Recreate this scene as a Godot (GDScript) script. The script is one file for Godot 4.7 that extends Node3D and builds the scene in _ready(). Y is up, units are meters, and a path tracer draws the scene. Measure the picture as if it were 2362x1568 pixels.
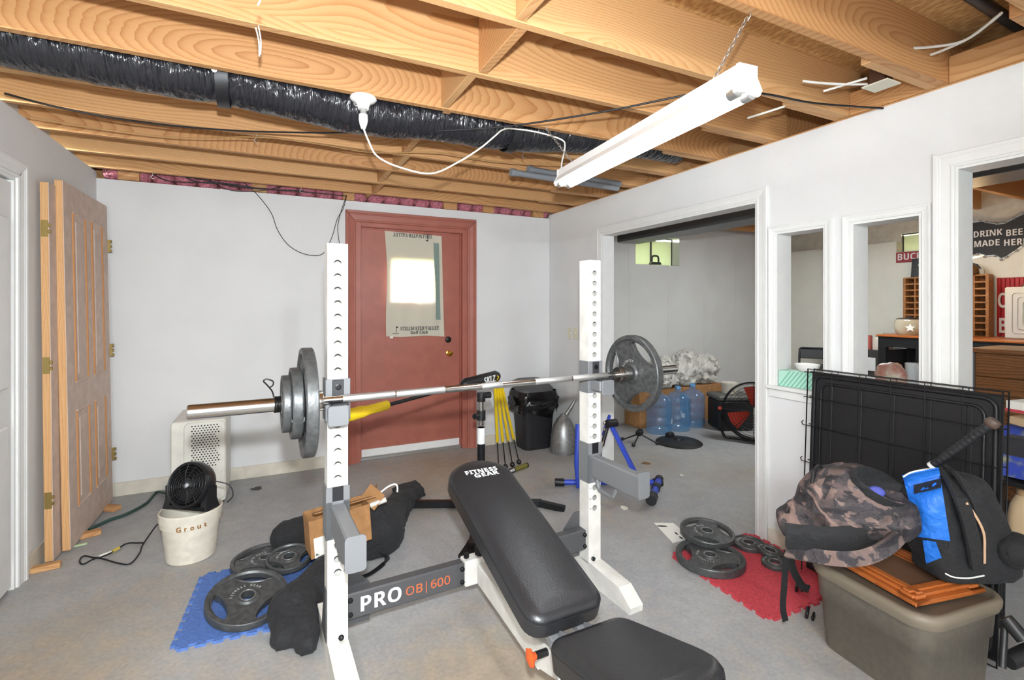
extends Node3D
# A basement gym: squat rack with barbell and bench in front of an open partition wall.

const EYE := 1.40          # height of the lens
const FOC := 1125.5        # focal length in pixels of the 2362 x 1568 frame
const HORIZON := 703.0     # row of the horizon
const YAW := 26.08         # degrees the camera looks to the right of the back wall's normal

const XL := -1.145         # left wall
const XP := 2.634          # partition, near face
const XP2 := 2.758         # partition, far face
const XR := 6.28           # right wall of the bar room
const ZB := -4.48          # back wall
const ZF := 2.3            # wall behind the camera
const YJ := 2.36           # underside of the joists
const YS := 2.60           # underside of the subfloor

var rng := RandomNumberGenerator.new()
var mats := {}
var used := {}
var noise := FastNoiseLite.new()

# ---------- pixels to places ----------
func ray(px: float, py: float) -> Vector3:
	var s := sin(deg_to_rad(YAW))
	var c := cos(deg_to_rad(YAW))
	var r := (px - 1181.0) / FOC
	return Vector3(s + r * c, (HORIZON - py) / FOC, -c + r * s)

func fl(px: float, py: float, h := 0.0) -> Vector3:
	var d := ray(px, py)
	var t := (h - EYE) / d.y
	return Vector3(d.x * t, h, d.z * t)

func onx(px: float, py: float, x: float) -> Vector3:
	var d := ray(px, py)
	var t := x / d.x
	return Vector3(x, EYE + d.y * t, d.z * t)

func onz(px: float, py: float, z: float) -> Vector3:
	var d := ray(px, py)
	var t := z / d.z
	return Vector3(d.x * t, EYE + d.y * t, z)

# ---------- nodes ----------
func numbered(called: String) -> String:
	if not used.has(called):
		used[called] = 0
		return called
	used[called] += 1
	return "%s_%03d" % [called, used[called]]

func tag(o: Node, label: String, category: String, group := "", kind := "") -> Node:
	if label: o.set_meta("label", label)
	if category: o.set_meta("category", category)
	if group: o.set_meta("group", group)
	if kind: o.set_meta("kind", kind)
	return o

func thing(called: String, label: String, category: String, at := Vector3.ZERO, group := "") -> Node3D:
	var o := Node3D.new()
	o.name = numbered(called)
	add_child(o)
	o.position = at
	tag(o, label, category, group)
	return o

func structure(called: String, at := Vector3.ZERO) -> Node3D:
	var o := Node3D.new()
	o.name = called
	add_child(o)
	o.position = at
	o.set_meta("kind", "structure")
	return o

func origin_of(n: Node) -> Vector3:
	var p := Vector3.ZERO
	while n != self and n is Node3D:
		p += (n as Node3D).position
		n = n.get_parent()
	return p

# a mesh given in world coordinates, added under parent (a thing that is only shifted, not turned)
func part(called: String, st: SurfaceTool, m: Material, parent: Node, label := "") -> MeshInstance3D:
	var o := lpart(called, st, m, parent, label)
	if parent != self:
		o.position = -origin_of(parent)
	return o

# a mesh given in its parent's own coordinates
func lpart(called: String, st: SurfaceTool, m: Material, parent: Node, label := "") -> MeshInstance3D:
	st.generate_normals()
	var o := MeshInstance3D.new()
	o.mesh = st.commit()
	o.material_override = m
	o.name = numbered(called) if parent == self else called
	parent.add_child(o, true)
	if label: o.set_meta("label", label)
	return o

func single(called: String, st: SurfaceTool, m: Material, label: String, category: String, group := "") -> MeshInstance3D:
	var o := lpart(called, st, m, self)
	tag(o, label, category, group)
	return o

func copy_of(o: Node3D, t: Transform3D, label := "", group := "") -> Node3D:
	var c: Node3D = o.duplicate()
	var base := str(o.name)
	if base.length() > 4 and base[-4] == "_" and base.right(3).is_valid_int(): base = base.left(-4)
	c.name = numbered(base)
	add_child(c)
	c.transform = t
	if label: c.set_meta("label", label)
	if group: c.set_meta("group", group)
	return c

# ---------- materials ----------
func mt(called: String, hex: String, rough := 0.6, metal := 0.0, o := {}) -> StandardMaterial3D:
	if mats.has(called):
		return mats[called]
	var m := StandardMaterial3D.new()
	m.resource_name = called
	m.albedo_color = Color.html(hex)
	m.roughness = rough
	m.metallic = metal
	for k in o:
		m.set(k, o[k])
	mats[called] = m
	return m

func noise_tex(n_type: int, freq: float, lo: Color, hi: Color, size := 256, octaves := 4, sd := 1, a := 0.0, b := 1.0) -> NoiseTexture2D:
	var n := FastNoiseLite.new()
	n.noise_type = n_type
	n.frequency = freq
	n.fractal_octaves = octaves
	n.seed = sd
	var t := NoiseTexture2D.new()
	t.width = size
	t.height = size
	t.seamless = true
	t.noise = n
	var g := Gradient.new()
	g.offsets = PackedFloat32Array([a, b])
	g.colors = PackedColorArray([lo, hi])
	t.color_ramp = g
	return t

func grained(m: StandardMaterial3D, lo := 0.86, freq := 0.02, scale := 1.0, bump := 0.0, sd := 3, octaves := 5) -> StandardMaterial3D:
	m.albedo_texture = noise_tex(FastNoiseLite.TYPE_SIMPLEX_SMOOTH, freq, Color(lo, lo, lo), Color.WHITE, 256, octaves, sd, 0.25, 0.75)
	m.uv1_triplanar = true
	m.uv1_scale = Vector3.ONE * scale
	if bump > 0.0:
		m.heightmap_enabled = true
		m.heightmap_texture = noise_tex(FastNoiseLite.TYPE_SIMPLEX_SMOOTH, freq * 2.0, Color.BLACK, Color.WHITE, 256, octaves, sd + 7)
		m.heightmap_scale = bump
	return m

# ---------- meshes ----------
func S() -> SurfaceTool:
	var st := SurfaceTool.new()
	st.begin(Mesh.PRIMITIVE_TRIANGLES)
	st.set_smooth_group(-1)
	return st

func v(st: SurfaceTool, p: Vector3, uv := Vector2.ZERO) -> void:
	st.set_uv(uv)
	st.add_vertex(p)

# a, b, c, d run counter-clockwise seen from outside
func quad(st: SurfaceTool, a: Vector3, b: Vector3, c: Vector3, d: Vector3, ua := Vector2.ZERO, ub := Vector2.ZERO, uc := Vector2.ZERO, ud := Vector2.ZERO) -> void:
	v(st, a, ua); v(st, c, uc); v(st, b, ub)
	v(st, a, ua); v(st, d, ud); v(st, c, uc)

func tri(st: SurfaceTool, a: Vector3, b: Vector3, c: Vector3) -> void:
	v(st, a); v(st, c); v(st, b)

# box about t's origin, with chamfered edges; uv in metres, u along the longer side
func bx(st: SurfaceTool, t: Transform3D, size: Vector3, ch := 0.0, uvo := Vector2.ZERO) -> void:
	st.set_smooth_group(-1)
	var h := size / 2.0
	ch = minf(ch, minf(h.x, minf(h.y, h.z)) * 0.98)
	for ax in 3:
		var a1 := (ax + 1) % 3
		var a2 := (ax + 2) % 3
		for s in [-1.0, 1.0]:
			var ps := []
			var us := []
			for q in [[-1, -1], [1, -1], [1, 1], [-1, 1]]:
				var p := Vector3.ZERO
				p[ax] = s * h[ax]
				p[a1] = q[0] * (h[a1] - ch)
				p[a2] = q[1] * (h[a2] - ch)
				ps.append(t * p)
				us.append((Vector2(p[a1], p[a2]) if size[a1] >= size[a2] else Vector2(p[a2], p[a1])) + uvo)
			if s > 0:
				quad(st, ps[0], ps[1], ps[2], ps[3], us[0], us[1], us[2], us[3])
			else:
				quad(st, ps[3], ps[2], ps[1], ps[0], us[3], us[2], us[1], us[0])
	if ch <= 0.0:
		return
	for ax in 3:
		var a1 := (ax + 1) % 3
		var a2 := (ax + 2) % 3
		for s1 in [-1.0, 1.0]:
			for s2 in [-1.0, 1.0]:
				var p := []
				for e in [[-1, 0], [1, 0], [1, 1], [-1, 1]]:
					var q := Vector3.ZERO
					q[ax] = e[0] * (h[ax] - ch)
					q[a1] = s1 * (h[a1] - (ch if e[1] == 1 else 0.0))
					q[a2] = s2 * (h[a2] - (ch if e[1] == 0 else 0.0))
					p.append(t * q)
				if s1 * s2 > 0:
					quad(st, p[3], p[2], p[1], p[0], uvo, uvo, uvo, uvo)
				else:
					quad(st, p[0], p[1], p[2], p[3], uvo, uvo, uvo, uvo)
	for sx in [-1.0, 1.0]:
		for sy in [-1.0, 1.0]:
			for sz in [-1.0, 1.0]:
				var a := t * Vector3(sx * h.x, sy * (h.y - ch), sz * (h.z - ch))
				var b := t * Vector3(sx * (h.x - ch), sy * h.y, sz * (h.z - ch))
				var c := t * Vector3(sx * (h.x - ch), sy * (h.y - ch), sz * h.z)
				if sx * sy * sz > 0: tri(st, a, b, c)
				else: tri(st, c, b, a)

func T(at: Vector3, rot := Vector3.ZERO) -> Transform3D:
	return Transform3D(Basis.from_euler(rot * PI / 180.0), at)

# box between two corners
func bxc(st: SurfaceTool, lo: Vector3, hi: Vector3, ch := 0.0, uvo := Vector2.ZERO) -> void:
	var a := lo.min(hi)
	var b := lo.max(hi)
	bx(st, Transform3D(Basis(), (a + b) / 2.0), b - a, ch, uvo)

# rectangular bar from a to b; w across (horizontal), h upright
func bar(st: SurfaceTool, a: Vector3, b: Vector3, w: float, h: float, ch := 0.002, uvo := Vector2.ZERO, up := Vector3.UP) -> void:
	var z := (b - a).normalized()
	var x := up.cross(z)
	if x.length() < 0.01: x = Vector3.RIGHT
	x = x.normalized()
	var y := z.cross(x)
	bx(st, Transform3D(Basis(x, y, z), (a + b) / 2.0), Vector3(w, h, a.distance_to(b)), ch, uvo)

# round tube along points; r is a float or an array
func tube(st: SurfaceTool, pts: Array, r: Variant, n := 10, caps := true, closed := false) -> void:
	var rings := []
	var k := pts.size()
	var t0: Vector3 = (pts[1] - pts[0]).normalized()
	var side := t0.cross(Vector3.UP)
	if side.length() < 0.1: side = t0.cross(Vector3.RIGHT)
	side = side.normalized()
	var run := 0.0
	var runs := []
	for i in k:
		var a: Vector3 = pts[maxi(i - 1, 0)] if not closed else pts[(i - 1 + k) % k]
		var b: Vector3 = pts[mini(i + 1, k - 1)] if not closed else pts[(i + 1) % k]
		var tg := (b - a).normalized()
		side = (side - tg * side.dot(tg)).normalized()
		var up := tg.cross(side)
		var rad: float = r[i] if r is Array else r
		var ring := []
		for j in n:
			var w := TAU * j / n
			ring.append(pts[i] + (side * cos(w) + up * sin(w)) * rad)
		rings.append(ring)
		if i > 0: run += pts[i].distance_to(pts[i - 1])
		runs.append(run)
	st.set_smooth_group(1)
	for i in (k if closed else k - 1):
		var i2 := (i + 1) % k
		for j in n:
			var j2 := (j + 1) % n
			quad(st, rings[i][j], rings[i][j2], rings[i2][j2], rings[i2][j], Vector2(runs[i], float(j) / n), Vector2(runs[i], float(j + 1) / n), Vector2(runs[i2], float(j + 1) / n), Vector2(runs[i2], float(j) / n))
	st.set_smooth_group(-1)
	if caps and not closed:
		for j in n:
			var j2 := (j + 1) % n
			tri(st, pts[0], rings[0][j2], rings[0][j])
			tri(st, pts[k - 1], rings[k - 1][j], rings[k - 1][j2])

# smooth curve through points (Catmull-Rom)
func curve(pts: Array, per := 6) -> Array:
	var out := []
	var k := pts.size()
	for i in k - 1:
		var p0: Vector3 = pts[maxi(i - 1, 0)]
		var p1: Vector3 = pts[i]
		var p2: Vector3 = pts[i + 1]
		var p3: Vector3 = pts[mini(i + 2, k - 1)]
		for s in per:
			out.append(p1.cubic_interpolate(p2, p0, p3, float(s) / per))
	out.append(pts[k - 1])
	return out

# profile of (radius, height) turned about t's y axis; edges sharper than 35 degrees stay sharp
func lathe(st: SurfaceTool, prof: Array, n := 24, t := Transform3D()) -> void:
	var sg := 1
	for i in prof.size() - 1:
		var a: Vector2 = prof[i]
		var b: Vector2 = prof[i + 1]
		if i > 0:
			var pd: Vector2 = (a - prof[i - 1])
			if absf(pd.angle_to(b - a)) > deg_to_rad(35.0): sg += 1
		st.set_smooth_group(sg)
		for j in n:
			var w1 := TAU * j / n
			var w2 := TAU * (j + 1) / n
			var p1 := t * Vector3(a.x * cos(w1), a.y, -a.x * sin(w1))
			var p2 := t * Vector3(a.x * cos(w2), a.y, -a.x * sin(w2))
			var p3 := t * Vector3(b.x * cos(w2), b.y, -b.x * sin(w2))
			var p4 := t * Vector3(b.x * cos(w1), b.y, -b.x * sin(w1))
			var u1 := Vector2(float(j) / n, a.y)
			var u2 := Vector2(float(j + 1) / n, a.y)
			var u3 := Vector2(float(j + 1) / n, b.y)
			var u4 := Vector2(float(j) / n, b.y)
			if a.x < 1e-5:
				v(st, p1, u1); v(st, p4, u4); v(st, p3, u3)
			elif b.x < 1e-5:
				v(st, p1, u1); v(st, p3, u3); v(st, p2, u2)
			else:
				quad(st, p1, p2, p3, p4, u1, u2, u3, u4)
	st.set_smooth_group(-1)

# outline (x, y) extruded along z by depth about t
func prism(st: SurfaceTool, poly: PackedVector2Array, depth: float, t := Transform3D(), smooth := false, ch := 0.0) -> void:
	if Geometry2D.is_polygon_clockwise(poly):
		poly = poly.duplicate()
		poly.reverse()
	var cap := poly
	var ids := Geometry2D.triangulate_polygon(cap)
	if ch > 0.0:
		var ins := Geometry2D.offset_polygon(poly, -ch, Geometry2D.JOIN_MITER)
		if ins.size() == 1 and ins[0].size() == poly.size():
			# the offset keeps the order but may start elsewhere
			var best := 0
			for i in poly.size():
				if ins[0][i].distance_to(poly[0]) < ins[0][best].distance_to(poly[0]): best = i
			cap = PackedVector2Array()
			for i in poly.size(): cap.append(ins[0][(best + i) % poly.size()])
			ids = Geometry2D.triangulate_polygon(cap)
		else:
			ch = 0.0
	var z := depth / 2.0
	st.set_smooth_group(-1)
	for i in range(0, ids.size(), 3):
		var a := cap[ids[i]]
		var b := cap[ids[i + 1]]
		var c := cap[ids[i + 2]]
		if (b - a).cross(c - a) < 0:
			var s := b
			b = c
			c = s
		v(st, t * Vector3(a.x, a.y, z), a); v(st, t * Vector3(c.x, c.y, z), c); v(st, t * Vector3(b.x, b.y, z), b)
		v(st, t * Vector3(a.x, a.y, -z), a); v(st, t * Vector3(b.x, b.y, -z), b); v(st, t * Vector3(c.x, c.y, -z), c)
	if smooth: st.set_smooth_group(5)
	var k := poly.size()
	for i in k:
		var a := poly[i]
		var b := poly[(i + 1) % k]
		var zi := z - ch
		quad(st, t * Vector3(a.x, a.y, -zi), t * Vector3(b.x, b.y, -zi), t * Vector3(b.x, b.y, zi), t * Vector3(a.x, a.y, zi), a, b, b, a)
		if ch > 0.0:
			var ca := cap[i]
			var cb := cap[(i + 1) % k]
			quad(st, t * Vector3(a.x, a.y, zi), t * Vector3(b.x, b.y, zi), t * Vector3(cb.x, cb.y, z), t * Vector3(ca.x, ca.y, z), a, b, b, a)
			quad(st, t * Vector3(b.x, b.y, -zi), t * Vector3(a.x, a.y, -zi), t * Vector3(ca.x, ca.y, -z), t * Vector3(cb.x, cb.y, -z), b, a, a, b)
	st.set_smooth_group(-1)

func rounded(w: float, h: float, r: float, n := 5, off := Vector2.ZERO) -> PackedVector2Array:
	var p := PackedVector2Array()
	r = minf(r, minf(w, h) / 2.0)
	for q in [[1, 1, 0.0], [-1, 1, 0.5], [-1, -1, 1.0], [1, -1, 1.5]]:
		for i in n + 1:
			var a: float = PI * q[2] + PI / 2.0 * i / n
			p.append(off + Vector2(q[0] * (w / 2.0 - r), q[1] * (h / 2.0 - r)) + Vector2(cos(a), sin(a)) * r)
	return p

# rings of equal size joined; each ring runs counter-clockwise seen from the end of the loft
func loft(st: SurfaceTool, rings: Array, cap0 := true, cap1 := true, sg := 1) -> void:
	st.set_smooth_group(sg)
	var n: int = rings[0].size()
	for i in rings.size() - 1:
		for j in n:
			var j2 := (j + 1) % n
			var a: Vector3 = rings[i][j]
			quad(st, a, rings[i][j2], rings[i + 1][j2], rings[i + 1][j], Vector2(float(j) / n, i), Vector2(float(j + 1) / n, i), Vector2(float(j + 1) / n, i + 1), Vector2(float(j) / n, i + 1))
	st.set_smooth_group(-1)
	for e in 2:
		if (cap0 if e == 0 else cap1):
			var ring: Array = rings[0] if e == 0 else rings[-1]
			var c := Vector3.ZERO
			for p in ring: c += p
			c /= n
			for j in n:
				var j2 := (j + 1) % n
				if e == 0: tri(st, c, ring[j2], ring[j])
				else: tri(st, c, ring[j], ring[j2])

# a sheet of points [row][column], both sides drawn
func sheet(st: SurfaceTool, rows: Array, sg := 1) -> void:
	st.set_smooth_group(sg)
	for i in rows.size() - 1:
		var m: int = rows[i].size()
		for j in m - 1:
			quad(st, rows[i][j], rows[i][j + 1], rows[i + 1][j + 1], rows[i + 1][j], Vector2(float(j) / (m - 1), float(i) / (rows.size() - 1)), Vector2(float(j + 1) / (m - 1), float(i) / (rows.size() - 1)), Vector2(float(j + 1) / (m - 1), float(i + 1) / (rows.size() - 1)), Vector2(float(j) / (m - 1), float(i + 1) / (rows.size() - 1)))
	st.set_smooth_group(-1)

# a sheet with thickness
func cloth(st: SurfaceTool, rows: Array, th: float) -> void:
	var back := []
	for i in rows.size():
		var r := []
		for j in rows[i].size():
			var i0 := maxi(i - 1, 0)
			var i1 := mini(i + 1, rows.size() - 1)
			var j0 := maxi(j - 1, 0)
			var j1 := mini(j + 1, rows[i].size() - 1)
			var nn: Vector3 = (rows[i][j1] - rows[i][j0]).cross(rows[i1][j] - rows[i0][j]).normalized()
			r.append(rows[i][j] - nn * th)
		back.append(r)
	sheet(st, rows, 1)
	var rev := []
	for i in back.size():
		var r: Array = back[i].duplicate()
		r.reverse()
		rev.append(r)
	sheet(st, rev, 2)
	var e := rows.size() - 1
	var f: int = rows[0].size() - 1
	for j in f:
		quad(st, back[0][j], back[0][j + 1], rows[0][j + 1], rows[0][j])
		quad(st, rows[e][j], rows[e][j + 1], back[e][j + 1], back[e][j])
	for i in e:
		quad(st, back[i + 1][0], back[i][0], rows[i][0], rows[i + 1][0])
		quad(st, rows[i + 1][f], rows[i][f], back[i][f], back[i + 1][f])

# flat strap: ribbon along points, width w, thickness th, lying across the normal up
func ribbon(st: SurfaceTool, pts: Array, w: float, th: float, up := Vector3.UP) -> void:
	var rings := []
	for i in pts.size():
		var tg: Vector3 = (pts[mini(i + 1, pts.size() - 1)] - pts[maxi(i - 1, 0)]).normalized()
		var sd := tg.cross(up)
		if sd.length() < 0.05: sd = tg.cross(Vector3.RIGHT)
		sd = sd.normalized()
		var nn := sd.cross(tg)
		rings.append([pts[i] - sd * w / 2 - nn * th / 2, pts[i] - sd * w / 2 + nn * th / 2, pts[i] + sd * w / 2 + nn * th / 2, pts[i] + sd * w / 2 - nn * th / 2])
	loft(st, rings, true, true, -1)

# distance to a tapered capsule
func cap_d(p: Vector3, a: Vector3, b: Vector3, ra: float, rb: float) -> float:
	var ab := b - a
	var h := clampf((p - a).dot(ab) / ab.length_squared(), 0.0, 1.0)
	return (p - a - ab * h).length() - lerpf(ra, rb, h)

func smin(a: float, b: float, k: float) -> float:
	var h := clampf(0.5 + 0.5 * (b - a) / k, 0.0, 1.0)
	return lerpf(b, a, h) - k * h * (1.0 - h)

func rbox_d(p: Vector3, c: Vector3, half: Vector3, bs: Basis, r: float) -> float:
	var q := (bs.transposed() * (p - c)).abs() - half + Vector3.ONE * r
	return q.max(Vector3.ZERO).length() + minf(maxf(q.x, maxf(q.y, q.z)), 0.0) - r

# surface nets over a distance field
func nets(st: SurfaceTool, field: Callable, lo: Vector3, hi: Vector3, cell: float) -> void:
	var nx := int(ceil((hi.x - lo.x) / cell)) + 1
	var ny := int(ceil((hi.y - lo.y) / cell)) + 1
	var nz := int(ceil((hi.z - lo.z) / cell)) + 1
	var val := PackedFloat32Array()
	val.resize(nx * ny * nz)
	for k in nz:
		for j in ny:
			for i in nx:
				val[i + nx * (j + ny * k)] = field.call(lo + Vector3(i, j, k) * cell)
	var at := {}
	var off := [0, 1, nx, nx + 1, nx * ny, nx * ny + 1, nx * ny + nx, nx * ny + nx + 1]
	var cor := [Vector3(0, 0, 0), Vector3(1, 0, 0), Vector3(0, 1, 0), Vector3(1, 1, 0), Vector3(0, 0, 1), Vector3(1, 0, 1), Vector3(0, 1, 1), Vector3(1, 1, 1)]
	var eds := [[0, 1], [2, 3], [4, 5], [6, 7], [0, 2], [1, 3], [4, 6], [5, 7], [0, 4], [1, 5], [2, 6], [3, 7]]
	for k in nz - 1:
		for j in ny - 1:
			for i in nx - 1:
				var b := i + nx * (j + ny * k)
				var inside := 0
				for q in 8:
					if val[b + off[q]] < 0.0: inside += 1
				if inside == 0 or inside == 8: continue
				var sum := Vector3.ZERO
				var n := 0
				for e in eds:
					var va := val[b + off[e[0]]]
					var vb := val[b + off[e[1]]]
					if (va < 0.0) != (vb < 0.0):
						sum += cor[e[0]].lerp(cor[e[1]], va / (va - vb))
						n += 1
				at[b] = lo + (Vector3(i, j, k) + sum / n) * cell
	st.set_smooth_group(1)
	var stp := [1, nx, nx * ny]
	for k in range(1, nz - 1):
		for j in range(1, ny - 1):
			for i in range(1, nx - 1):
				var b := i + nx * (j + ny * k)
				var s0 := val[b] < 0.0
				for ax in 3:
					if s0 == (val[b + stp[ax]] < 0.0): continue
					var u: int = stp[(ax + 1) % 3]
					var w: int = stp[(ax + 2) % 3]
					if not (at.has(b) and at.has(b - u) and at.has(b - u - w) and at.has(b - w)): continue
					if s0: quad(st, at[b - u - w], at[b - w], at[b], at[b - u])
					else: quad(st, at[b - u - w], at[b - u], at[b], at[b - w])
	st.set_smooth_group(-1)

var faces := {}
func lettering(called: String, words: String, cap_height: float, t: Transform3D, m: Material, parent: Node, face := "Droid Sans", weight := 700, stretch := 1.0, depth := 0.001) -> MeshInstance3D:
	var key := face + str(weight)
	if not faces.has(key):
		var f := SystemFont.new()
		f.font_names = PackedStringArray([face])
		f.font_weight = weight
		faces[key] = f
	var tm := TextMesh.new()
	tm.font = faces[key]
	tm.text = words
	tm.font_size = 48
	tm.pixel_size = cap_height / (48.0 * 0.714)
	tm.depth = depth / 1.0
	tm.curve_step = 3.0
	var o := MeshInstance3D.new()
	o.mesh = tm
	o.material_override = m
	o.name = called
	parent.add_child(o, true)
	var b := t.basis
	o.transform = Transform3D(Basis(b.x * stretch, b.y, b.z), t.origin)
	return o

func _ready() -> void:
	rng.seed = 7
	noise.seed = 11
	noise.frequency = 1.0
	# ---- camera
	var cam := Camera3D.new()
	cam.name = "camera"
	add_child(cam)
	cam.position = Vector3(0, EYE, 0)
	cam.rotation_degrees = Vector3(0, -YAW, 0)
	var near := 0.05
	cam.set_frustum(near * 1568.0 / FOC, Vector2(0, -near * (784.0 - HORIZON) / FOC), near, 60.0)
	cam.current = true
	# ---- sky, exposure
	var we := WorldEnvironment.new()
	we.name = "world_environment"
	var env := Environment.new()
	env.background_mode = Environment.BG_SKY
	var sky := Sky.new()
	var sm := ProceduralSkyMaterial.new()
	sm.sky_top_color = Color(0.75, 0.83, 0.92)
	sm.sky_horizon_color = Color(0.93, 0.95, 0.93)
	sm.ground_bottom_color = Color(0.42, 0.47, 0.36)
	sm.ground_horizon_color = Color(0.62, 0.66, 0.52)
	sm.sky_energy_multiplier = 14.0
	sm.ground_energy_multiplier = 7.0
	sky.sky_material = sm
	env.sky = sky
	env.tonemap_mode = Environment.TONE_MAPPER_LINEAR
	env.tonemap_exposure = 1.0
	env.sdfgi_enabled = true
	env.ssao_enabled = true
	env.ssil_enabled = true
	we.environment = env
	add_child(we)
	# ---- the photographer's flash, a hand's breadth above the lens: it draws the hard shadows under the bar and behind the joists
	var flash := SpotLight3D.new()
	flash.name = "camera_flash"
	add_child(flash)
	flash.position = Vector3(0.0, EYE + 0.2, 0.02)
	flash.rotation_degrees = Vector3(-1, -YAW + 15.0, 0)
	flash.spot_angle = 70.0
	flash.spot_angle_attenuation = 1.0
	flash.spot_range = 20.0
	flash.spot_attenuation = 2.0
	flash.light_energy = 9.0
	flash.light_color = Color(0.955, 0.98, 1.0)
	flash.light_size = 0.03
	flash.shadow_enabled = true
	build_textures()
	build_shell()
	build_ceiling()
	build_partition()
	build_back_wall_fittings()
	build_ceiling_things()
	build_rack()
	build_left()
	build_back()
	build_right()
	build_bar_room()

# ---------- textures ----------
var wood_tex := []
func wood_image(w: int, h: int, lm: float, hm: float, light: Color, dark: Color, sd: int, rings: float, slope: float) -> ImageTexture:
	var data := PackedByteArray()
	data.resize(w * h * 3)
	var n := FastNoiseLite.new()
	n.seed = sd
	n.frequency = 1.0
	n.fractal_octaves = 3
	var k := 0
	for y in h:
		var fy := (float(y) / h - 0.5) * hm
		for x in w:
			# wraps along the board
			var a := TAU * x / w
			var cx := cos(a) * lm / TAU
			var cy := sin(a) * lm / TAU
			var wob := n.get_noise_3d(cx * 0.30, cy * 0.30, fy * 1.6)
			var deep := absf(n.get_noise_3d(cx * 0.24 + 7.0, cy * 0.24, 3.0)) * slope + 0.015
			var q := sqrt((fy + wob * 0.03) * (fy + wob * 0.03) + deep * deep) * rings + n.get_noise_3d(cx * 0.5, cy * 0.5, fy * 14.0) * 0.35
			var b := q - floorf(q)
			b = b * b * b
			var fine := n.get_noise_3d(cx * 9.0, cy * 9.0, fy * 420.0) * 0.08
			var c := light.lerp(dark, clampf(b * 0.62 + fine + 0.06, 0.0, 1.0))
			data[k] = int(clampf(c.r, 0, 1) * 255)
			data[k + 1] = int(clampf(c.g, 0, 1) * 255)
			data[k + 2] = int(clampf(c.b, 0, 1) * 255)
			k += 3
	return ImageTexture.create_from_image(Image.create_from_data(w, h, false, Image.FORMAT_RGB8, data))

func wood_mat(called: String, tex: Texture2D, lm: float, hm: float, tint := "ffffff", rough := 0.65) -> StandardMaterial3D:
	var m := mt(called, tint, rough)
	m.albedo_texture = tex
	m.uv1_scale = Vector3(1.0 / lm, 1.0 / hm, 1)
	return m

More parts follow.
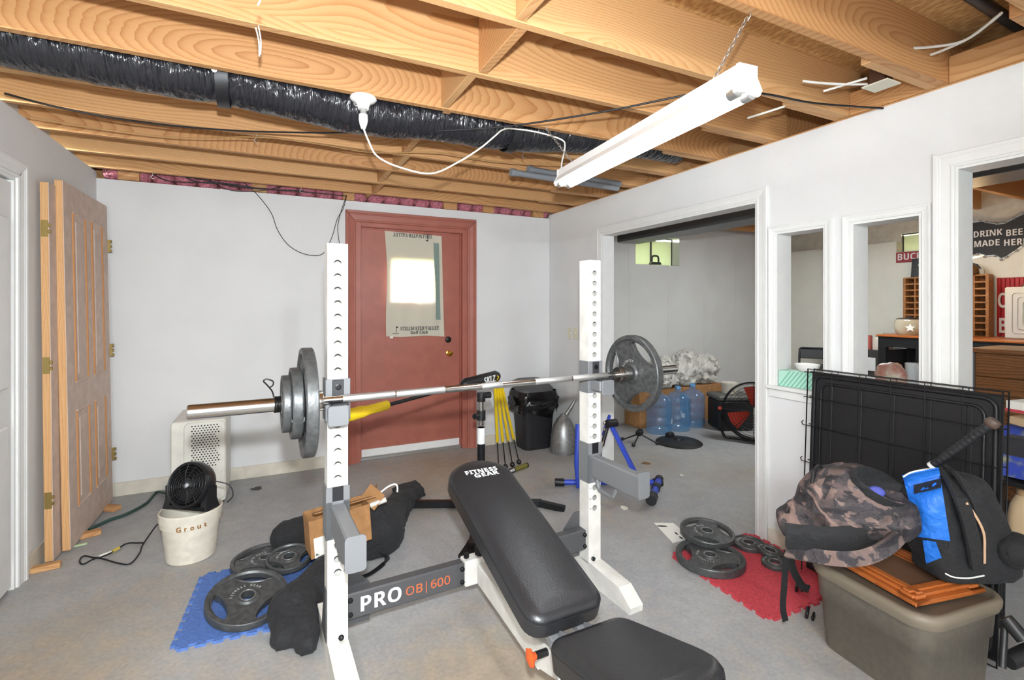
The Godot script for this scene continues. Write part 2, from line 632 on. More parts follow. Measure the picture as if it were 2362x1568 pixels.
func build_textures() -> void:
	wood_tex = [
		wood_image(1024, 192, 3.0, 0.30, Color8(204, 158, 108), Color8(168, 112, 60), 5, 60.0, 0.75),
		wood_image(1024, 192, 3.0, 0.30, Color8(198, 150, 100), Color8(156, 98, 50), 17, 75.0, 0.60),
		wood_image(1024, 192, 3.0, 0.30, Color8(208, 164, 114), Color8(178, 124, 70), 31, 95.0, 0.45),
	]
	for i in 3:
		wood_mat("pine_%d" % i, wood_tex[i], 3.0, 0.30)
	wood_mat("dark_plank", wood_image(512, 128, 1.6, 0.30, Color8(142, 92, 48), Color8(58, 34, 18), 45, 70.0, 0.3), 1.6, 0.30, "ffffff", 0.4)
	wood_mat("oak", wood_image(512, 64, 1.0, 0.12, Color8(190, 108, 52), Color8(134, 66, 26), 61, 220.0, 0.1), 1.0, 0.12, "ffffff", 0.32)
	# flakes of oriented strand board
	var osb := mt("strand_board", "ffffff", 0.8)
	osb.albedo_texture = noise_tex(FastNoiseLite.TYPE_CELLULAR, 0.06, Color8(176, 128, 74), Color8(226, 186, 128), 512, 2, 4, 0.1, 0.9)
	osb.uv1_triplanar = true
	osb.uv1_scale = Vector3(1.6, 1.0, 0.8)
	# painted concrete floor: grey paint worn through to brown concrete, each worn patch where the photograph has it
	var w := 820
	var h := 700
	var data := PackedByteArray()
	data.resize(w * h * 3)
	var n := FastNoiseLite.new()
	n.seed = 21
	n.frequency = 1.0
	n.fractal_octaves = 4
	# centre x, z, radius, strength of bare or stained patches
	var worn := [[1.25, -3.95, 0.75, 0.85], [0.9, -3.4, 0.5, 0.45], [1.9, -3.7, 0.6, 0.45], [0.75, -1.55, 0.55, 0.95], [1.1, -1.35, 0.4, 0.6], [0.4, -1.3, 0.4, 0.5], [-0.75, -2.35, 0.9, 0.62], [-0.4, -1.8, 0.8, 0.6], [0.1, -1.2, 0.6, 0.4], [2.0, -2.6, 0.4, 0.3], [3.4, -2.9, 0.7, 0.35], [3.0, -3.4, 0.5, 0.35], [2.2, -1.2, 0.5, 0.35]]
	var paint := Color8(168, 167, 164)
	var paint2 := Color8(152, 153, 155)
	var bare := Color8(160, 144, 124)
	var k := 0
	for y in h:
		var z := -4.7 + 7.0 * y / h
		for x in w:
			var xx := -1.5 + 8.2 * x / w
			var a := n.get_noise_2d(xx * 1.1, z * 1.1)
			var b := n.get_noise_2d(xx * 9.0 + 40.0, z * 9.0)
			var g := n.get_noise_2d(xx * 55.0, z * 55.0 + 90.0)
			var bareness := 0.0
			for q in worn:
				var dx: float = xx - q[0]
				var dz: float = z - q[1]
				var dd: float = (dx * dx + dz * dz) / (q[2] * q[2])
				if dd < 4.0: bareness = maxf(bareness, q[3] * exp(-dd * 1.3))
			bareness = clampf((bareness + a * 0.35 + b * 0.3 - 0.12) * 1.5, 0.0, 1.0)
			var c := paint.lerp(paint2, clampf(0.5 + a * 0.9 + b * 0.3, 0, 1)).lerp(bare, bareness * 0.85)
			var s := 1.0 + b * 0.08 + g * 0.10
			data[k] = int(clampf(c.r * s, 0, 1) * 255)
			data[k + 1] = int(clampf(c.g * s, 0, 1) * 255)
			data[k + 2] = int(clampf(c.b * s, 0, 1) * 255)
			k += 3
	var fm := mt("painted_concrete", "ffffff", 0.55)
	fm.albedo_texture = ImageTexture.create_from_image(Image.create_from_data(w, h, false, Image.FORMAT_RGB8, data))
	fm.heightmap_enabled = true
	fm.heightmap_texture = noise_tex(FastNoiseLite.TYPE_SIMPLEX_SMOOTH, 0.05, Color.BLACK, Color.WHITE, 512, 5, 9)
	fm.heightmap_scale = 0.4
	# paints
	grained(mt("wall_paint", "dededd", 0.75), 0.985, 0.012, 0.5, 0.0, 2)
	grained(mt("wall_paint_grey", "c9c7c3", 0.8), 0.975, 0.012, 0.5, 0.0, 5)
	grained(mt("trim_paint", "e2e2df", 0.45), 0.985, 0.03, 1.0, 0.0, 6)
	grained(mt("cream_paint", "d6cfbf", 0.6), 0.94, 0.03, 1.0, 0.0, 8)
	grained(mt("red_paint", "a35f50", 0.45), 0.95, 0.02, 1.0, 0.0, 9)
	mt("pink_wool", "d98592", 1.0)
	grained(mats["pink_wool"], 0.78, 0.05, 2.0, 2.0, 12)

# ---------- room shell ----------
func build_shell() -> void:
	var f := S()
	var x0 := -1.5
	var x1 := 6.7
	var z0 := -4.7
	var z1 := 2.3
	quad(f, Vector3(x0, 0, z1), Vector3(x1, 0, z1), Vector3(x1, 0, z0), Vector3(x0, 0, z0), Vector2(0, 1), Vector2(1, 1), Vector2(1, 0), Vector2(0, 0))
	quad(f, Vector3(x0, -0.15, z0), Vector3(x1, -0.15, z0), Vector3(x1, -0.15, z1), Vector3(x0, -0.15, z1))
	for e in [[Vector3(x0, 0, z0), Vector3(x0, 0, z1)], [Vector3(x0, 0, z1), Vector3(x1, 0, z1)], [Vector3(x1, 0, z1), Vector3(x1, 0, z0)], [Vector3(x1, 0, z0), Vector3(x0, 0, z0)]]:
		var dn := Vector3(0, -0.15, 0)
		quad(f, e[0] + dn, e[1] + dn, e[1], e[0])
	var fo := lpart("floor", f, mats["painted_concrete"], self)
	fo.set_meta("kind", "structure")
	# left wall, with a doorway towards the camera
	var wl := structure("wall_left")
	var s := S()
	bxc(s, Vector3(XL - 0.12, 0, ZB), Vector3(XL, YJ, -3.25))
	bxc(s, Vector3(XL - 0.20, 0, ZB - 0.30), Vector3(XL - 0.101, 2.62, ZB))  # unseen strip behind the corner, closes off a leak of sky light
	bxc(s, Vector3(XL - 0.12, 2.03, -3.25), Vector3(XL, YJ, -2.40))
	bxc(s, Vector3(XL - 0.12, 0, -2.40), Vector3(XL, YJ, ZF + 0.12))
	part("drywall", s, mats["wall_paint"], wl)
	s = S()
	bxc(s, Vector3(XL - 0.12, 2.37, ZB - 0.4), Vector3(XL - 0.08, 2.66, ZF + 0.12))
	bxc(s, Vector3(XL - 0.12, 0, -3.232), Vector3(XL - 0.05, 2.012, -2.40))  # unseen panel set behind the door slab to keep sky light out
	part("backing", s, mats["wall_paint_grey"], wl)
	# doorway casing and the white door in it
	var d1 := structure("door_1")
	casing("casing", Vector3(XL, 0, -3.25), Vector3(XL, 2.03, -3.25), 0.085, Vector3(0, 0, -1), Vector3(1, 0, 0), 0, 1, mats["trim_paint"], d1)
	casing("casing", Vector3(XL, 2.03, -2.40), Vector3(XL, 2.03, -3.25), 0.085, Vector3(0, 1, 0), Vector3(1, 0, 0), -1, 1, mats["trim_paint"], d1)
	s = S()
	bxc(s, Vector3(XL - 0.12, 0, -3.25), Vector3(XL, 2.03, -3.232), 0.001)
	bxc(s, Vector3(XL - 0.12, 2.012, -3.232), Vector3(XL, 2.03, -2.40), 0.001)
	part("jamb", s, mats["trim_paint"], d1)
	s = S()
	var hinge := Vector3(XL - 0.02, 0, -2.42)
	bx(s, T(Vector3(XL - 0.012, 1.01, -2.83), Vector3(0, 2.0, 0)), Vector3(0.035, 1.98, 0.79), 0.002)
	part("door_panel", s, mats["trim_paint"], d1)
	s = S()
	for z in [-3.02, -2.66]:
		for yy in [[0.18, 0.82], [1.0, 1.82]]:
			bxc(s, Vector3(XL - 0.004, yy[0], z - 0.13), Vector3(XL + 0.012, yy[1], z + 0.13), 0.008)
	part("raised_panel", s, mats["trim_paint"], d1)
	# back wall of the gym and, beyond the partition, of the bar room
	var wb := structure("wall_back")
	s = S()
	bxc(s, Vector3(XL - 0.1, 0, ZB - 0.12), Vector3(0.655, 2.315, ZB))
	bxc(s, Vector3(0.655, 2.135, ZB - 0.12), Vector3(1.705, 2.315, ZB))
	bxc(s, Vector3(1.705, 0, ZB - 0.12), Vector3(XP + 0.02, 2.315, ZB))
	part("drywall", s, mats["wall_paint"], wb)
	s = S()   # foundation behind
	bxc(s, Vector3(XL - 0.4, 0, ZB - 0.42), Vector3(0.64, 2.66, ZB - 0.26))
	bxc(s, Vector3(0.64, 2.16, ZB - 0.42), Vector3(1.72, 2.66, ZB - 0.26))
	bxc(s, Vector3(1.72, 0, ZB - 0.42), Vector3(XP + 0.1, 2.66, ZB - 0.26))
	bxc(s, Vector3(0.60, 0, ZB - 0.42), Vector3(0.64, 2.2, ZB - 0.11))
	bxc(s, Vector3(1.72, 0, ZB - 0.42), Vector3(1.76, 2.2, ZB - 0.11))
	bxc(s, Vector3(0.60, 2.14, ZB - 0.42), Vector3(1.76, 2.18, ZB - 0.11))
	bxc(s, Vector3(XP, 0, ZB - 0.42), Vector3(3.90, 2.66, ZB - 0.14))
	bxc(s, Vector3(4.60, 0, ZB - 0.42), Vector3(XR + 0.2, 2.66, ZB - 0.14))
	bxc(s, Vector3(3.90, 0, ZB - 0.42), Vector3(4.60, 1.89, ZB - 0.14))
	bxc(s, Vector3(3.90, 2.24, ZB - 0.42), Vector3(4.60, 2.66, ZB - 0.14))
	part("foundation", s, mats["wall_paint_grey"], wb)
	# wall panels of the bar room, with open joints
	var edges := [XP2, 3.17, 3.795, 4.414, 5.016, 5.622, XR]
	for i in edges.size() - 1:
		s = S()
		var a: float = edges[i] + 0.0007
		var b: float = edges[i + 1] - 0.0007
		if i == 2 or i == 3:
			var wa := maxf(a, 3.90)
			var wz := minf(b, 4.60)
			bxc(s, Vector3(a, 0, ZB - 0.15), Vector3(b, 1.89, ZB - 0.12), 0.001)
			bxc(s, Vector3(a, 2.24, ZB - 0.15), Vector3(b, 2.36, ZB - 0.12), 0.001)
			if wa > a: bxc(s, Vector3(a, 1.89, ZB - 0.15), Vector3(wa, 2.24, ZB - 0.12))
			if wz < b: bxc(s, Vector3(wz, 1.89, ZB - 0.15), Vector3(b, 2.24, ZB - 0.12))
		else:
			bxc(s, Vector3(a, 0, ZB - 0.15), Vector3(b, 2.36, ZB - 0.12), 0.001)
		part("wall_panel", s, mats["wall_paint_grey"], wb)
	# insulation stuffed above the wall, and the stubs of blocking that rest on it
	s = S()
	for i in 26:
		var xx := XL + 0.02 + i * 0.146
		if xx > XP - 0.1: break
		lathe_bump(s, Vector3(xx + 0.07, 2.42, ZB - 0.11), Vector3(0.09, 0.12, 0.10 + 0.02 * sin(i * 2.3)))
	part("insulation", s, mats["pink_wool"], wb, "pink insulation stuffed above the wall")
	for b in [[296, 40], [598, 34], [805, 30], [1040, 42], [1128, 36], [1243, 40]]:
		var p := onz(b[0], 430, ZB + 0.02)
		s = S()
		bxc(s, Vector3(p.x - b[1] * 0.0016, 2.318, ZB - 0.10), Vector3(p.x + b[1] * 0.0016, 2.42, ZB + 0.012), 0.002, Vector2(b[0] * 0.01, 0.1))
		part("blocking_stub", s, mats["pine_1"], wb)
	# baseboards
	var bb := structure("baseboard_back")
	s = S()
	bxc(s, Vector3(XL, 0, ZB), Vector3(0.565, 0.10, ZB + 0.012), 0.003)
	bxc(s, Vector3(1.795, 0, ZB), Vector3(XP, 0.10, ZB + 0.012), 0.003)
	part("board", s, mats["cream_paint"], bb)
	var bl := structure("baseboard_left")
	s = S()
	bxc(s, Vector3(XL, 0, ZB), Vector3(XL + 0.012, 0.10, -3.34), 0.003)
	part("board", s, mats["cream_paint"], bl)
	# wall behind the camera, right wall of the bar room
	var wf := structure("wall_front")
	s = S()
	bxc(s, Vector3(XL - 0.3, 0, ZF), Vector3(XR + 0.3, 2.66, ZF + 0.12))
	part("drywall", s, mats["wall_paint"], wf)
	var wr := structure("wall_right")
	s = S()
	var wz0 := -3.02
	var wz1 := -2.42
	bxc(s, Vector3(XR, 0, ZB - 0.3), Vector3(XR + 0.1, 2.11, wz0))
	bxc(s, Vector3(XR, 0, wz0), Vector3(XR + 0.1, 1.99, wz1))
	bxc(s, Vector3(XR, 0, wz1), Vector3(XR + 0.1, 2.11, ZF + 0.12))
	part("drywall", s, grained(mt("wall_paint_cream", "dad5c8", 0.8), 0.985, 0.02, 0.8, 0.0, 44), wr)
	s = S()
	bxc(s, Vector3(XR + 0.1, 0, ZB - 0.42), Vector3(XR + 0.34, 2.66, wz0))
	bxc(s, Vector3(XR + 0.1, 0, wz0), Vector3(XR + 0.34, 1.99, wz1))
	bxc(s, Vector3(XR + 0.1, 2.20, wz0), Vector3(XR + 0.34, 2.66, wz1))
	bxc(s, Vector3(XR + 0.1, 0, wz1), Vector3(XR + 0.34, 2.66, ZF + 0.12))
	part("ledge", s, mats["cream_paint"], wr)

func lathe_bump(s: SurfaceTool, c: Vector3, r: Vector3) -> void:
	var prof := []
	for i in 9:
		var a := -PI / 2 + PI * i / 8
		prof.append(Vector2(cos(a), sin(a)) if i > 0 and i < 8 else Vector2(0, sin(a)))
	lathe(s, prof, 12, Transform3D(Basis(Vector3(r.x, 0, 0), Vector3(0, r.y, 0), Vector3(0, 0, r.z)), c))

# moulded casing board from a to b along the opening's edge; wide runs away from the opening, out is the wall's normal
func casing(called: String, a: Vector3, b: Vector3, w: float, wide: Vector3, out: Vector3, m0: float, m1: float, m: Material, parent: Node, th := 1.0) -> void:
	var prof := [[0.0, 0.0], [0.0, 0.009], [0.08, 0.012], [0.16, 0.012], [0.20, 0.009], [0.30, 0.010], [0.62, 0.014], [0.68, 0.017], [0.74, 0.017], [0.78, 0.020], [0.96, 0.021], [1.0, 0.018], [1.0, 0.0]]
	var s := S()
	var dir := (b - a).normalized()
	var r0 := []
	var r1 := []
	for q in prof:
		var o: Vector3 = wide * q[0] * w + out * q[1] * th
		r0.append(a + o - dir * q[0] * w * m0 * -1.0)
		r1.append(b + o + dir * q[0] * w * m1)
	if wide.cross(out).dot(dir) < 0.0:
		r0.reverse()
		r1.reverse()
	loft(s, [r0, r1], true, true, -1)
	part(called, s, m, parent)

# ---------- ceiling ----------
func build_ceiling() -> void:
	var c := structure("ceiling")
	var s := S()
	bxc(s, Vector3(XL - 0.4, YS, ZB - 0.45), Vector3(XR + 0.4, YS + 0.06, ZF + 0.2))
	part("subfloor", s, mats["strand_board"], c)
	var zs := []
	for k in range(-5, 9):
		zs.append(-1.475 - 0.4065 * k)
	var i := 0
	for z in zs:
		if z > ZF - 0.05: continue
		s = S()
		bxc(s, Vector3(XL - 0.1, YJ, z - 0.038), Vector3(XP2 - 0.02, YS - 0.001, z), 0.0025, Vector2(i * 0.77, i * 0.113))
		part("joist", s, mats["pine_%d" % (i % 3)], c)
		s = S()
		bxc(s, Vector3(2.12 + 0.1 * (i % 2), YJ, z - 0.077), Vector3(XR + 0.2, YS - 0.001, z - 0.039), 0.0025, Vector2(i * 0.41 + 1.3, i * 0.17))
		part("joist", s, mats["pine_%d" % ((i + 1) % 3)], c)
		# solid blocking between this joist and the one behind it
		if i < zs.size() - 1:
			s = S()
			var bxx := 0.735 + 0.03 * (i % 2)
			bxc(s, Vector3(bxx, YJ + 0.004, z - 0.4065 + 0.001), Vector3(bxx + 0.038, YS - 0.001, z - 0.039), 0.002, Vector2(i * 0.31 + 0.6, i * 0.19 + 0.07))
			part("blocking", s, mats["pine_%d" % ((i + 2) % 3)], c)
			# blocking over the partition, standing clear of the subfloor
			if z > -1.2:
				s = S()
				bxc(s, Vector3(XP - 0.004, YJ + 0.0, z - 0.4065 + 0.001), Vector3(XP + 0.034, YJ + 0.115, z - 0.078), 0.002, Vector2(i * 0.5, i * 0.23))
				part("blocking", s, mats["pine_%d" % (i % 3)], c)
		i += 1
	# white plaster drips on the plates where the joists cross the walls
	s = S()
	bxc(s, Vector3(XP + 0.005, YJ - 0.02, ZB), Vector3(XP2 - 0.005, YJ - 0.001, ZF), 0.0)
	part("top_plate", s, mats["pine_0"], c)

# ---------- partition with its openings ----------
func build_partition() -> void:
	var w := structure("wall_partition")
	var s := S()
	var segs := [[ZB, -3.56, 0.0, YJ - 0.01], [-3.56, -2.004, 2.03, YJ - 0.01], [-2.004, -1.884, 0.0, YJ - 0.01], [-1.884, -1.595, 0.0, 0.905], [-1.884, -1.595, 1.822, YJ - 0.01], [-1.595, -1.468, 0.0, YJ - 0.01], [-1.468, -1.166, 0.0, 0.905], [-1.468, -1.166, 1.817, YJ - 0.01], [-1.166, -1.047, 0.0, YJ - 0.01], [-1.047, 0.15, 1.992, YJ - 0.01], [0.15, ZF, 0.0, YJ - 0.01]]
	for g in segs:
		bxc(s, Vector3(XP, g[2], g[0]), Vector3(XP2, g[3], g[1]))
	part("drywall", s, mats["wall_paint"], w)
	var tm: Material = mats["trim_paint"]
	var n := Vector3(-1, 0, 0)
	var up := Vector3.UP
	# doorway
	var t := structure("trim_1")
	casing("casing", Vector3(XP, 0, -3.56), Vector3(XP, 2.03, -3.56), 0.062, Vector3(0, 0, -1), n, 0, 1, tm, t, 0.7)
	casing("casing", Vector3(XP, 2.03, -3.56), Vector3(XP, 2.03, -2.004), 0.062, up, n, -1, 1, tm, t, 0.7)
	casing("casing", Vector3(XP, 2.03, -2.004), Vector3(XP, 0, -2.004), 0.075, Vector3(0, 0, 1), n, -1, 0, tm, t, 0.7)
	jamb_set(t, -3.56, -2.004, 0.0, 2.03, false)
	# the two small openings
	var k := 2
	for q in [[-1.884, -1.595, 0.932, 1.822], [-1.468, -1.166, 0.932, 1.817]]:
		t = structure("trim_%d" % k)
		k += 1
		casing("casing", Vector3(XP, q[2], q[0]), Vector3(XP, q[3], q[0]), 0.036, Vector3(0, 0, -1), n, 0, 1, tm, t, 0.65)
		casing("casing", Vector3(XP, q[3], q[0]), Vector3(XP, q[3], q[1]), 0.036, up, n, -1, 1, tm, t, 0.65)
		casing("casing", Vector3(XP, q[3], q[1]), Vector3(XP, q[2], q[1]), 0.036, Vector3(0, 0, 1), n, -1, 0, tm, t, 0.65)
		jamb_set(t, q[0], q[1], q[2], q[3], true)
	# large opening to the bar, between fluted pilasters
	t = structure("trim_4")
	casing("casing", Vector3(XP, 0, -1.047), Vector3(XP, 1.992, -1.047), 0.075, Vector3(0, 0, -1), n, 0, 1, tm, t, 0.7)
	casing("casing", Vector3(XP, 1.992, -1.047), Vector3(XP, 1.992, 0.15), 0.065, up, n, -1, 1, tm, t, 0.7)
	jamb_set(t, -1.047, 0.15, 0.0, 1.992, false)
	var bp := structure("baseboard_partition")
	s = S()
	bxc(s, Vector3(XP - 0.014, 0, -1.925), Vector3(XP, 0.09, -1.125), 0.004)
	bxc(s, Vector3(XP - 0.014, 0, ZB), Vector3(XP, 0.09, -3.625), 0.004)
	part("board", s, mats["cream_paint"], bp)
	# light switches
	for px in [1315, 1328]:
		var p := onx(px, 769, XP)
		var sw := thing("light_switch", "ivory light switch plate beside the doorway casing", "light switch", p, "pair of ivory switches by the doorway")
		s = S()
		bx(s, T(p + Vector3(-0.003, 0, 0)), Vector3(0.006, 0.115, 0.07), 0.003)
		part("plate", s, mt("ivory", "d8d2bd", 0.4), sw)
		s = S()
		bx(s, T(p + Vector3(-0.009, 0.004, 0), Vector3(0, 0, 20)), Vector3(0.012, 0.022, 0.009), 0.002)
		part("toggle", s, mats["ivory"], sw)

func jamb_set(t: Node, z0: float, z1: float, y0: float, y1: float, sill: bool) -> void:
	for q in [[Vector3(XP - 0.002, y0, z0), Vector3(XP2 + 0.002, y1, z0 + 0.012)], [Vector3(XP - 0.002, y0, z1 - 0.012), Vector3(XP2 + 0.002, y1, z1)], [Vector3(XP - 0.002, y1 - 0.012, z0 + 0.012), Vector3(XP2 + 0.002, y1, z1 - 0.012)]]:
		var s := S()
		bxc(s, q[0], q[1], 0.001)
		part("jamb", s, mats["trim_paint"], t)
	if sill:
		var s := S()
		bxc(s, Vector3(XP - 0.028, y0 - 0.022, z0 - 0.045), Vector3(XP2 + 0.01, y0, z1 + 0.045), 0.004)
		part("sill", s, mats["trim_paint"], t)
		s = S()
		bxc(s, Vector3(XP - 0.012, y0 - 0.07, z0 - 0.036), Vector3(XP, y0 - 0.022, z1 + 0.036), 0.004)
		part("apron", s, mats["trim_paint"], t)

# ---------- red door with the towel, windows ----------
func build_back_wall_fittings() -> void:
	var d := structure("door_2")
	var red: Material = mats["red_paint"]
	var zc := ZB
	var s: SurfaceTool
	casing("casing", Vector3(0.655, 0, zc), Vector3(0.655, 2.135, zc), 0.088, Vector3(-1, 0, 0), Vector3(0, 0, 1), 0, 1, red, d, 1.4)
	casing("casing", Vector3(0.655, 2.135, zc), Vector3(1.705, 2.135, zc), 0.098, Vector3.UP, Vector3(0, 0, 1), -0.9, 0.9, red, d, 1.4)
	casing("casing", Vector3(1.705, 2.135, zc), Vector3(1.705, 0, zc), 0.088, Vector3(1, 0, 0), Vector3(0, 0, 1), -1, 0, red, d, 1.4)
	for q in [[Vector3(0.655, 0, zc - 0.14), Vector3(0.70, 2.135, zc + 0.002)], [Vector3(1.655, 0, zc - 0.14), Vector3(1.705, 2.135, zc + 0.002)], [Vector3(0.70, 2.095, zc - 0.14), Vector3(1.655, 2.135, zc + 0.002)]]:
		s = S()
		bxc(s, q[0], q[1], 0.002)
		part("jamb", s, red, d)
	for q in [[Vector3(0.70, 0, zc - 0.06), Vector3(0.712, 2.095, zc - 0.045)], [Vector3(1.643, 0, zc - 0.06), Vector3(1.655, 2.095, zc - 0.045)], [Vector3(0.712, 2.083, zc - 0.06), Vector3(1.643, 2.095, zc - 0.045)]]:
		s = S()
		bxc(s, q[0], q[1], 0.001)
		part("door_stop", s, red, d)
	# slab around its small window
	var zf := zc - 0.062
	var a := Vector2(0.985, 1.435)
	var b := Vector2(1.378, 1.824)
	s = S()
	bxc(s, Vector3(0.705, 0.045, zf - 0.045), Vector3(a.x, 2.085, zf))
	bxc(s, Vector3(b.x, 0.045, zf - 0.045), Vector3(1.648, 2.085, zf))
	bxc(s, Vector3(a.x, 0.045, zf - 0.045), Vector3(b.x, a.y, zf))
	bxc(s, Vector3(a.x, b.y, zf - 0.045), Vector3(b.x, 2.085, zf))
	part("door_panel", s, red, d)
	s = S()
	bxc(s, Vector3(a.x, a.y, zf - 0.026), Vector3(b.x, b.y, zf - 0.020))
	part("pane", s, mt("clear_glass", "f4fbf8", 0.02, 0.0, {"transparency": BaseMaterial3D.TRANSPARENCY_ALPHA, "albedo_color": Color(0.95, 0.98, 0.97, 0.08)}), d)
	s = S()
	bxc(s, Vector3(0.712, 0.030, zf - 0.02), Vector3(1.643, 0.095, zf + 0.008), 0.002)
	part("door_sweep", s, mats["trim_paint"], d)
	s = S()
	bxc(s, Vector3(0.70, 0, zc - 0.14), Vector3(1.655, 0.03, zf + 0.03), 0.004)
	part("threshold", s, mt("threshold_aluminium", "b9b9b6", 0.35, 0.8), d)
	var ab := Transform3D(Basis(Vector3.RIGHT, Vector3(0, 0, 1), Vector3.DOWN), Vector3(1.53, 1.062, zf))
	s = S()
	lathe(s, [Vector2(0.031, 0), Vector2(0.031, 0.008), Vector2(0.027, 0.016), Vector2(0.014, 0.02), Vector2(0, 0.02)], 24, ab)
	part("deadbolt", s, mt("dark_bronze", "2e2a28", 0.35, 0.8), d)
	s = S()
	ab.origin = Vector3(1.535, 0.93, zf)
	lathe(s, [Vector2(0.026, 0), Vector2(0.026, 0.005), Vector2(0.011, 0.010), Vector2(0.010, 0.028), Vector2(0.022, 0.034), Vector2(0.027, 0.046), Vector2(0.022, 0.056), Vector2(0, 0.060)], 24, ab)
	part("knob", s, mt("brass", "d8a53c", 0.18, 1.0), d)
	build_towel(zf)
	basement_window("window_1", Vector3(3.90, 1.89, ZB - 0.12), Vector3(4.60, 2.24, ZB - 0.42), Vector3(0, 0, 1))
	basement_window("window_2", Vector3(XR, 1.99, -2.42), Vector3(XR + 0.34, 2.20, -3.02), Vector3(-1, 0, 0))

# hopper window: reveal, frame, mullion, two panes of yellowed plastic glazing
func basement_window(called: String, p: Vector3, q: Vector3, n: Vector3) -> void:
	var w := structure(called)
	var lo := p.min(q)
	var hi := p.max(q)
	var along := Vector3(1, 0, 0) if n.z != 0.0 else Vector3(0, 0, 1)
	var depth := -n
	var inner := p + depth * 0.13
	var s := S()
	var glaze := mt("yellowed_glazing", "cdccb0", 0.3, 0.0, {"backlight_enabled": true, "backlight": Color(0.42, 0.43, 0.35)})
	var fr := mt("window_steel", "4a463e", 0.5, 0.3)
	var len := (hi - lo).dot(along)
	var c0 := Vector3(lo.x if along.x else inner.x, lo.y, inner.z if along.x else lo.z)
	var hh := hi.y - lo.y
	for u in [0.0, 0.5]:
		s = S()
		var a0: Vector3 = c0 + along * len * u + along * 0.012 + Vector3(0, 0.012, 0)
		var a1: Vector3 = c0 + along * (len * (u + 0.5) - 0.012) + Vector3(0, hh * 0.9, 0) - n * 0.004
		bxc(s, a0, a1)
		part("pane", s, glaze, w)
	for u in [0.0, 0.5, 1.0]:
		s = S()
		var a0: Vector3 = c0 + along * (len * u - 0.012) + n * 0.008
		var a1: Vector3 = c0 + along * (len * u + 0.012) + Vector3(0, hh, 0) - n * 0.02
		bxc(s, a0.clamp(lo - n.abs(), hi + n.abs()), a1.clamp(lo - n.abs(), hi + n.abs()), 0.001)
		part("mullion" if u == 0.5 else "frame", s, fr, w)
	for y in [0.0, 1.0]:
		s = S()
		bxc(s, c0 + Vector3(0, hh * y - 0.012 * (1 if y == 1.0 else 0), 0) + n * 0.008, c0 + along * len + Vector3(0, hh * y + 0.012 * (1 if y == 0.0 else 0), 0) - n * 0.02, 0.001)
		part("frame", s, fr, w)

func build_towel(zf: float) -> void:
	var tl := thing("golf_towel", "off-white printed cotton towel hung over the window of the red door", "towel", Vector3(1.2, 1.1, zf + 0.01))
	var c00 := Vector3(0.917, 2.078, zf)
	var c01 := Vector3(1.460, 2.064, zf)
	var c10 := Vector3(0.941, 1.112, zf)
	var c11 := Vector3(1.486, 1.097, zf)
	var bulge := func(u: float, w: float) -> float:
		return 0.014 + 0.006 * sin(u * 9.0 + w * 3.0) * w + 0.004 * sin(u * 23.0 + w * 2.0) * w + 0.008 * w * w
	var at := func(u: float, w: float) -> Vector3:
		var side := 0.012 * sin(w * 5.0) * (1.0 - u)
		var p: Vector3 = c00.lerp(c01, u).lerp(c10.lerp(c11, u), w)
		return p + Vector3(side, -0.006 * sin(u * 7.0) * w, bulge.call(u, w))
	var band := func(u0: float, u1: float, w0: float, w1: float, lift: float, nu: int, nw: int) -> Array:
		var rows := []
		for i in nw + 1:
			var r := []
			for j in nu + 1:
				r.append(at.call(lerpf(u0, u1, float(j) / nu), lerpf(w1, w0, float(i) / nw)) + Vector3(0, 0, lift))
			rows.append(r)
		return rows
	var s := S()
	cloth(s, band.call(0.0, 1.0, 0.0, 1.0, 0.0, 24, 30), 0.002)
	part("cloth", s, mt("towel_cotton", "dedac9", 0.9, 0.0, {"backlight_enabled": true, "backlight": Color(0.85, 0.84, 0.80), "rim_enabled": true, "rim": 0.2}), tl)
	s = S()
	for i in 12:
		var w0 := 0.075 + i * 0.0635
		var nar := 0.0 if i < 4 else 0.018 * sin((i - 3) * 0.33)
		sheet(s, band.call(0.845 + nar, 0.945 - nar * 0.3, w0, w0 + 0.0635, 0.0012, 4, 3), 1)
	part("stripe", s, mt("towel_green", "7d8f86", 0.9), tl, "faded green stripe down the right side")
	s = S()
	bx(s, T(at.call(0.09, 1.0) + Vector3(0, -0.006, 0)), Vector3(0.03, 0.02, 0.001))
	part("care_tag", s, mt("tag_white", "e9e7de", 0.8), tl)
	var ink := mt("towel_ink", "3a3a3c", 0.9)
	var o := -tl.position
	lettering("lettering", "STILLWATER VALLEY", 0.034, Transform3D(Basis(), at.call(0.53, 0.925) + Vector3(0.02, 0, 0.004) + o), ink, tl, "Droid Serif", 700, 0.70)
	lettering("lettering", "Golf Club", 0.028, Transform3D(Basis(), at.call(0.53, 0.965) + Vector3(0.01, 0, 0.004) + o), ink, tl, "Droid Sans", 700, 0.95)
	lettering("lettering", "STILLWATER VALLEY", 0.034, Transform3D(Basis(Vector3(0, 0, 1), PI), at.call(0.48, 0.022) + Vector3(0, 0, 0.004) + o), ink, tl, "Droid Serif", 700, 0.70)
	for flip in [0, 1]:
		s = S()
		var p: Vector3 = at.call(0.17, 0.93) + Vector3(0, 0, 0.004) if flip == 0 else at.call(0.80, 0.035) + Vector3(-0.03, 0.0, 0.004)
		var sg := 1.0 if flip == 0 else -1.0
		bx(s, T(p), Vector3(0.005, 0.06, 0.0008))
		tri(s, p + Vector3(0.002, 0.03, 0) * sg, p + Vector3(0.002, 0.012, 0) * sg, p + Vector3(0.025, 0.022, 0) * sg)
		bx(s, T(p + Vector3(-0.005, -0.038, 0) * sg), Vector3(0.06, 0.004, 0.0008))
		part("flag_print", s, ink, tl)

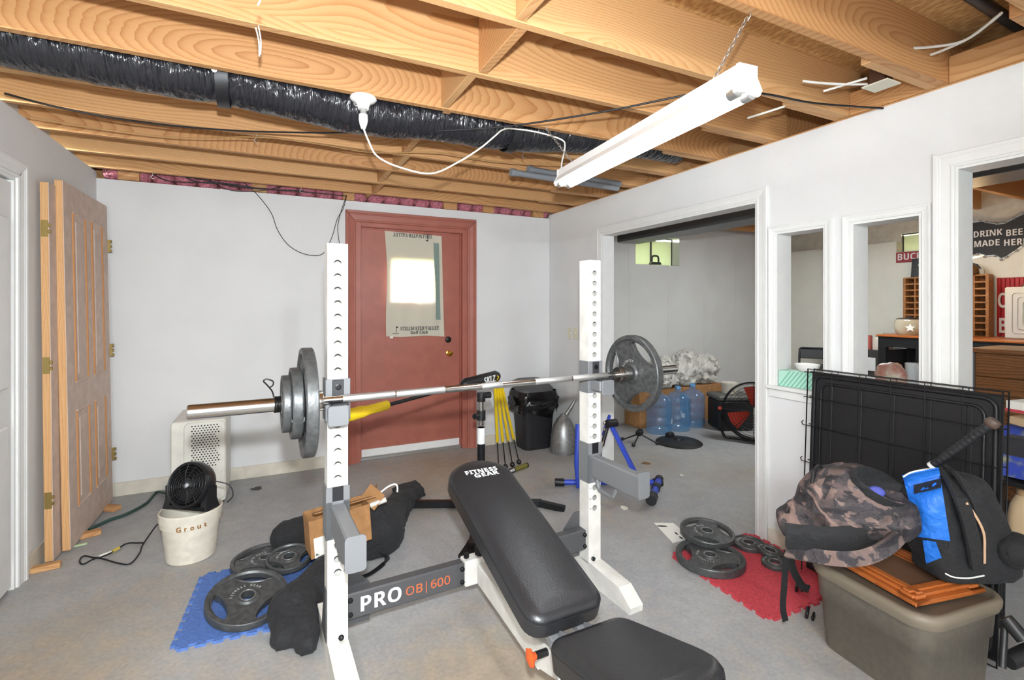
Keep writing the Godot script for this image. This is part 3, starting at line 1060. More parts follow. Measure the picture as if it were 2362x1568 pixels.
# ---------- things under the ceiling ----------
# closed loop of wire along a straight chain from a to b
func chain(st: SurfaceTool, a: Vector3, b: Vector3, link: float, r: float) -> void:
	var n := int(a.distance_to(b) / (link * 0.78))
	var d := (b - a).normalized()
	var s0 := d.cross(Vector3(0.3, 0.2, 0.9)).normalized()
	var s1 := d.cross(s0)
	for i in n:
		var c := a.lerp(b, (i + 0.5) / n)
		var sd := s0 if i % 2 == 0 else s1
		var pts := []
		for k in 8:
			var w := TAU * k / 8
			pts.append(c + d * cos(w) * link * 0.55 + sd * sin(w) * link * 0.28)
		tube(st, pts, r, 5, false, true)

func build_ceiling_things() -> void:
	var s: SurfaceTool
	var white := mt("white_enamel", "eceae6", 0.35)
	var steel := mt("zinc", "c8c8c6", 0.3, 0.9)
	var black := mt("black_rubber", "17171a", 0.45)
	var cord_white := mt("white_cord", "e4e2da", 0.45)
	# --- insulated duct: a wrinkled black plastic sleeve between two joists
	var path := []
	for q in [[-260, 100], [0, 148], [250, 196], [500, 238], [700, 278], [840, 310], [1000, 322], [1165, 346], [1300, 349], [1420, 356], [1560, 372]]:
		var p := onz(q[0], q[1], -2.475)
		path.append(Vector3(p.x, clampf(p.y, 2.2, 2.36) + 0.118, -2.475))
	path = curve(path, 14)
	var strap_x := [onz(502, 200, -2.475).x, onz(1165, 320, -2.475).x]
	var duct := thing("insulated_duct", "glossy black plastic sleeved duct slung under the ceiling joists", "duct", path[60])
	s = S()
	var rings := []
	var n := 40
	for i in path.size():
		var tg: Vector3 = (path[mini(i + 1, path.size() - 1)] - path[maxi(i - 1, 0)]).normalized()
		var sd := tg.cross(Vector3.UP).normalized()
		var up := sd.cross(tg)
		var ring := []
		var pinch := 0.0
		for sx in strap_x: pinch = maxf(pinch, exp(-pow((path[i].x - sx) / 0.05, 2)))
		for j in n:
			var w := TAU * j / n
			var r := 0.118 * (1.0 - 0.10 * pinch) + noise.get_noise_3d(path[i].x * 38.0, cos(w) * 4.0, sin(w) * 4.0) * 0.0045 + noise.get_noise_3d(path[i].x * 11.0, cos(w) * 2.0, sin(w) * 2.0 + 9.0) * 0.005
			ring.append(path[i] + (sd * -cos(w) + up * sin(w)) * r)
		rings.append(ring)
	loft(s, rings, true, true)
	var sleeve := mt("duct_plastic", "222226", 0.16, 0.0, {"heightmap_enabled": true, "heightmap_scale": 1.6})
	sleeve.heightmap_texture = noise_tex(FastNoiseLite.TYPE_SIMPLEX_SMOOTH, 0.03, Color.BLACK, Color.WHITE, 512, 3, 40)
	sleeve.uv1_triplanar = true
	sleeve.uv1_scale = Vector3(2.2, 0.6, 0.6)
	part("sleeve", s, sleeve, duct)
	for sx in strap_x:
		s = S()
		var c := Vector3.ZERO
		for p in path:
			if absf(p.x - sx) < 0.04: c = p
		var rows := []
		var k := 24
		for i in k + 1:
			var w := PI * (-0.08 + 1.16 * i / k)
			var q := c + Vector3(0, -sin(w) * 0.122, cos(w) * 0.122 )
			rows.append([q + Vector3(-0.024, 0, 0), q + Vector3(0.024, 0, 0)])
		rows.push_front([Vector3(sx - 0.024, YJ + 0.06, -2.348), Vector3(sx + 0.024, YJ + 0.06, -2.348)])
		cloth(s, rows, 0.004)
		part("hanger_strap", s, black, duct, "black strap nailed to the joist")
		s = S()
		lathe(s, [Vector2(0.012, 0), Vector2(0.010, 0.003), Vector2(0, 0.004)], 12, Transform3D(Basis(Vector3.RIGHT, Vector3(0, -0.3, 0.95).normalized(), Vector3(0, -0.95, -0.3).normalized()), Vector3(sx, YJ + 0.005, -2.335)))
		part("nail", s, steel, duct)
	# --- hanging shop light with two tubes
	var p0 := Vector3(1.398, 2.045, -2.228)
	var p1 := Vector3(1.282, 2.045, -1.013)
	var lamp := shop_light(p0, p1, "white twin-tube fluorescent shop light hung on chains above the bench", "lamp", 0.4, 0.10)
	for q in [[Vector3(1.292, 2.115, -1.16), onz(1724, 40, -1.10), "chain"], [Vector3(1.385, 2.115, -2.10), Vector3(1.33, 2.36, -2.30), "chain"]]:
		s = S()
		chain(s, q[0], q[1], 0.022, 0.0016)
		part("chain", s, steel, lamp)
		s = S()
		tube(s, curve([q[1] + Vector3(0, 0.03, 0), q[1] + Vector3(0.0, 0.004, 0.012), q[1] + Vector3(0, -0.012, 0.002)], 4), 0.002, 6)
		part("hook", s, steel, lamp)
	# fill lamps added out of view, behind the camera and in the bar room
	shop_light(Vector3(0.35, 2.045, 1.9), Vector3(0.35, 2.045, 0.68), "added fill shop light out of view, hung mid-room before the front wall", "lamp", 4.0, 0.75)
	shop_light(Vector3(-0.55, 2.045, 1.9), Vector3(-0.55, 2.045, 0.68), "added fill shop light out of view near the front end of the left wall", "lamp", 4.0, 0.75)
	shop_light(Vector3(4.4, 2.2, -0.2), Vector3(4.4, 2.2, 1.0), "added unseen shop light brightening the bar room from over the counter", "lamp", 0.5, 0.05)
	shop_light(Vector3(4.7, 2.25, -3.3), Vector3(4.7, 2.25, -2.2), "added unseen shop light brightening the bar room near the back wall", "lamp", 3.0, 0.15)
	# --- porcelain lampholder, plug adapter and the lamp's cord
	var pc := onz(838, 232, -2.325)
	pc.y = 2.357
	var ph := thing("lampholder", "white porcelain lampholder screwed under the joist beside the duct", "lampholder", pc)
	s = S()
	lathe(s, [Vector2(0, 0.001), Vector2(0.058, 0.0), Vector2(0.060, -0.008), Vector2(0.052, -0.017), Vector2(0.034, -0.026), Vector2(0.027, -0.040), Vector2(0.024, -0.055), Vector2(0.018, -0.056), Vector2(0, -0.05)], 28, T(pc))
	part("base", s, mt("porcelain", "f0eee9", 0.15), ph)
	s = S()
	lathe(s, [Vector2(0, -0.05), Vector2(0.014, -0.052), Vector2(0.015, -0.078), Vector2(0.013, -0.08), Vector2(0, -0.081)], 16, T(pc))
	part("screw_shell", s, mt("adapter_grey", "b9b9b8", 0.35, 0.5), ph)
	s = S()
	lathe(s, [Vector2(0, -0.078), Vector2(0.020, -0.08), Vector2(0.021, -0.105), Vector2(0.017, -0.125), Vector2(0.010, -0.145), Vector2(0, -0.147)], 16, T(pc))
	part("socket_adapter", s, white, ph)
	s = S()
	var cp := [pc + Vector3(0, -0.14, 0)]
	for q in [[850, 325, -2.34], [870, 360, -2.36], [920, 385, -2.38], [995, 400, -2.40], [1060, 372, -2.36], [1110, 340, -2.34], [1140, 315, -2.33], [1160, 299, -2.345], [1185, 297, -2.345], [1240, 305, -2.335], [1295, 322, -2.325], [1303, 340, -2.30], [1296, 375, -2.26], [1294, 405, -2.21]]:
		cp.append(onz(q[0], q[1], q[2]))
	tube(s, curve(cp, 6), 0.0045, 8)
	single("lamp_cord", s, cord_white, "white flat cord looping from the lampholder to the shop light", "cord")
	# --- black cable draped along the joists
	s = S()
	cp = []
	for q in [[10, 215, 2.345], [120, 244, 2.345], [260, 272, 2.342], [400, 290, 2.335], [560, 302, 2.325], [720, 306, 2.31], [850, 305, 2.295], [1000, 302, 2.29], [1180, 290, 2.295], [1400, 256, 2.31], [1640, 210, 2.335], [1760, 216, 2.34], [1880, 238, 2.34], [2040, 250, 2.345]]:
		cp.append(fl(q[0], q[1], q[2]))
	tube(s, curve(cp, 6), 0.0048, 8)
	single("black_cable", s, black, "long black cable strung from the left wall past the duct to the partition", "cable")
	# tan thin cable along the far joists
	s = S()
	cp = []
	for q in [[60, 268], [250, 300], [420, 318], [590, 316], [720, 330], [860, 352], [1010, 352], [1140, 372], [1290, 378], [1390, 370]]:
		cp.append(fl(q[0], q[1], 2.345))
	tube(s, curve(cp, 5), 0.0035, 6)
	single("tan_cable", s, mt("tan_cord", "a9824f", 0.6), "thin tan cable sagging under the far joists", "cable")
	# --- wires above the back wall
	var wires := [
		[[330, 360], [345, 392], [380, 415], [430, 420], [500, 421], [560, 428], [600, 436]],
		[[380, 366], [410, 395], [450, 418], [520, 424], [580, 432], [640, 438], [700, 442], [800, 452]],
		[[215, 372], [250, 388], [300, 392], [380, 402], [460, 412], [540, 430], [610, 436], [700, 440]],
		[[555, 415], [590, 445], [625, 490], [640, 530], [665, 565], [700, 585], [735, 589], [752, 578]],
		[[800, 450], [792, 480], [778, 505], [768, 540], [760, 560]],
		[[799, 452], [786, 490], [779, 525], [783, 562]],
		[[470, 402], [500, 425], [540, 440], [600, 440], [650, 430]],
	]
	for i in wires.size():
		s = S()
		cp = []
		for q in wires[i]:
			var z := ZB + 0.03 + 0.012 * (i % 3)
			var p := onz(q[0], q[1], z)
			cp.append(p)
		tube(s, curve(cp, 5), 0.004 if i < 3 else 0.003, 6)
		single("loose_wire", s, black, ["thick black wire bundled on the wall top near the left corner", "black wire dipping from the joists onto the wall top bundle", "black wire running flat along the top of the pink insulation", "long black wire hanging in a loop down the white back wall", "black wire dropping beside the red door casing to the rack post", "second black wire hanging close beside the door casing", "short black wire tangled in the bundle above the white wall"][i], "wire")
	# --- grey foam pipe sleeves slung under the far joists
	for q in [[[1178, 397], [1425, 415], -2.95], [[1218, 390], [1430, 407], -3.0]]:
		s = S()
		var a := onz(q[0][0], q[0][1], q[2])
		var b := onz(q[1][0], q[1][1], q[2] - 0.05)
		b.y = a.y
		tube(s, [a, a.lerp(b, 0.04), a.lerp(b, 0.05), b], [0.026, 0.026, 0.021, 0.021], 14)
		single("pipe_end" if q[0][0] == 1178 else "pipe", s, mt("pipe_grey", "7e8287", 0.5), "grey pipe with a thick end collar under the far joists" if q[0][0] == 1178 else "shorter grey pipe lying above the collared pipe under the joists", "pipe")
	# small cup hooks under the joists
	for q in [[592, 315, -3.11], [1208, 362, -2.71], [352, 366, -4.34], [695, 410, -4.34]]:
		var p := onz(q[0], q[1], q[2])
		p.y = YJ
		s = S()
		var pts := [p + Vector3(0, 0.004, 0), p + Vector3(0, -0.02, 0)]
		for k in 7:
			var w := PI * 0.5 + PI * 1.3 * k / 6
			pts.append(p + Vector3(cos(w) * 0.011, -0.031 + sin(w) * 0.011, 0))
		tube(s, pts, 0.0022, 6)
		single("cup_hook", s, steel, "small steel cup hook screwed under a ceiling joist", "hook", "cup hooks in the joists")
	# --- white house wiring in the near bays
	var romex := [
		[[1853, 187], [1890, 191], [1940, 194], [2000, 194]], [[1900, 210], [1950, 195], [2000, 180]],
		[[2080, 112], [2150, 108], [2220, 95], [2280, 55], [2310, 30]], [[2122, 134], [2170, 118], [2240, 85], [2300, 38]],
		[[1725, 272], [1770, 258], [1810, 245]],
	]
	for i in romex.size():
		s = S()
		cp = []
		for q in romex[i]:
			cp.append(fl(q[0], q[1], 2.45 if i == 2 or i == 3 else (2.375 if i < 2 else 2.35)))
		tube(s, curve(cp, 5), 0.0055, 8)
		single("house_wire", s, cord_white, ["white house cable entering the ceiling box from the joist", "thin white cable crossing behind the ceiling box", "white cable bundle bending up through the bay over the partition", "white cable branching beside the cable bundle over the partition", "short white cable stretched under the joist behind the shop light"][i], "cable")
	var jb := fl(2032, 197, 2.36)
	var jt := thing("junction_box", "brown ceiling junction box with a square ivory cover plate", "junction box", jb)
	s = S()
	bx(s, T(jb + Vector3(0, 0.045, 0)), Vector3(0.07, 0.085, 0.06), 0.004)
	part("box", s, mt("box_brown", "4a2c20", 0.6), jt)
	s = S()
	bx(s, T(jb + Vector3(0, 0.0, 0)), Vector3(0.105, 0.006, 0.105), 0.002)
	part("cover_plate", s, mats["ivory"], jt)
	# thin white wires dangling from a joist face
	for q in [[590, 64, 598, 130], [596, 60, 601, 126], [598, -2, 594, 12]]:
		s = S()
		var a := onz(q[0], q[1], -1.86 if q[1] > 0 else -1.465)
		var b := onz(q[2], q[3], -1.845 if q[1] > 0 else -1.45)
		tube(s, curve([a, a.lerp(b, 0.5) + Vector3(0.004, 0, 0.006), b], 4), 0.0025, 6)
		single("dangling_wire", s, cord_white, "short thin white wire dangling from a ceiling joist beside the duct", "wire", "white wire ends on the joists")
	# black pipe between the near joists
	s = S()
	tube(s, [Vector3(1.75, 2.545, -0.86), Vector3(3.2, 2.545, -0.90)], 0.022, 12)
	single("drain_pipe", s, mt("black_pipe", "2a2a2c", 0.4), "black pipe running between the near joists under the strand board", "pipe")

func shop_light(p0: Vector3, p1: Vector3, label: String, cat: String, energy: float, around: float) -> Node3D:
	var o := thing("shop_light", label, cat, (p0 + p1) / 2.0)
	var d := (p1 - p0).normalized()
	var x := Vector3.UP.cross(d).normalized()
	var L := p0.distance_to(p1)
	var t := Transform3D(Basis(x, Vector3.UP, d), (p0 + p1) / 2.0)
	var white: Material = mats["white_enamel"]
	var s := S()
	var prof := PackedVector2Array([Vector2(-0.034, 0.075), Vector2(0.034, 0.075), Vector2(0.034, 0.042), Vector2(0.052, 0.012), Vector2(0.048, 0.012), Vector2(0.012, 0.034), Vector2(0.0, 0.018), Vector2(-0.012, 0.034), Vector2(-0.048, 0.012), Vector2(-0.052, 0.012), Vector2(-0.034, 0.042)])
	prism(s, prof, L, t)
	part("housing", s, white, o)
	for e in [-1, 1]:
		s = S()
		prism(s, PackedVector2Array([Vector2(-0.036, 0.077), Vector2(0.036, 0.077), Vector2(0.036, 0.042), Vector2(0.056, 0.006), Vector2(0.046, -0.012), Vector2(0.006, -0.008), Vector2(0, 0.004), Vector2(-0.006, -0.008), Vector2(-0.046, -0.012), Vector2(-0.056, 0.006), Vector2(-0.036, 0.042)]), 0.012, t * T(Vector3(0, 0, e * (L / 2.0 + 0.004))))
		part("end_cap", s, white, o)
	var glow := mt("tube_glow", "ffffff", 0.4, 0.0, {"emission_enabled": true, "emission": Color(1.0, 0.99, 0.96), "emission_energy_multiplier": 2.2})
	for sx in [-0.027, 0.027]:
		s = S()
		tube(s, [t * Vector3(sx, -0.004, -L / 2.0 + 0.03), t * Vector3(sx, -0.004, L / 2.0 - 0.03)], 0.0165, 14)
		var tb := part("tube", s, glow, o)
		for e in [-1, 1]:
			s = S()
			tube(s, [t * Vector3(sx, -0.004, e * (L / 2.0 - 0.035)), t * Vector3(sx, -0.004, e * (L / 2.0 - 0.003))], 0.0168, 14)
			part("tube_cap", s, mats["zinc"], tb)
	var al := AreaLight3D.new()
	al.name = "tube_light"
	o.add_child(al)
	al.area_size = Vector2(0.09, L - 0.08)
	al.transform = Transform3D(Basis(x, d, Vector3.UP * 1.0), Vector3(0, -0.026, 0))
	# the light looks along its own -z, which is down
	al.light_energy = energy
	al.light_color = Color(0.95, 0.98, 1.0)
	al.area_range = 20.0
	al.area_attenuation = 2.0
	al.shadow_enabled = true
	# the tubes also shine sideways: three round lights along them
	for k in 3:
		var om := OmniLight3D.new()
		om.name = "tube_side_light"
		o.add_child(om, true)
		om.position = d * L * (k - 1) * 0.33 + Vector3(0, -0.036, 0)
		om.light_energy = around
		om.light_color = al.light_color
		om.light_size = 0.014
		om.omni_range = 20.0
		om.omni_attenuation = 2.0
		om.shadow_enabled = true
	return o

# ---------- squat rack, bench, barbell ----------
var RK := Transform3D()    # rack frame: x along the bar, z towards the lifter

func rk(px: float, py: float, zl: float) -> Vector3:
	var inv := RK.affine_inverse()
	var o := inv * Vector3(0, EYE, 0)
	var d := inv.basis * ray(px, py)
	var t := (zl - o.z) / d.z
	return o + d * t

# a square tube post with a row of round holes through its front wall
func holed_post(st: SurfaceTool, x: float, y0: float, y1: float, w: float, holes: Array, hr: float) -> void:
	var h := w / 2.0
	var th := 0.003
	var pitch: float = holes[1] - holes[0]
	var yy := y0
	for k in holes.size() + 1:
		var ya: float = (holes[k] - pitch / 2.0) if k < holes.size() else y1
		if ya > yy + 0.0001:
			quad(st, Vector3(x - h, yy, 0), Vector3(x + h, yy, 0), Vector3(x + h, ya, 0), Vector3(x - h, ya, 0))
		if k == holes.size(): break
		yy = ya + pitch
		var c := Vector3(x, holes[k], 0)
		var n := 24
		for i in n:
			var ra := _on_rect(i, h, pitch / 2.0)
			var rb := _on_rect(i + 1, h, pitch / 2.0)
			var pa := c + ra.normalized() * hr
			var pb := c + rb.normalized() * hr
			var ea := c + ra
			var eb := c + rb
			quad(st, pa, ea, eb, pb)
			quad(st, pb + Vector3(0, 0, -th), pa + Vector3(0, 0, -th), pa, pb)
	# the other three walls, both skins
	for q in [[-h, -w, h, -w], [h, 0, h, -w], [-h, 0, -h, -w]]:
		var a := Vector3(x + q[0], 0, q[1])
		var b := Vector3(x + q[2], 0, q[3])
		var ya := Vector3(0, y0, 0)
		var yb := Vector3(0, y1, 0)
		quad(st, a + ya, b + ya, b + yb, a + yb)
		var nn := Vector3(0, 0, 1) * th if q[1] == q[3] else Vector3(-signf(q[0]), 0, 0) * th
		quad(st, b + ya + nn, a + ya + nn, a + yb + nn, b + yb + nn)
	quad(st, Vector3(x - h, y1, 0), Vector3(x + h, y1, 0), Vector3(x + h, y1, -w), Vector3(x - h, y1, -w))

func _on_rect(i: int, h: float, p: float) -> Vector3:
	var cs := [Vector3(-h, -p, 0), Vector3(h, -p, 0), Vector3(h, p, 0), Vector3(-h, p, 0)]
	i = i % 24
	return cs[i / 6].lerp(cs[(i / 6 + 1) % 4], (i % 6) / 6.0)

# a mesh in the rack's own coordinates
func rpart(called: String, st: SurfaceTool, m: Material, parent: Node, label := "") -> MeshInstance3D:
	var o := lpart(called, st, m, parent, label)
	return o

func build_rack() -> void:
	var A := Vector3(0.224, 0, -1.989)
	var B := Vector3(1.469, 0, -2.045)
	var u := (B - A).normalized()
	RK = Transform3D(Basis(u, Vector3.UP, u.cross(Vector3.UP)), (A + B) / 2.0)
	var hx := A.distance_to(B) / 2.0
	var rack := thing("bench_rack", "white steel power rack with numbered posts and grey safety arms", "rack", RK.origin)
	rack.transform = RK
	var white := mt("powder_white", "e3e0d8", 0.42)
	grained(white, 0.93, 0.02, 1.5, 0.0, 14)
	var grey := mt("powder_grey", "77787a", 0.45, 0.1)
	var dark := mt("powder_dark", "4b4b4d", 0.5, 0.1)
	var blackp := mt("black_plastic", "161618", 0.45)
	var ink := mt("print_grey", "6e6e70", 0.7)
	var bolt := mt("black_bolt", "1b1b1d", 0.4, 0.5)
	var holes := []
	for k in 24: holes.append(0.367 + 0.0519 * k)
	var s: SurfaceTool
	for side in [-1, 1]:
		var x: float = side * hx
		var top := 1.637 if side < 0 else 1.627
		s = S()
		holed_post(s, x, 0.090, top, 0.076, holes, 0.0142)
		var post := rpart("post", s, white, rack)
		for k in 24:
			var nx := x + (0.027 if side < 0 else -0.027)
			var nm := lettering("hole_number", "%02d" % (k + 1), 0.0088, Transform3D(Basis(), Vector3(nx, 0.367 + 0.0519 * k, 0.0006)), ink, post, "Droid Sans", 400, 0.95, 0.0004)
		# safety arm: sleeve, arm, end plate, handle
		s = S()
		bxc(s, Vector3(x - 0.044, 0.50, -0.076), Vector3(x - 0.0385, 0.70, 0.006), 0.001)
		bxc(s, Vector3(x + 0.0385, 0.50, -0.076), Vector3(x + 0.044, 0.70, 0.006), 0.001)
		bxc(s, Vector3(x - 0.044, 0.50, 0.001), Vector3(x - 0.020, 0.70, 0.007), 0.001)
		bxc(s, Vector3(x + 0.020, 0.50, 0.001), Vector3(x + 0.044, 0.70, 0.007), 0.001)
		bxc(s, Vector3(x - 0.044, 0.50, 0.001), Vector3(x + 0.044, 0.645, 0.007), 0.001)
		var arm := rpart("safety_arm", s, grey, rack)
		s = S()
		bxc(s, Vector3(x - 0.022, 0.645, 0.002), Vector3(x + 0.022, 0.70, 0.006), 0.001)
		rpart("pin_pad", s, blackp, arm)
		s = S()
		bxc(s, Vector3(x - 0.026, 0.530, 0.007), Vector3(x + 0.026, 0.636, 0.345), 0.006)
		rpart("arm_tube", s, grey, arm)
		s = S()
		prism(s, rounded(0.068, 0.118, 0.014, 4, Vector2(x, 0.594)), 0.006, T(Vector3(0, 0, 0.348)))
		rpart("end_plate", s, grey, arm)
		s = S()
		tube(s, curve([Vector3(x, 0.53, 0.02), Vector3(x, 0.478, 0.035), Vector3(x, 0.470, 0.09), Vector3(x, 0.475, 0.14), Vector3(x, 0.525, 0.17)], 6), 0.011, 10)
		rpart("arm_handle", s, grey, arm)
		# J hook with its lip in front of the bar
		s = S()
		bxc(s, Vector3(x - 0.046, 0.955, -0.070), Vector3(x - 0.0385, 1.115, 0.006), 0.002)
		bxc(s, Vector3(x + 0.0385, 0.955, -0.070), Vector3(x + 0.046, 1.115, 0.006), 0.002)
		bxc(s, Vector3(x - 0.046, 0.955, 0.001), Vector3(x + 0.046, 1.115, 0.008), 0.002)
		bxc(s, Vector3(x - 0.032, 0.972, 0.004), Vector3(x + 0.032, 1.024, 0.084), 0.006)
		var jh := rpart("bar_hook", s, grey, rack)
		s = S()
		prism(s, rounded(0.074, 0.075, 0.010, 4, Vector2(x + 0.012 * -side * -1.0, 0.990)), 0.012, T(Vector3(0, 0, 0.088)), false, 0.002)
		rpart("hook_lip", s, grey, jh)
		s = S()
		bxc(s, Vector3(x - 0.021, 1.028, 0.007), Vector3(x + 0.021, 1.112, 0.012), 0.002)
		bxc(s, Vector3(x - 0.030, 1.024, 0.008), Vector3(x + 0.030, 1.030, 0.080), 0.002)
		rpart("hook_pad", s, mt("pad_black", "2c2c2e", 0.6), jh)
		s = S()
		lathe(s, [Vector2(0.012, 0), Vector2(0.012, 0.002), Vector2(0.007, 0.003), Vector2(0.007, 0.0005), Vector2(0, 0.0005)], 16, Transform3D(Basis(Vector3.RIGHT, Vector3(0, 0, 1), Vector3.DOWN), Vector3(x, 1.085, 0.012)))
		rpart("bushing", s, bolt, jh)
		# foot on the floor: a sloped neck from the post down to a long white runner
		s = S()
		prism(s, PackedVector2Array([Vector2(0.30, 0.0), Vector2(-0.30, 0.0), Vector2(-0.305, 0.03), Vector2(-0.225, 0.088), Vector2(-0.03, 0.100), Vector2(0.30, 0.100)]), 0.076, Transform3D(Basis(Vector3(0, 0, -1), Vector3.UP, Vector3.RIGHT), Vector3(x, 0, 0)))
		var foot := rpart("foot", s, white, rack)
		for q in [[0.012, 0.112, 0.0]]:
			s = S()
			lathe(s, [Vector2(0.011, 0), Vector2(0.011, 0.006), Vector2(0.006, 0.009), Vector2(0.004, 0.020), Vector2(0, 0.021)], 8, Transform3D(Basis(Vector3.RIGHT, Vector3(0, 0.5, 0.86), Vector3(0, -0.86, 0.5)), Vector3(x + q[0] * -side, q[1], q[2] + 0.002)))
			rpart("bolt", s, bolt, foot)
		for e in [-0.300]:
			s = S()
			bxc(s, Vector3(x - 0.040, 0.0, e - 0.01), Vector3(x + 0.040, 0.102, e + 0.01), 0.004)
			rpart("end_cap", s, blackp, foot)
		# dark gusset plates between post and cross beam
		s = S()
		prism(s, PackedVector2Array([Vector2(0, 0.102), Vector2(0, 0.33), Vector2(-side * 0.03, 0.33), Vector2(-side * 0.10, 0.255), Vector2(-side * 0.10, 0.102)]), 0.006, T(Vector3(x - side * 0.038, 0, -0.079)))
		prism(s, PackedVector2Array([Vector2(0, 0.102), Vector2(0, 0.30), Vector2(0.04, 0.30), Vector2(0.115, 0.102)]), 0.004, Transform3D(Basis(Vector3(0, 0, -1), Vector3.UP, Vector3.RIGHT), Vector3(x + side * 0.041, 0, -0.01)))
		rpart("gusset", s, dark, rack)
	# cross beam in two halves, with the print on the left one
	for q in [[-hx + 0.038, -0.085], [0.085, hx - 0.038]]:
		s = S()
		bxc(s, Vector3(q[0], 0.155, -0.070), Vector3(q[1], 0.258, -0.018), 0.006)
		var beam := rpart("cross_beam", s, dark, rack, "dark grey cross beam")
		if q[0] < 0:
			lettering("lettering", "PRO", 0.058, Transform3D(Basis(), Vector3(-0.452, 0.206, -0.0175)), mt("print_white", "d8d8d4", 0.6), beam, "Droid Sans", 700, 1.1, 0.0008)
			lettering("lettering", "OB|600", 0.036, Transform3D(Basis(), Vector3(-0.252, 0.205, -0.0175)), mt("print_orange", "c65f33", 0.6), beam, "Droid Sans", 400, 1.12, 0.0008)
		for bxx in [q[0] + 0.012, q[1] - 0.012]:
			for yy in [0.178, 0.235]:
				s = S()
				lathe(s, [Vector2(0.010, 0), Vector2(0.010, 0.008), Vector2(0.006, 0.012), Vector2(0, 0.013)], 8, Transform3D(Basis(Vector3.RIGHT, Vector3(0, 0, 1), Vector3.DOWN), Vector3(bxx, yy, -0.018)))
				rpart("bolt", s, bolt, beam)
	# centre bracket that carries the bench, with a black stopper on top
	s = S()
	bxc(s, Vector3(-0.083, 0.150, -0.074), Vector3(0.083, 0.264, -0.014), 0.004)
	var br := rpart("centre_bracket", s, white, rack)
	for q in [[-0.065, 0.013], [0.0, 0.024], [0.045, 0.012]]:
		s = S()
		lathe(s, [Vector2(q[1] * 0.8, 0), Vector2(q[1], 0.006), Vector2(q[1], 0.020 * q[1] / 0.013), Vector2(0, 0.022 * q[1] / 0.013)], 8, T(Vector3(q[0], 0.264, -0.044)))
		rpart("bolt", s, bolt, br)
	build_bench()
	build_barbell(hx)

# upholstered pad: outline in the xz plane of t, rounded top edge
func pad_mesh(st: SurfaceTool, outline: PackedVector2Array, th: float, t: Transform3D) -> void:
	if Geometry2D.is_polygon_clockwise(outline): outline.reverse()
	var k := outline.size()
	var c := Vector2.ZERO
	for p in outline: c += p
	c /= k
	var nrm := []
	for i in k:
		var a := outline[(i - 1 + k) % k]
		var b := outline[(i + 1) % k]
		nrm.append(Vector2(b.y - a.y, -(b.x - a.x)).normalized())
	var steps := [[0.0, -th], [0.0, -0.010], [0.0, 0.0 - 0.008], [0.003, -0.006], [0.0, -0.004], [0.004, 0.003], [0.012, 0.011], [0.024, 0.016], [0.045, 0.0185]]
	var rings := []
	for q in steps:
		var ring := []
		for i in k:
			var p: Vector2 = outline[i] - nrm[i] * q[0]
			ring.append(t * Vector3(p.x, q[1], -p.y))
		rings.append(ring)
	loft(st, rings, true, false)
	# crowned top: the outline shrinks sideways onto the spine
	st.set_smooth_group(1)
	var last: Array = rings[-1]
	for f in [0.75, 0.5, 0.25, 0.0]:
		var next := []
		for i in k:
			var p: Vector2 = outline[i] - nrm[i] * 0.045
			next.append(t * Vector3(p.x * f, 0.0185 + 0.005 * (1.0 - f * f), -lerpf(c.y + (p.y - c.y) * 0.92, p.y, f)))
		for i in k:
			var j := (i + 1) % k
			quad(st, last[i], last[j], next[j], next[i])
		last = next
	st.set_smooth_group(-1)

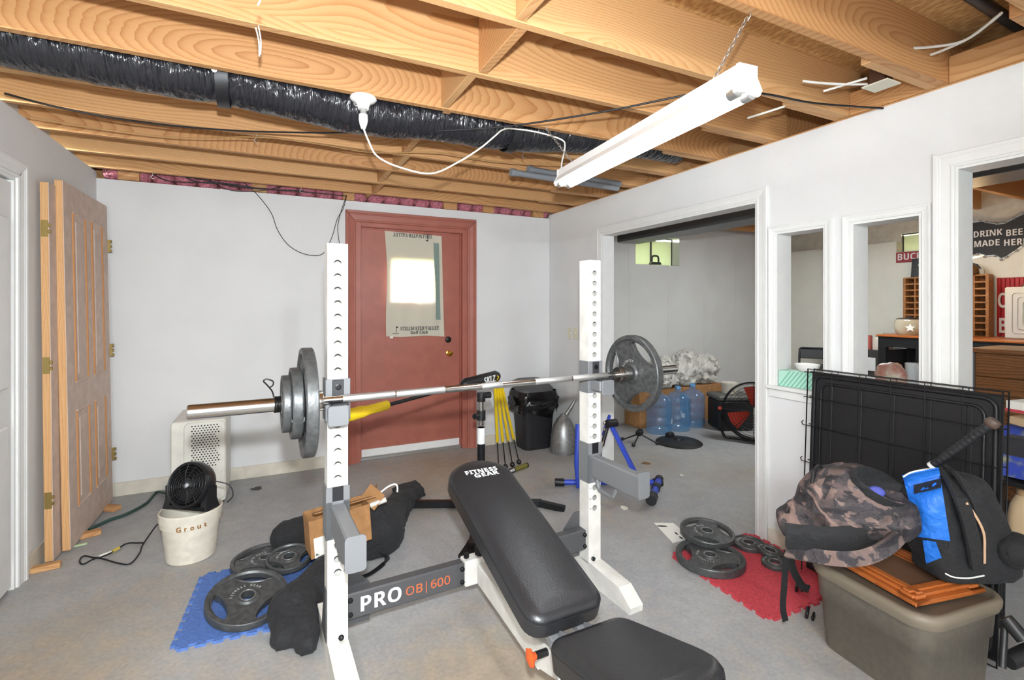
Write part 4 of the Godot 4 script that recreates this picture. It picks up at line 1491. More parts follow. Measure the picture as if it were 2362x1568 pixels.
func build_bench() -> void:
	var at := RK * Vector3(0, 0, 0.55)
	var bench := thing("weight_bench", "black padded weight bench with inclined back and white steel frame", "bench", at)
	var vinyl := mt("black_vinyl", "232325", 0.35)
	vinyl.heightmap_enabled = true
	vinyl.heightmap_texture = noise_tex(FastNoiseLite.TYPE_CELLULAR, 0.11, Color.BLACK, Color.WHITE, 512, 2, 50)
	vinyl.heightmap_scale = 0.06
	vinyl.uv1_triplanar = true
	vinyl.uv1_scale = Vector3.ONE * 3.0
	var white: Material = mats["powder_white"]
	var s := S()
	# back pad: from the hinge by the seat up towards the bar
	var b0 := Vector3(0.810, 0.462, -1.245)
	var b1 := Vector3(0.795, 0.700, -2.035)
	var z := (b1 - b0).normalized()
	var x := z.cross(Vector3.UP).normalized()
	var y := x.cross(z)
	var bt := Transform3D(Basis(x, y, -z), b0)
	var L := b0.distance_to(b1)
	var o := PackedVector2Array()
	# outline: x across, y along the pad
	for i in 6:
		var a := PI + PI / 2.0 * i / 5.0
		o.append(Vector2(-0.083 + cos(a) * 0.055, 0.055 + sin(a) * 0.055))
	for i in 6:
		var a := PI * 1.5 + PI / 2.0 * i / 5.0
		o.append(Vector2(0.083 + cos(a) * 0.055, 0.055 + sin(a) * 0.055))
	for i in 6: o.append(Vector2(0.138 + 0.006 * i / 6.0, lerpf(0.10, L - 0.16, i / 5.0)))
	for i in 13:
		var a := PI * i / 12.0
		o.append(Vector2(cos(a) * 0.144, L - 0.125 + sin(a) * 0.125))
	for i in 6: o.append(Vector2(-0.138 - 0.006 * (6 - i) / 6.0, lerpf(L - 0.16, 0.10, i / 5.0)))
	pad_mesh(s, o, 0.052, bt)
	var bp := part("back_pad", s, vinyl, bench)
	var stitch := mt("logo_white", "e8e8e6", 0.6)
	var tb := bt * Transform3D(Basis(Vector3.RIGHT, Vector3(0, 0, -1), Vector3.UP), Vector3(0.0, 0.0242, -L + 0.105))
	lettering("lettering", "FITNESS", 0.024, tb, stitch, bp, "Droid Sans", 700, 1.15, 0.0012)
	lettering("lettering", "GEAR", 0.024, bt * Transform3D(Basis(Vector3.RIGHT, Vector3(0, 0, -1), Vector3.UP), Vector3(0.012, 0.0244, -L + 0.133)), stitch, bp, "Droid Sans", 700, 1.3, 0.0012)
	# seat, tipped up towards the lifter
	var s0 := Vector3(0.828, 0.435, -1.205)
	var s1 := Vector3(0.832, 0.552, -0.775)
	z = (s1 - s0).normalized()
	x = Vector3.UP.cross(z).normalized()
	y = z.cross(x)
	var stt := Transform3D(Basis(x, y, z), s0)
	L = s0.distance_to(s1)
	o = PackedVector2Array()
	for i in 6:
		var a := PI / 2.0 + PI / 2.0 * i / 5.0
		o.append(Vector2(-0.085 + cos(a) * 0.055, -0.055 + sin(a) * 0.055))
	for i in 4: o.append(Vector2(lerpf(-0.142, -0.152, i / 3.0), lerpf(-0.08, -L + 0.15, i / 3.0)))
	for i in 11:
		var a := PI + PI * i / 10.0
		o.append(Vector2(signf(cos(a)) * pow(absf(cos(a)), 0.75) * 0.152, -L + 0.11 + sin(a) * 0.11))
	for i in 4: o.append(Vector2(lerpf(0.152, 0.142, i / 3.0), lerpf(-L + 0.15, -0.08, i / 3.0)))
	for i in 6:
		var a := PI / 2.0 * i / 5.0
		o.append(Vector2(0.085 + cos(a) * 0.055, -0.055 + sin(a) * 0.055))
	s = S()
	pad_mesh(s, o, 0.055, stt)
	part("seat_pad", s, vinyl, bench)
	# frame
	s = S()
	var cx := 0.822
	bar(s, Vector3(0.838, 0.215, -2.00), Vector3(cx, 0.225, -1.42), 0.062, 0.088, 0.005)
	bar(s, Vector3(cx, 0.225, -1.45), Vector3(cx, 0.335, -1.13), 0.062, 0.088, 0.005)
	bar(s, Vector3(cx, 0.335, -1.15), Vector3(cx, 0.345, -0.74), 0.062, 0.085, 0.005)
	bar(s, Vector3(cx, 0.35, -0.76), Vector3(cx, 0.02, -0.66), 0.062, 0.062, 0.005)
	var fr := part("frame", s, white, bench)
	s = S()
	bar(s, Vector3(cx - 0.22, 0.035, -0.655), Vector3(cx + 0.22, 0.035, -0.655), 0.06, 0.06, 0.005)
	part("front_foot", s, white, bench)
	for sd in [-1, 1]:
		s = S()
		bx(s, T(Vector3(cx + sd * 0.225, 0.033, -0.655)), Vector3(0.02, 0.066, 0.066), 0.004)
		part("foot_cap", s, mats["black_plastic"], bench)
	# plates that carry the pads
	for sd in [-1, 1]:
		s = S()
		bar(s, Vector3(cx + sd * 0.045, 0.30, -1.19), Vector3(cx + sd * 0.045, 0.425, -1.24), 0.006, 0.09, 0.001)
		bar(s, b0 + Vector3(sd * 0.05, -0.075, -0.01), b0.lerp(b1, 0.86) + Vector3(sd * 0.05, -0.075, 0), 0.03, 0.03, 0.003)
		part("pad_rail", s, mats["powder_grey"], bench)
	s = S()
	bar(s, Vector3(cx, 0.36, -1.05), Vector3(cx, 0.455, -1.0), 0.05, 0.05, 0.003)
	part("seat_post", s, mats["powder_grey"], bench)
	# orange pull pin on the left side, chrome adjusting bar below
	var kp := Vector3(cx - 0.085, 0.285, -1.36)
	s = S()
	tube(s, [kp + Vector3(0.055, 0, 0), kp + Vector3(0.012, 0, 0)], 0.012, 12)
	var pin := part("pull_pin", s, mats["black_plastic"], bench)
	s = S()
	lathe(s, [Vector2(0, 0.014), Vector2(0.012, 0.013), Vector2(0.014, 0.004), Vector2(0.018, 0.0), Vector2(0.028, -0.004), Vector2(0.030, -0.010), Vector2(0.016, -0.016), Vector2(0, -0.017)], 6, Transform3D(Basis(Vector3.UP, Vector3.RIGHT, Vector3(0, 0, -1)), kp + Vector3(0.0, 0, 0)))
	part("knob", s, mt("orange_plastic", "dc5a22", 0.4), pin, "orange star knob")
	s = S()
	tube(s, curve([Vector3(cx - 0.045, 0.315, -1.27), Vector3(cx - 0.055, 0.25, -1.235), Vector3(cx - 0.055, 0.16, -1.18), Vector3(cx - 0.055, 0.03, -1.06)], 6), 0.011, 12)
	part("adjusting_bar", s, mt("chrome", "d6d6d4", 0.12, 1.0), bench)

# ---------- plates ----------
# disc with three grip openings, raised rim and hub, lying in its own xz plane, thickness along y
func grip_plate(R: float, th: float, grips: bool, m: Material, called: String, label: String, group := "") -> Node3D:
	var o := thing(called, label, "weight plate", Vector3.ZERO, group)
	var st := S()
	var n := 96
	var bore := 0.0262
	var r_out := 0.835 * R
	var half_ang := 0.60
	var prof := func(r: float) -> float:      # half thickness
		if r > 0.90 * R: return th / 2.0 - (0.004 if r > 0.985 * R else 0.0)
		if r > 0.86 * R: return lerpf(th * 0.26, th / 2.0, (r - 0.86 * R) / (0.04 * R))
		if r < 0.042: return th / 2.0
		if r < 0.050: return lerpf(th / 2.0, th * 0.30, (r - 0.042) / 0.008)
		if r < 0.30 * R: return th * 0.30
		return th * 0.26
	var cols := []
	for j in n:
		var a := TAU * j / n
		var rin := -1.0
		var rs := []
		var fr := fposmod(a, TAU / 3.0) - TAU / 6.0
		if grips:
			var q := clampf(fr / half_ang, -1.0, 1.0)
			rin = r_out - 0.30 * R * sqrt(maxf(0.0, 1.0 - q * q))
		var stops := [bore, 0.0415, 0.0425, 0.050, maxf(0.30 * R, 0.054)]
		if grips:
			stops.append_array([rin - 0.022 * R * 2.0, rin - 0.022 * R, rin, r_out])
		else:
			stops.append_array([0.5 * R, 0.6 * R, 0.7 * R, r_out])
		stops.append_array([0.86 * R, 0.90 * R, 0.985 * R, R])
		var prev := 0.0
		var col := []
		for k in stops.size():
			var r: float = maxf(stops[k], prev)
			prev = r
			var h: float = prof.call(r)
			if grips and (k == 7 or k == 6) and absf(fr) < half_ang * 1.02: h = th * 0.36     # lip round the grip
			if k == 0: h = th / 2.0 - 0.002
			col.append([r, h])
		cols.append([a, col, grips and absf(fr) < half_ang * 0.985])
	for j in n:
		var c0: Array = cols[j]
		var c1: Array = cols[(j + 1) % n]
		var open: bool = c0[2] and c1[2]
		for k in c0[1].size() - 1:
			var hole: bool = open and k == 7
			var pts := []
			for q in [[c0, k], [c1, k], [c1, k + 1], [c0, k + 1]]:
				var a: float = q[0][0]
				var rr: Array = q[0][1][q[1]]
				pts.append(Vector3(cos(a) * rr[0], rr[1], -sin(a) * rr[0]))
			var dn := Vector3(1, -1, 1)
			if not hole:
				st.set_smooth_group(k + 1 if k < 10 else -1)
				quad(st, pts[0], pts[3], pts[2], pts[1])
				quad(st, pts[1] * dn, pts[2] * dn, pts[3] * dn, pts[0] * dn)
			else:
				st.set_smooth_group(20)
				quad(st, pts[0] * dn, pts[0], pts[1], pts[1] * dn)
				quad(st, pts[2] * dn, pts[2], pts[3], pts[3] * dn)
		# rim and bore walls
		var m_: int = c0[1].size() - 1
		var pa := Vector3(cos(c0[0]) * c0[1][m_][0], c0[1][m_][1], -sin(c0[0]) * c0[1][m_][0])
		var pb := Vector3(cos(c1[0]) * c1[1][m_][0], c1[1][m_][1], -sin(c1[0]) * c1[1][m_][0])
		var dn2 := Vector3(1, -1, 1)
		st.set_smooth_group(30)
		quad(st, pa * dn2, pb * dn2, pb, pa)
		pa = Vector3(cos(c0[0]) * bore, c0[1][0][1], -sin(c0[0]) * bore)
		pb = Vector3(cos(c1[0]) * bore, c1[1][0][1], -sin(c1[0]) * bore)
		st.set_smooth_group(31)
		quad(st, pb * dn2, pa * dn2, pa, pb)
	lpart("disc", st, m, o)
	# hub ring
	st = S()
	for sy in [1.0, -1.0]:
		st = S()
		var ring := []
		for k in 28: ring.append(Vector3(cos(TAU * k / 28) * 0.031, sy * (th / 2.0 - 0.001), sin(TAU * k / 28) * 0.031))
		tube(st, ring, 0.003, 6, false, true)
		lpart("hub_ring", st, mt("worn_iron", "8a8a88", 0.35, 0.7), o)
	# raised lettering around the hub
	var word := "FITNESS GEAR" if R > 0.12 else "OLYMPIC"
	for sy in ([1.0, -1.0] if R > 0.12 else [1.0]):
		for i in word.length():
			var ch := word[i]
			if ch == " ": continue
			var a: float = (PI / 2.0 - (i - word.length() / 2.0 + 0.5) * 0.21)
			var rr := 0.066 if R > 0.12 else 0.058
			var up := Vector3(cos(a), 0, -sin(a))
			var ny := Vector3(0, sy, 0)
			lettering("letter", ch, 0.011, Transform3D(Basis(up.cross(ny), up, ny), up * rr + ny * (th * 0.30 + 0.0004)), mt("letter_iron", "b5b5b2", 0.5, 0.4), o, "Droid Sans", 700, 1.0, 0.001)
	return o

func build_barbell(hx: float) -> void:
	var ay := 1.0445
	var az := 0.046
	var chrome := mt("bar_chrome", "cfcfcd", 0.16, 1.0)
	var knurl := mt("knurled_steel", "c4c4c2", 0.42, 0.9)
	knurl.heightmap_enabled = true
	knurl.heightmap_texture = noise_tex(FastNoiseLite.TYPE_CELLULAR, 0.25, Color.BLACK, Color.WHITE, 256, 1, 60)
	knurl.heightmap_scale = 0.08
	knurl.uv1_triplanar = true
	knurl.uv1_scale = Vector3.ONE * 14.0
	var xl := rk(431, 955, az).x
	var xr := rk(1557, 862, az).x
	var cl0 := rk(722, 930, az).x
	var cl1 := rk(744, 928, az).x
	var cr1 := rk(1452, 872, az).x
	var cr0 := rk(1423, 872, az).x
	var b := thing("barbell", "chrome olympic barbell resting on the rack hooks", "barbell", RK * Vector3(0, ay, az))
	b.transform = RK * T(Vector3(0, ay, az))
	var X := Basis(Vector3(0, 0, 1), Vector3.RIGHT, Vector3.UP)   # y axis of a lathe laid along the bar
	var s := S()
	lathe(s, [Vector2(0, cl1), Vector2(0.0142, cl1), Vector2(0.0142, cr0), Vector2(0, cr0)], 24, Transform3D(X, Vector3.ZERO))
	lpart("shaft", s, chrome, b)
	# knurled stretches
	for q in [[rk(790, 925, az).x, rk(910, 915, az).x], [rk(913, 914, az).x, rk(1025, 903, az).x], [rk(1110, 895, az).x, rk(1157, 890, az).x], [rk(1233, 884, az).x, rk(1316, 878, az).x], [rk(1319, 878, az).x, rk(1400, 871, az).x]]:
		s = S()
		lathe(s, [Vector2(0.0142, q[0]), Vector2(0.0147, q[0] + 0.001), Vector2(0.0147, q[1] - 0.001), Vector2(0.0142, q[1])], 24, Transform3D(X, Vector3.ZERO))
		lpart("knurling", s, knurl, b)
	for q in [[xl, cl1, cl0, -1.0], [xr, cr0, cr1, 1.0]]:
		var e: float = q[3]
		s = S()
		var prof := [Vector2(0, q[0]), Vector2(0.021, q[0]), Vector2(0.0245, q[0] - e * 0.004), Vector2(0.0245, q[2]), Vector2(0.036, q[2]), Vector2(0.037, q[2] - e * 0.002), Vector2(0.037, q[1] + e * 0.002), Vector2(0.036, q[1]), Vector2(0.0142, q[1])]
		if e > 0: prof.reverse()
		lathe(s, prof, 32, Transform3D(X, Vector3.ZERO))
		lpart("sleeve", s, mt("sleeve_steel", "bdbab6", 0.2, 1.0), b)
	var iron := mt("cast_iron", "5d5e5e", 0.42, 0.45)
	grained(iron, 0.8, 0.06, 2.0, 0.0, 33)
	iron.heightmap_enabled = true
	iron.heightmap_texture = noise_tex(FastNoiseLite.TYPE_SIMPLEX_SMOOTH, 0.12, Color.BLACK, Color.WHITE, 256, 3, 70)
	iron.heightmap_scale = 0.06
	# plates on the left sleeve, largest inside
	var along := func(x: float, spin: float) -> Transform3D:
		return RK * Transform3D(Basis(Vector3(0, 0, 1), Vector3.RIGHT, Vector3.UP) * Basis(Vector3.UP, spin), Vector3(x, ay + 0.0, az))
	var big := grip_plate(0.198, 0.040, true, iron, "weight_plate", "large grip plate innermost on the barbell sleeve by the heater", "plates on the barbell")
	big.transform = along.call(cl0 - 0.021, 0.5)
	var mid := grip_plate(0.128, 0.034, false, iron, "weight_plate", "medium plate between the large and small ones on the barbell", "plates on the barbell")
	mid.transform = along.call(cl0 - 0.042 - 0.018, 0.2)
	var sml := grip_plate(0.102, 0.026, false, iron, "weight_plate", "small outermost plate beside the spring clip on the barbell", "plates on the barbell")
	sml.transform = along.call(cl0 - 0.042 - 0.036 - 0.014, 0.0)
	copy_of(big, along.call(cr1 + 0.021, 2.2), "large grip plate alone on the barbell sleeve near the water jugs", "plates on the barbell")
	# spring clip
	var cx := cl0 - 0.042 - 0.036 - 0.030
	var clip := thing("spring_clip", "wire spring collar clip on the barbell sleeve beside the plates", "clip", RK * Vector3(cx, ay, az))
	clip.transform = RK * T(Vector3(cx, ay, az))
	s = S()
	var pts := []
	for i in 61:
		var w := TAU * 5.0 * i / 60.0
		pts.append(Vector3(-0.022 * i / 60.0, cos(w) * 0.0275, sin(w) * 0.0275))
	tube(s, pts, 0.0024, 6)
	lpart("coil", s, mt("dark_wire", "3a3836", 0.35, 0.9), clip)
	s = S()
	tube(s, curve([Vector3(-0.022, 0.027, 0), Vector3(-0.028, 0.050, 0.004), Vector3(-0.045, 0.075, 0.01), Vector3(-0.055, 0.088, 0.012), Vector3(-0.045, 0.094, 0.012), Vector3(-0.025, 0.085, 0.01), Vector3(-0.026, 0.070, 0.008), Vector3(-0.036, 0.064, 0.006)], 4), 0.0026, 6)
	lpart("handle", s, mats["dark_wire"], clip)

# ---------- left side of the gym ----------
# foam tile with interlocking teeth on each side, centred on the origin
func foam_tile(st: SurfaceTool, w: float, d: float, th: float, t: Transform3D) -> void:
	var p := PackedVector2Array()
	var n := 9
	var corners := [Vector2(-w / 2, -d / 2), Vector2(w / 2, -d / 2), Vector2(w / 2, d / 2), Vector2(-w / 2, d / 2)]
	for e in 4:
		var a: Vector2 = corners[e]
		var b: Vector2 = corners[(e + 1) % 4]
		var dir := (b - a).normalized()
		var out := Vector2(dir.y, -dir.x)
		var L := a.distance_to(b)
		p.append(a)
		for k in n:
			var c := a + dir * L * (k + 0.5) / n
			var h := L / n * 0.22
			var o := 0.018
			p.append(c - dir * h)
			p.append(c - dir * h * 1.25 + out * o * 0.5)
			p.append(c - dir * h * 1.45 + out * o)
			p.append(c + dir * h * 1.45 + out * o)
			p.append(c + dir * h * 1.25 + out * o * 0.5)
			p.append(c + dir * h)
	prism(st, p, th, t * Transform3D(Basis(Vector3.RIGHT, Vector3(0, 0, -1), Vector3.UP), Vector3(0, th / 2.0, 0)))

func build_left() -> void:
	var s: SurfaceTool
	var black: Material = mats["black_rubber"]
	# --- two spare panel doors leaning on the left wall
	var facem := mt("door_primer", "cfb9aa", 0.7)
	grained(facem, 0.93, 0.03, 1.2, 0.0, 80)
	var edge: Material = mats["pine_2"]
	var brass := mt("dull_brass", "a8925a", 0.35, 0.8)
	for i in 2:
		var z0 := -3.565 if i == 0 else -3.47
		var z1 := -4.37 if i == 0 else -4.25
		var xb := -1.045 if i == 0 else -1.090
		var xt := -1.092 if i == 0 else -1.1265
		var y0 := 0.018 if i == 0 else 0.012
		var hgt := 2.08 if i == 0 else 2.05
		var up := Vector3(xt - xb + (0.012 if i == 0 else 0.016), hgt, 0).normalized()
		var along := Vector3(0, 0, 1)
		var nrm := up.cross(along).normalized() * -1.0
		if nrm.x < 0: nrm = -nrm
		var bs := Basis(nrm, up, nrm.cross(up))
		var c := Vector3(xb, y0, (z0 + z1) / 2.0) + up * hgt / 2.0
		var t := Transform3D(bs, c)
		var d := thing("spare_door", "unfinished brown four-panel door with brass hinges leaning in the corner" if i == 0 else "second spare door slab with pale edge standing between wall and panel door", "door", Vector3(xb, 0, (z0 + z1) / 2.0))
		var W := absf(z1 - z0)
		var th := 0.034
		s = S()
		bx(s, t, Vector3(th, hgt, W), 0.001)
		part("slab", s, edge, d)
		s = S()
		# skin with four sunken panels on the room side
		bx(s, t * T(Vector3(th / 2.0 + 0.0015, 0, 0)), Vector3(0.003, hgt, W), 0.0)
		var skin := part("skin", s, facem, d)
		if i == 0:
			for col in [-1, 1]:
				for row in [[0.48, 1.98], [-1, -1]]:
					var ya := 0.93 if row[0] > 0 else 0.20
					var yb := 1.92 if row[0] > 0 else 0.76
					var zc: float = col * 0.165
					s = S()
					# moulding frame: four sloped strips, orange where the wood shows
					for q in [[Vector3(0, (ya + yb) / 2 - hgt / 2, zc - 0.105), Vector3(0.012, yb - ya, 0.014)], [Vector3(0, (ya + yb) / 2 - hgt / 2, zc + 0.105), Vector3(0.012, yb - ya, 0.014)]]:
						bx(s, t * T(q[0] + Vector3(th / 2.0 + 0.004, 0, 0)), q[1], 0.004)
					part("moulding", s, mt("raw_moulding", "b9824f", 0.6), skin, "bare wood moulding")
					s = S()
					for q in [[Vector3(0, ya - hgt / 2, zc), Vector3(0.012, 0.014, 0.21)], [Vector3(0, yb - hgt / 2, zc), Vector3(0.012, 0.014, 0.21)]]:
						bx(s, t * T(q[0] + Vector3(th / 2.0 + 0.004, 0, 0)), q[1], 0.004)
					bx(s, t * T(Vector3(th / 2.0 + 0.003, (ya + yb) / 2 - hgt / 2, zc)), Vector3(0.008, yb - ya - 0.09, 0.12), 0.003)
					part("raised_panel", s, facem, skin)
		# hinges: on the far edge of the front door, on the near edge of the other
		var hy := [1.80, 1.06, 0.32] if i == 0 else [1.80, 1.06, 0.33]
		for yy in hy:
			var zz := -W / 2.0 if i == 0 else W / 2.0
			s = S()
			if i == 0:
				bx(s, t * T(Vector3(0.004, yy - hgt / 2, zz - 0.001)), Vector3(0.030, 0.09, 0.002), 0.0)
				for k in 3:
					bx(s, t * T(Vector3(th / 2.0 + 0.020, yy - hgt / 2 + (k - 1) * 0.034, zz - 0.008)), Vector3(0.012, 0.020, 0.016), 0.003)
				bx(s, t * T(Vector3(th / 2.0 + 0.008, yy - hgt / 2, zz - 0.004)), Vector3(0.016, 0.088, 0.003), 0.001)
			else:
				bx(s, t * T(Vector3(0.001, yy - hgt / 2, zz + 0.001)), Vector3(0.030, 0.09, 0.002), 0.0)
				for k in 2:
					bx(s, t * T(Vector3(0.022, yy - hgt / 2 + (k - 0.5) * 0.034, zz + 0.003)), Vector3(0.014, 0.018, 0.010), 0.003)
			part("hinge", s, brass, d)
	# scraps of wood under and beside the doors
	for q in [[208, 1236, 0.10, 0.05, 20.0, "pine_1", "small wood block wedged under the leaning panel door"], [252, 1176, 0.13, 0.06, -35.0, "pine_1", "longer wood block behind the hose under the panel door"], [94, 1262, 0.12, 0.04, 8.0, "pine_0", "pale wood scrap on the floor between casing and spare door"]]:
		var p := fl(q[0], q[1])
		if q[0] == 94: p = Vector3(-1.08, 0, -3.40)
		s = S()
		bx(s, T(p + Vector3(0, 0.0145, 0), Vector3(0, q[4], 0)), Vector3(q[2], 0.028, q[3]), 0.002, Vector2(q[0] * 0.013, 0.05))
		single("wood_block", s, mats[q[5]], q[6], "wood scrap")
	s = S()
	bx(s, T(fl(183, 1259) + Vector3(0, 0.006, 0), Vector3(0, 15, 0)), Vector3(0.07, 0.010, 0.018), 0.002)
	single("paint_stick", s, mt("pale_green", "b4c49a", 0.6), "short pale green stick lying by the panel door", "stick")
	# --- dehumidifier with perforated grille
	var dc := Vector3(-0.475, 0, -4.19)
	var dh := thing("dehumidifier", "white dehumidifier cabinet with perforated grille against the back wall", "dehumidifier", dc)
	var shell := mt("appliance_white", "dedbd0", 0.4)
	grained(shell, 0.95, 0.03, 1.0, 0.0, 81)
	s = S()
	prism(s, rounded(0.325, 0.58, 0.02, 4, Vector2(-0.4625, 0.31)), 0.46, T(Vector3(0, 0, -4.215)), false, 0.006)
	part("cabinet", s, shell, dh)
	s = S()
	prism(s, rounded(0.245, 0.55, 0.035, 6, Vector2(-0.426, 0.315)), 0.016, T(Vector3(0, 0, -3.978)), false, 0.005)
	var fp := part("front_panel", s, shell, dh)
	s = S()
	# punched holes: dark recessed hexagons in staggered rows
	for r in 18:
		for c in 9:
			var hx := -0.500 + c * 0.0185 + (0.00925 if r % 2 else 0.0)
			var hy := 0.565 - r * 0.0165
			if c == 8 and r % 6 > 3: continue
			var hex := PackedVector2Array()
			for k in 6: hex.append(Vector2(hx + cos(PI / 3 * k) * 0.0052, hy + sin(PI / 3 * k) * 0.0052))
			prism(s, hex, 0.002, T(Vector3(0, 0, -3.9696)))
	var gr := part("grille_holes", s, mt("grille_dark", "2d2823", 0.9), fp, "rows of small dark ventilation holes")
	gr.set_meta("kind", "stuff")
	for q in [Vector2(-0.6, -4.4), Vector2(-0.33, -4.4), Vector2(-0.6, -4.03), Vector2(-0.33, -4.03)]:
		s = S()
		lathe(s, [Vector2(0, 0), Vector2(0.016, 0), Vector2(0.016, 0.022), Vector2(0, 0.022)], 10, T(Vector3(q.x, 0, q.y)))
		part("caster", s, black, dh)
	# --- bucket
	var bc := fl(441, 1281)
	var bk := thing("bucket", "dirty white plastic bucket with brown handwriting and a fan on top", "bucket", bc)
	var plast := mt("bucket_plastic", "d9d2c2", 0.5)
	grained(plast, 0.93, 0.03, 2.0, 0.0, 82)
	s = S()
	var bo := T(bc)
	lathe(s, [Vector2(0, 0.004), Vector2(0.112, 0.0), Vector2(0.118, 0.006), Vector2(0.138, 0.195), Vector2(0.146, 0.196), Vector2(0.147, 0.225), Vector2(0.152, 0.226), Vector2(0.153, 0.266), Vector2(0.148, 0.272), Vector2(0.142, 0.268), Vector2(0.140, 0.22), Vector2(0.115, 0.02), Vector2(0, 0.014)], 44, bo)
	part("body", s, plast, bk)
	# the word, painted by hand: letters set round the wall
	var word := "Grout"
	for i in word.length():
		var a := deg_to_rad(96.0 - i * 11.0) - deg_to_rad(-YAW) - deg_to_rad(8)
		var dir := Vector3(cos(a), 0, -sin(a)) * Vector3(-1, 1, -1)
		dir = Vector3(-cos(a), 0, sin(a))
		dir = (Basis(Vector3.UP, deg_to_rad(-24.0 + i * 12.0)) * Vector3(0.16, 0, 1).normalized())
		lettering("letter", word[i], 0.022 if i > 0 else 0.026, Transform3D(Basis(Vector3.UP.cross(dir), Vector3.UP, dir) * Basis(Vector3(0, 0, 1), 0.1 * sin(i * 2.0)), dir * 0.1485 + Vector3(0, 0.208, 0)), mt("brown_marker", "8a5a1e", 0.7), bk, "Droid Sans", 700, 1.1, 0.002)
	# --- fan sitting on the bucket
	var fc := bc + Vector3(0.01, 0.395, 0.0)
	var fn := thing("table_fan", "black round table fan tilted upward on the bucket rim", "fan", bc + Vector3(0, 0.27, 0))
	var bp := mt("fan_plastic", "1a1a1c", 0.32)
	var look := Vector3(-0.55, 0.30, 0.78).normalized()
	var fx := Vector3.UP.cross(look).normalized()
	var ft := Transform3D(Basis(fx, look, fx.cross(look)), fc)
	s = S()
	lathe(s, [Vector2(0.0, -0.085), Vector2(0.045, -0.082), Vector2(0.085, -0.066), Vector2(0.112, -0.035), Vector2(0.124, 0.0), Vector2(0.124, 0.042), Vector2(0.119, 0.05), Vector2(0.112, 0.046), Vector2(0.110, 0.0)], 40, ft)
	var hsg := part("housing", s, bp, fn)
	s = S()
	for k in 7:
		var ring := []
		var rr := 0.020 + k * 0.0148
		for j in 36: ring.append(ft * Vector3(cos(TAU * j / 36) * rr, 0.052 - rr * rr * 0.8, sin(TAU * j / 36) * rr))
		tube(s, ring, 0.0022, 5, false, true)
	for k in 12:
		var a := TAU * k / 12
		tube(s, [ft * Vector3(cos(a) * 0.02, 0.052, sin(a) * 0.02), ft * Vector3(cos(a + 0.2) * 0.07, 0.049, sin(a + 0.2) * 0.07), ft * Vector3(cos(a + 0.35) * 0.114, 0.042, sin(a + 0.35) * 0.114)], 0.0022, 5)
	part("grille", s, bp, fn)
	s = S()
	for k in 3:
		var a := TAU * k / 3
		var rows := []
		for j in 5:
			var r := 0.02 + 0.082 * j / 4
			rows.append([ft * Vector3(cos(a - 0.45) * r, -0.012, sin(a - 0.45) * r), ft * Vector3(cos(a) * r, 0.0, sin(a) * r), ft * Vector3(cos(a + 0.45) * r, 0.014, sin(a + 0.45) * r)])
		cloth(s, rows, 0.002)
	part("blades", s, bp, fn)
	s = S()
	# forked stand resting across the rim
	var by := bc + Vector3(0, 0.272, 0)
	for sd in [-1, 1]:
		var rr := []
		for q in [[0.0, 0.118, 0.020, 0.05], [0.05, 0.112, 0.016, 0.04], [0.12, 0.127, 0.011, 0.028]]:
			var c: Vector3 = by + fx * sd * q[1] + Vector3(0, q[0], 0)
			rr.append([c + fx * q[2] + Vector3(look.x, 0, look.z) * q[3], c - fx * q[2] + Vector3(look.x, 0, look.z) * q[3], c - fx * q[2] - Vector3(look.x, 0, look.z) * q[3], c + fx * q[2] - Vector3(look.x, 0, look.z) * q[3]])
		loft(s, rr, true, true, -1)
	bar(s, by - fx * 0.135 + Vector3(0, 0.010, 0), by + fx * 0.135 + Vector3(0, 0.010, 0), 0.10, 0.020, 0.006)
	part("stand", s, bp, fn)
	# fan cord: off the rim, along the floor in a loop, to a tagged plug
	s = S()
	var cp := [fc + Vector3(0.10, -0.02, -0.07), fc + Vector3(0.17, -0.05, -0.06), fc + Vector3(0.19, -0.11, -0.05), fc + Vector3(0.16, -0.15, -0.06)]
	tube(s, curve(cp, 6), 0.0032, 8)
	part("cord", s, black, fn)
	s = S()
	cp = []
	for q in [[372, 1200, 0.10], [358, 1215, 0.04], [330, 1255, 0.005], [322, 1275, 0.005], [300, 1300, 0.005], [270, 1298, 0.005], [225, 1287, 0.005], [192, 1301, 0.005], [184, 1292, 0.005], [195, 1282, 0.005], [225, 1286, 0.012], [262, 1272, 0.008], [290, 1254, 0.005], [318, 1252, 0.012], [332, 1252, 0.018]]:
		cp.append(fl(q[0], q[1], q[2]))
	cp.push_front(bc + Vector3(-0.145, 0.24, -0.09))
	tube(s, curve(cp, 6), 0.0042, 8)
	var cd := thing("extension_cord", "black cord looped on the floor with a yellow tag beside the bucket", "cord", fl(260, 1285))
	part("cable", s, black, cd)
	s = S()
	bx(s, T(fl(266, 1268, 0.012), Vector3(0, 25, 20)), Vector3(0.045, 0.003, 0.03), 0.001)
	part("yellow_tag", s, mt("tag_yellow", "d9bf4e", 0.6), cd)
	s = S()
	bx(s, T(fl(243, 1277, 0.008), Vector3(0, 35, 0)), Vector3(0.06, 0.008, 0.015), 0.003)
	part("plug", s, mats["tag_white"], cd)
	# --- green hose
	s = S()
	cp = [Vector3(-0.655, 0.16, -4.30), Vector3(-0.665, 0.06, -4.22)]
	for q in [[362, 1135], [335, 1162], [290, 1186], [250, 1200], [205, 1221]]:
		cp.append(fl(q[0], q[1], 0.011))
	tube(s, curve(cp, 7), 0.0105, 12)
	single("garden_hose", s, mt("hose_green", "2c463e", 0.4), "dark green hose running from the dehumidifier behind the panel door", "hose")
	# --- blue foam mat with three plates
	var mc := Vector3(-0.06, 0, -2.645)
	s = S()
	foam_tile(s, 0.56, 0.575, 0.012, T(mc, Vector3(0, -4.0, 0)))
	var foam := mt("foam_blue", "5678bb", 0.85)
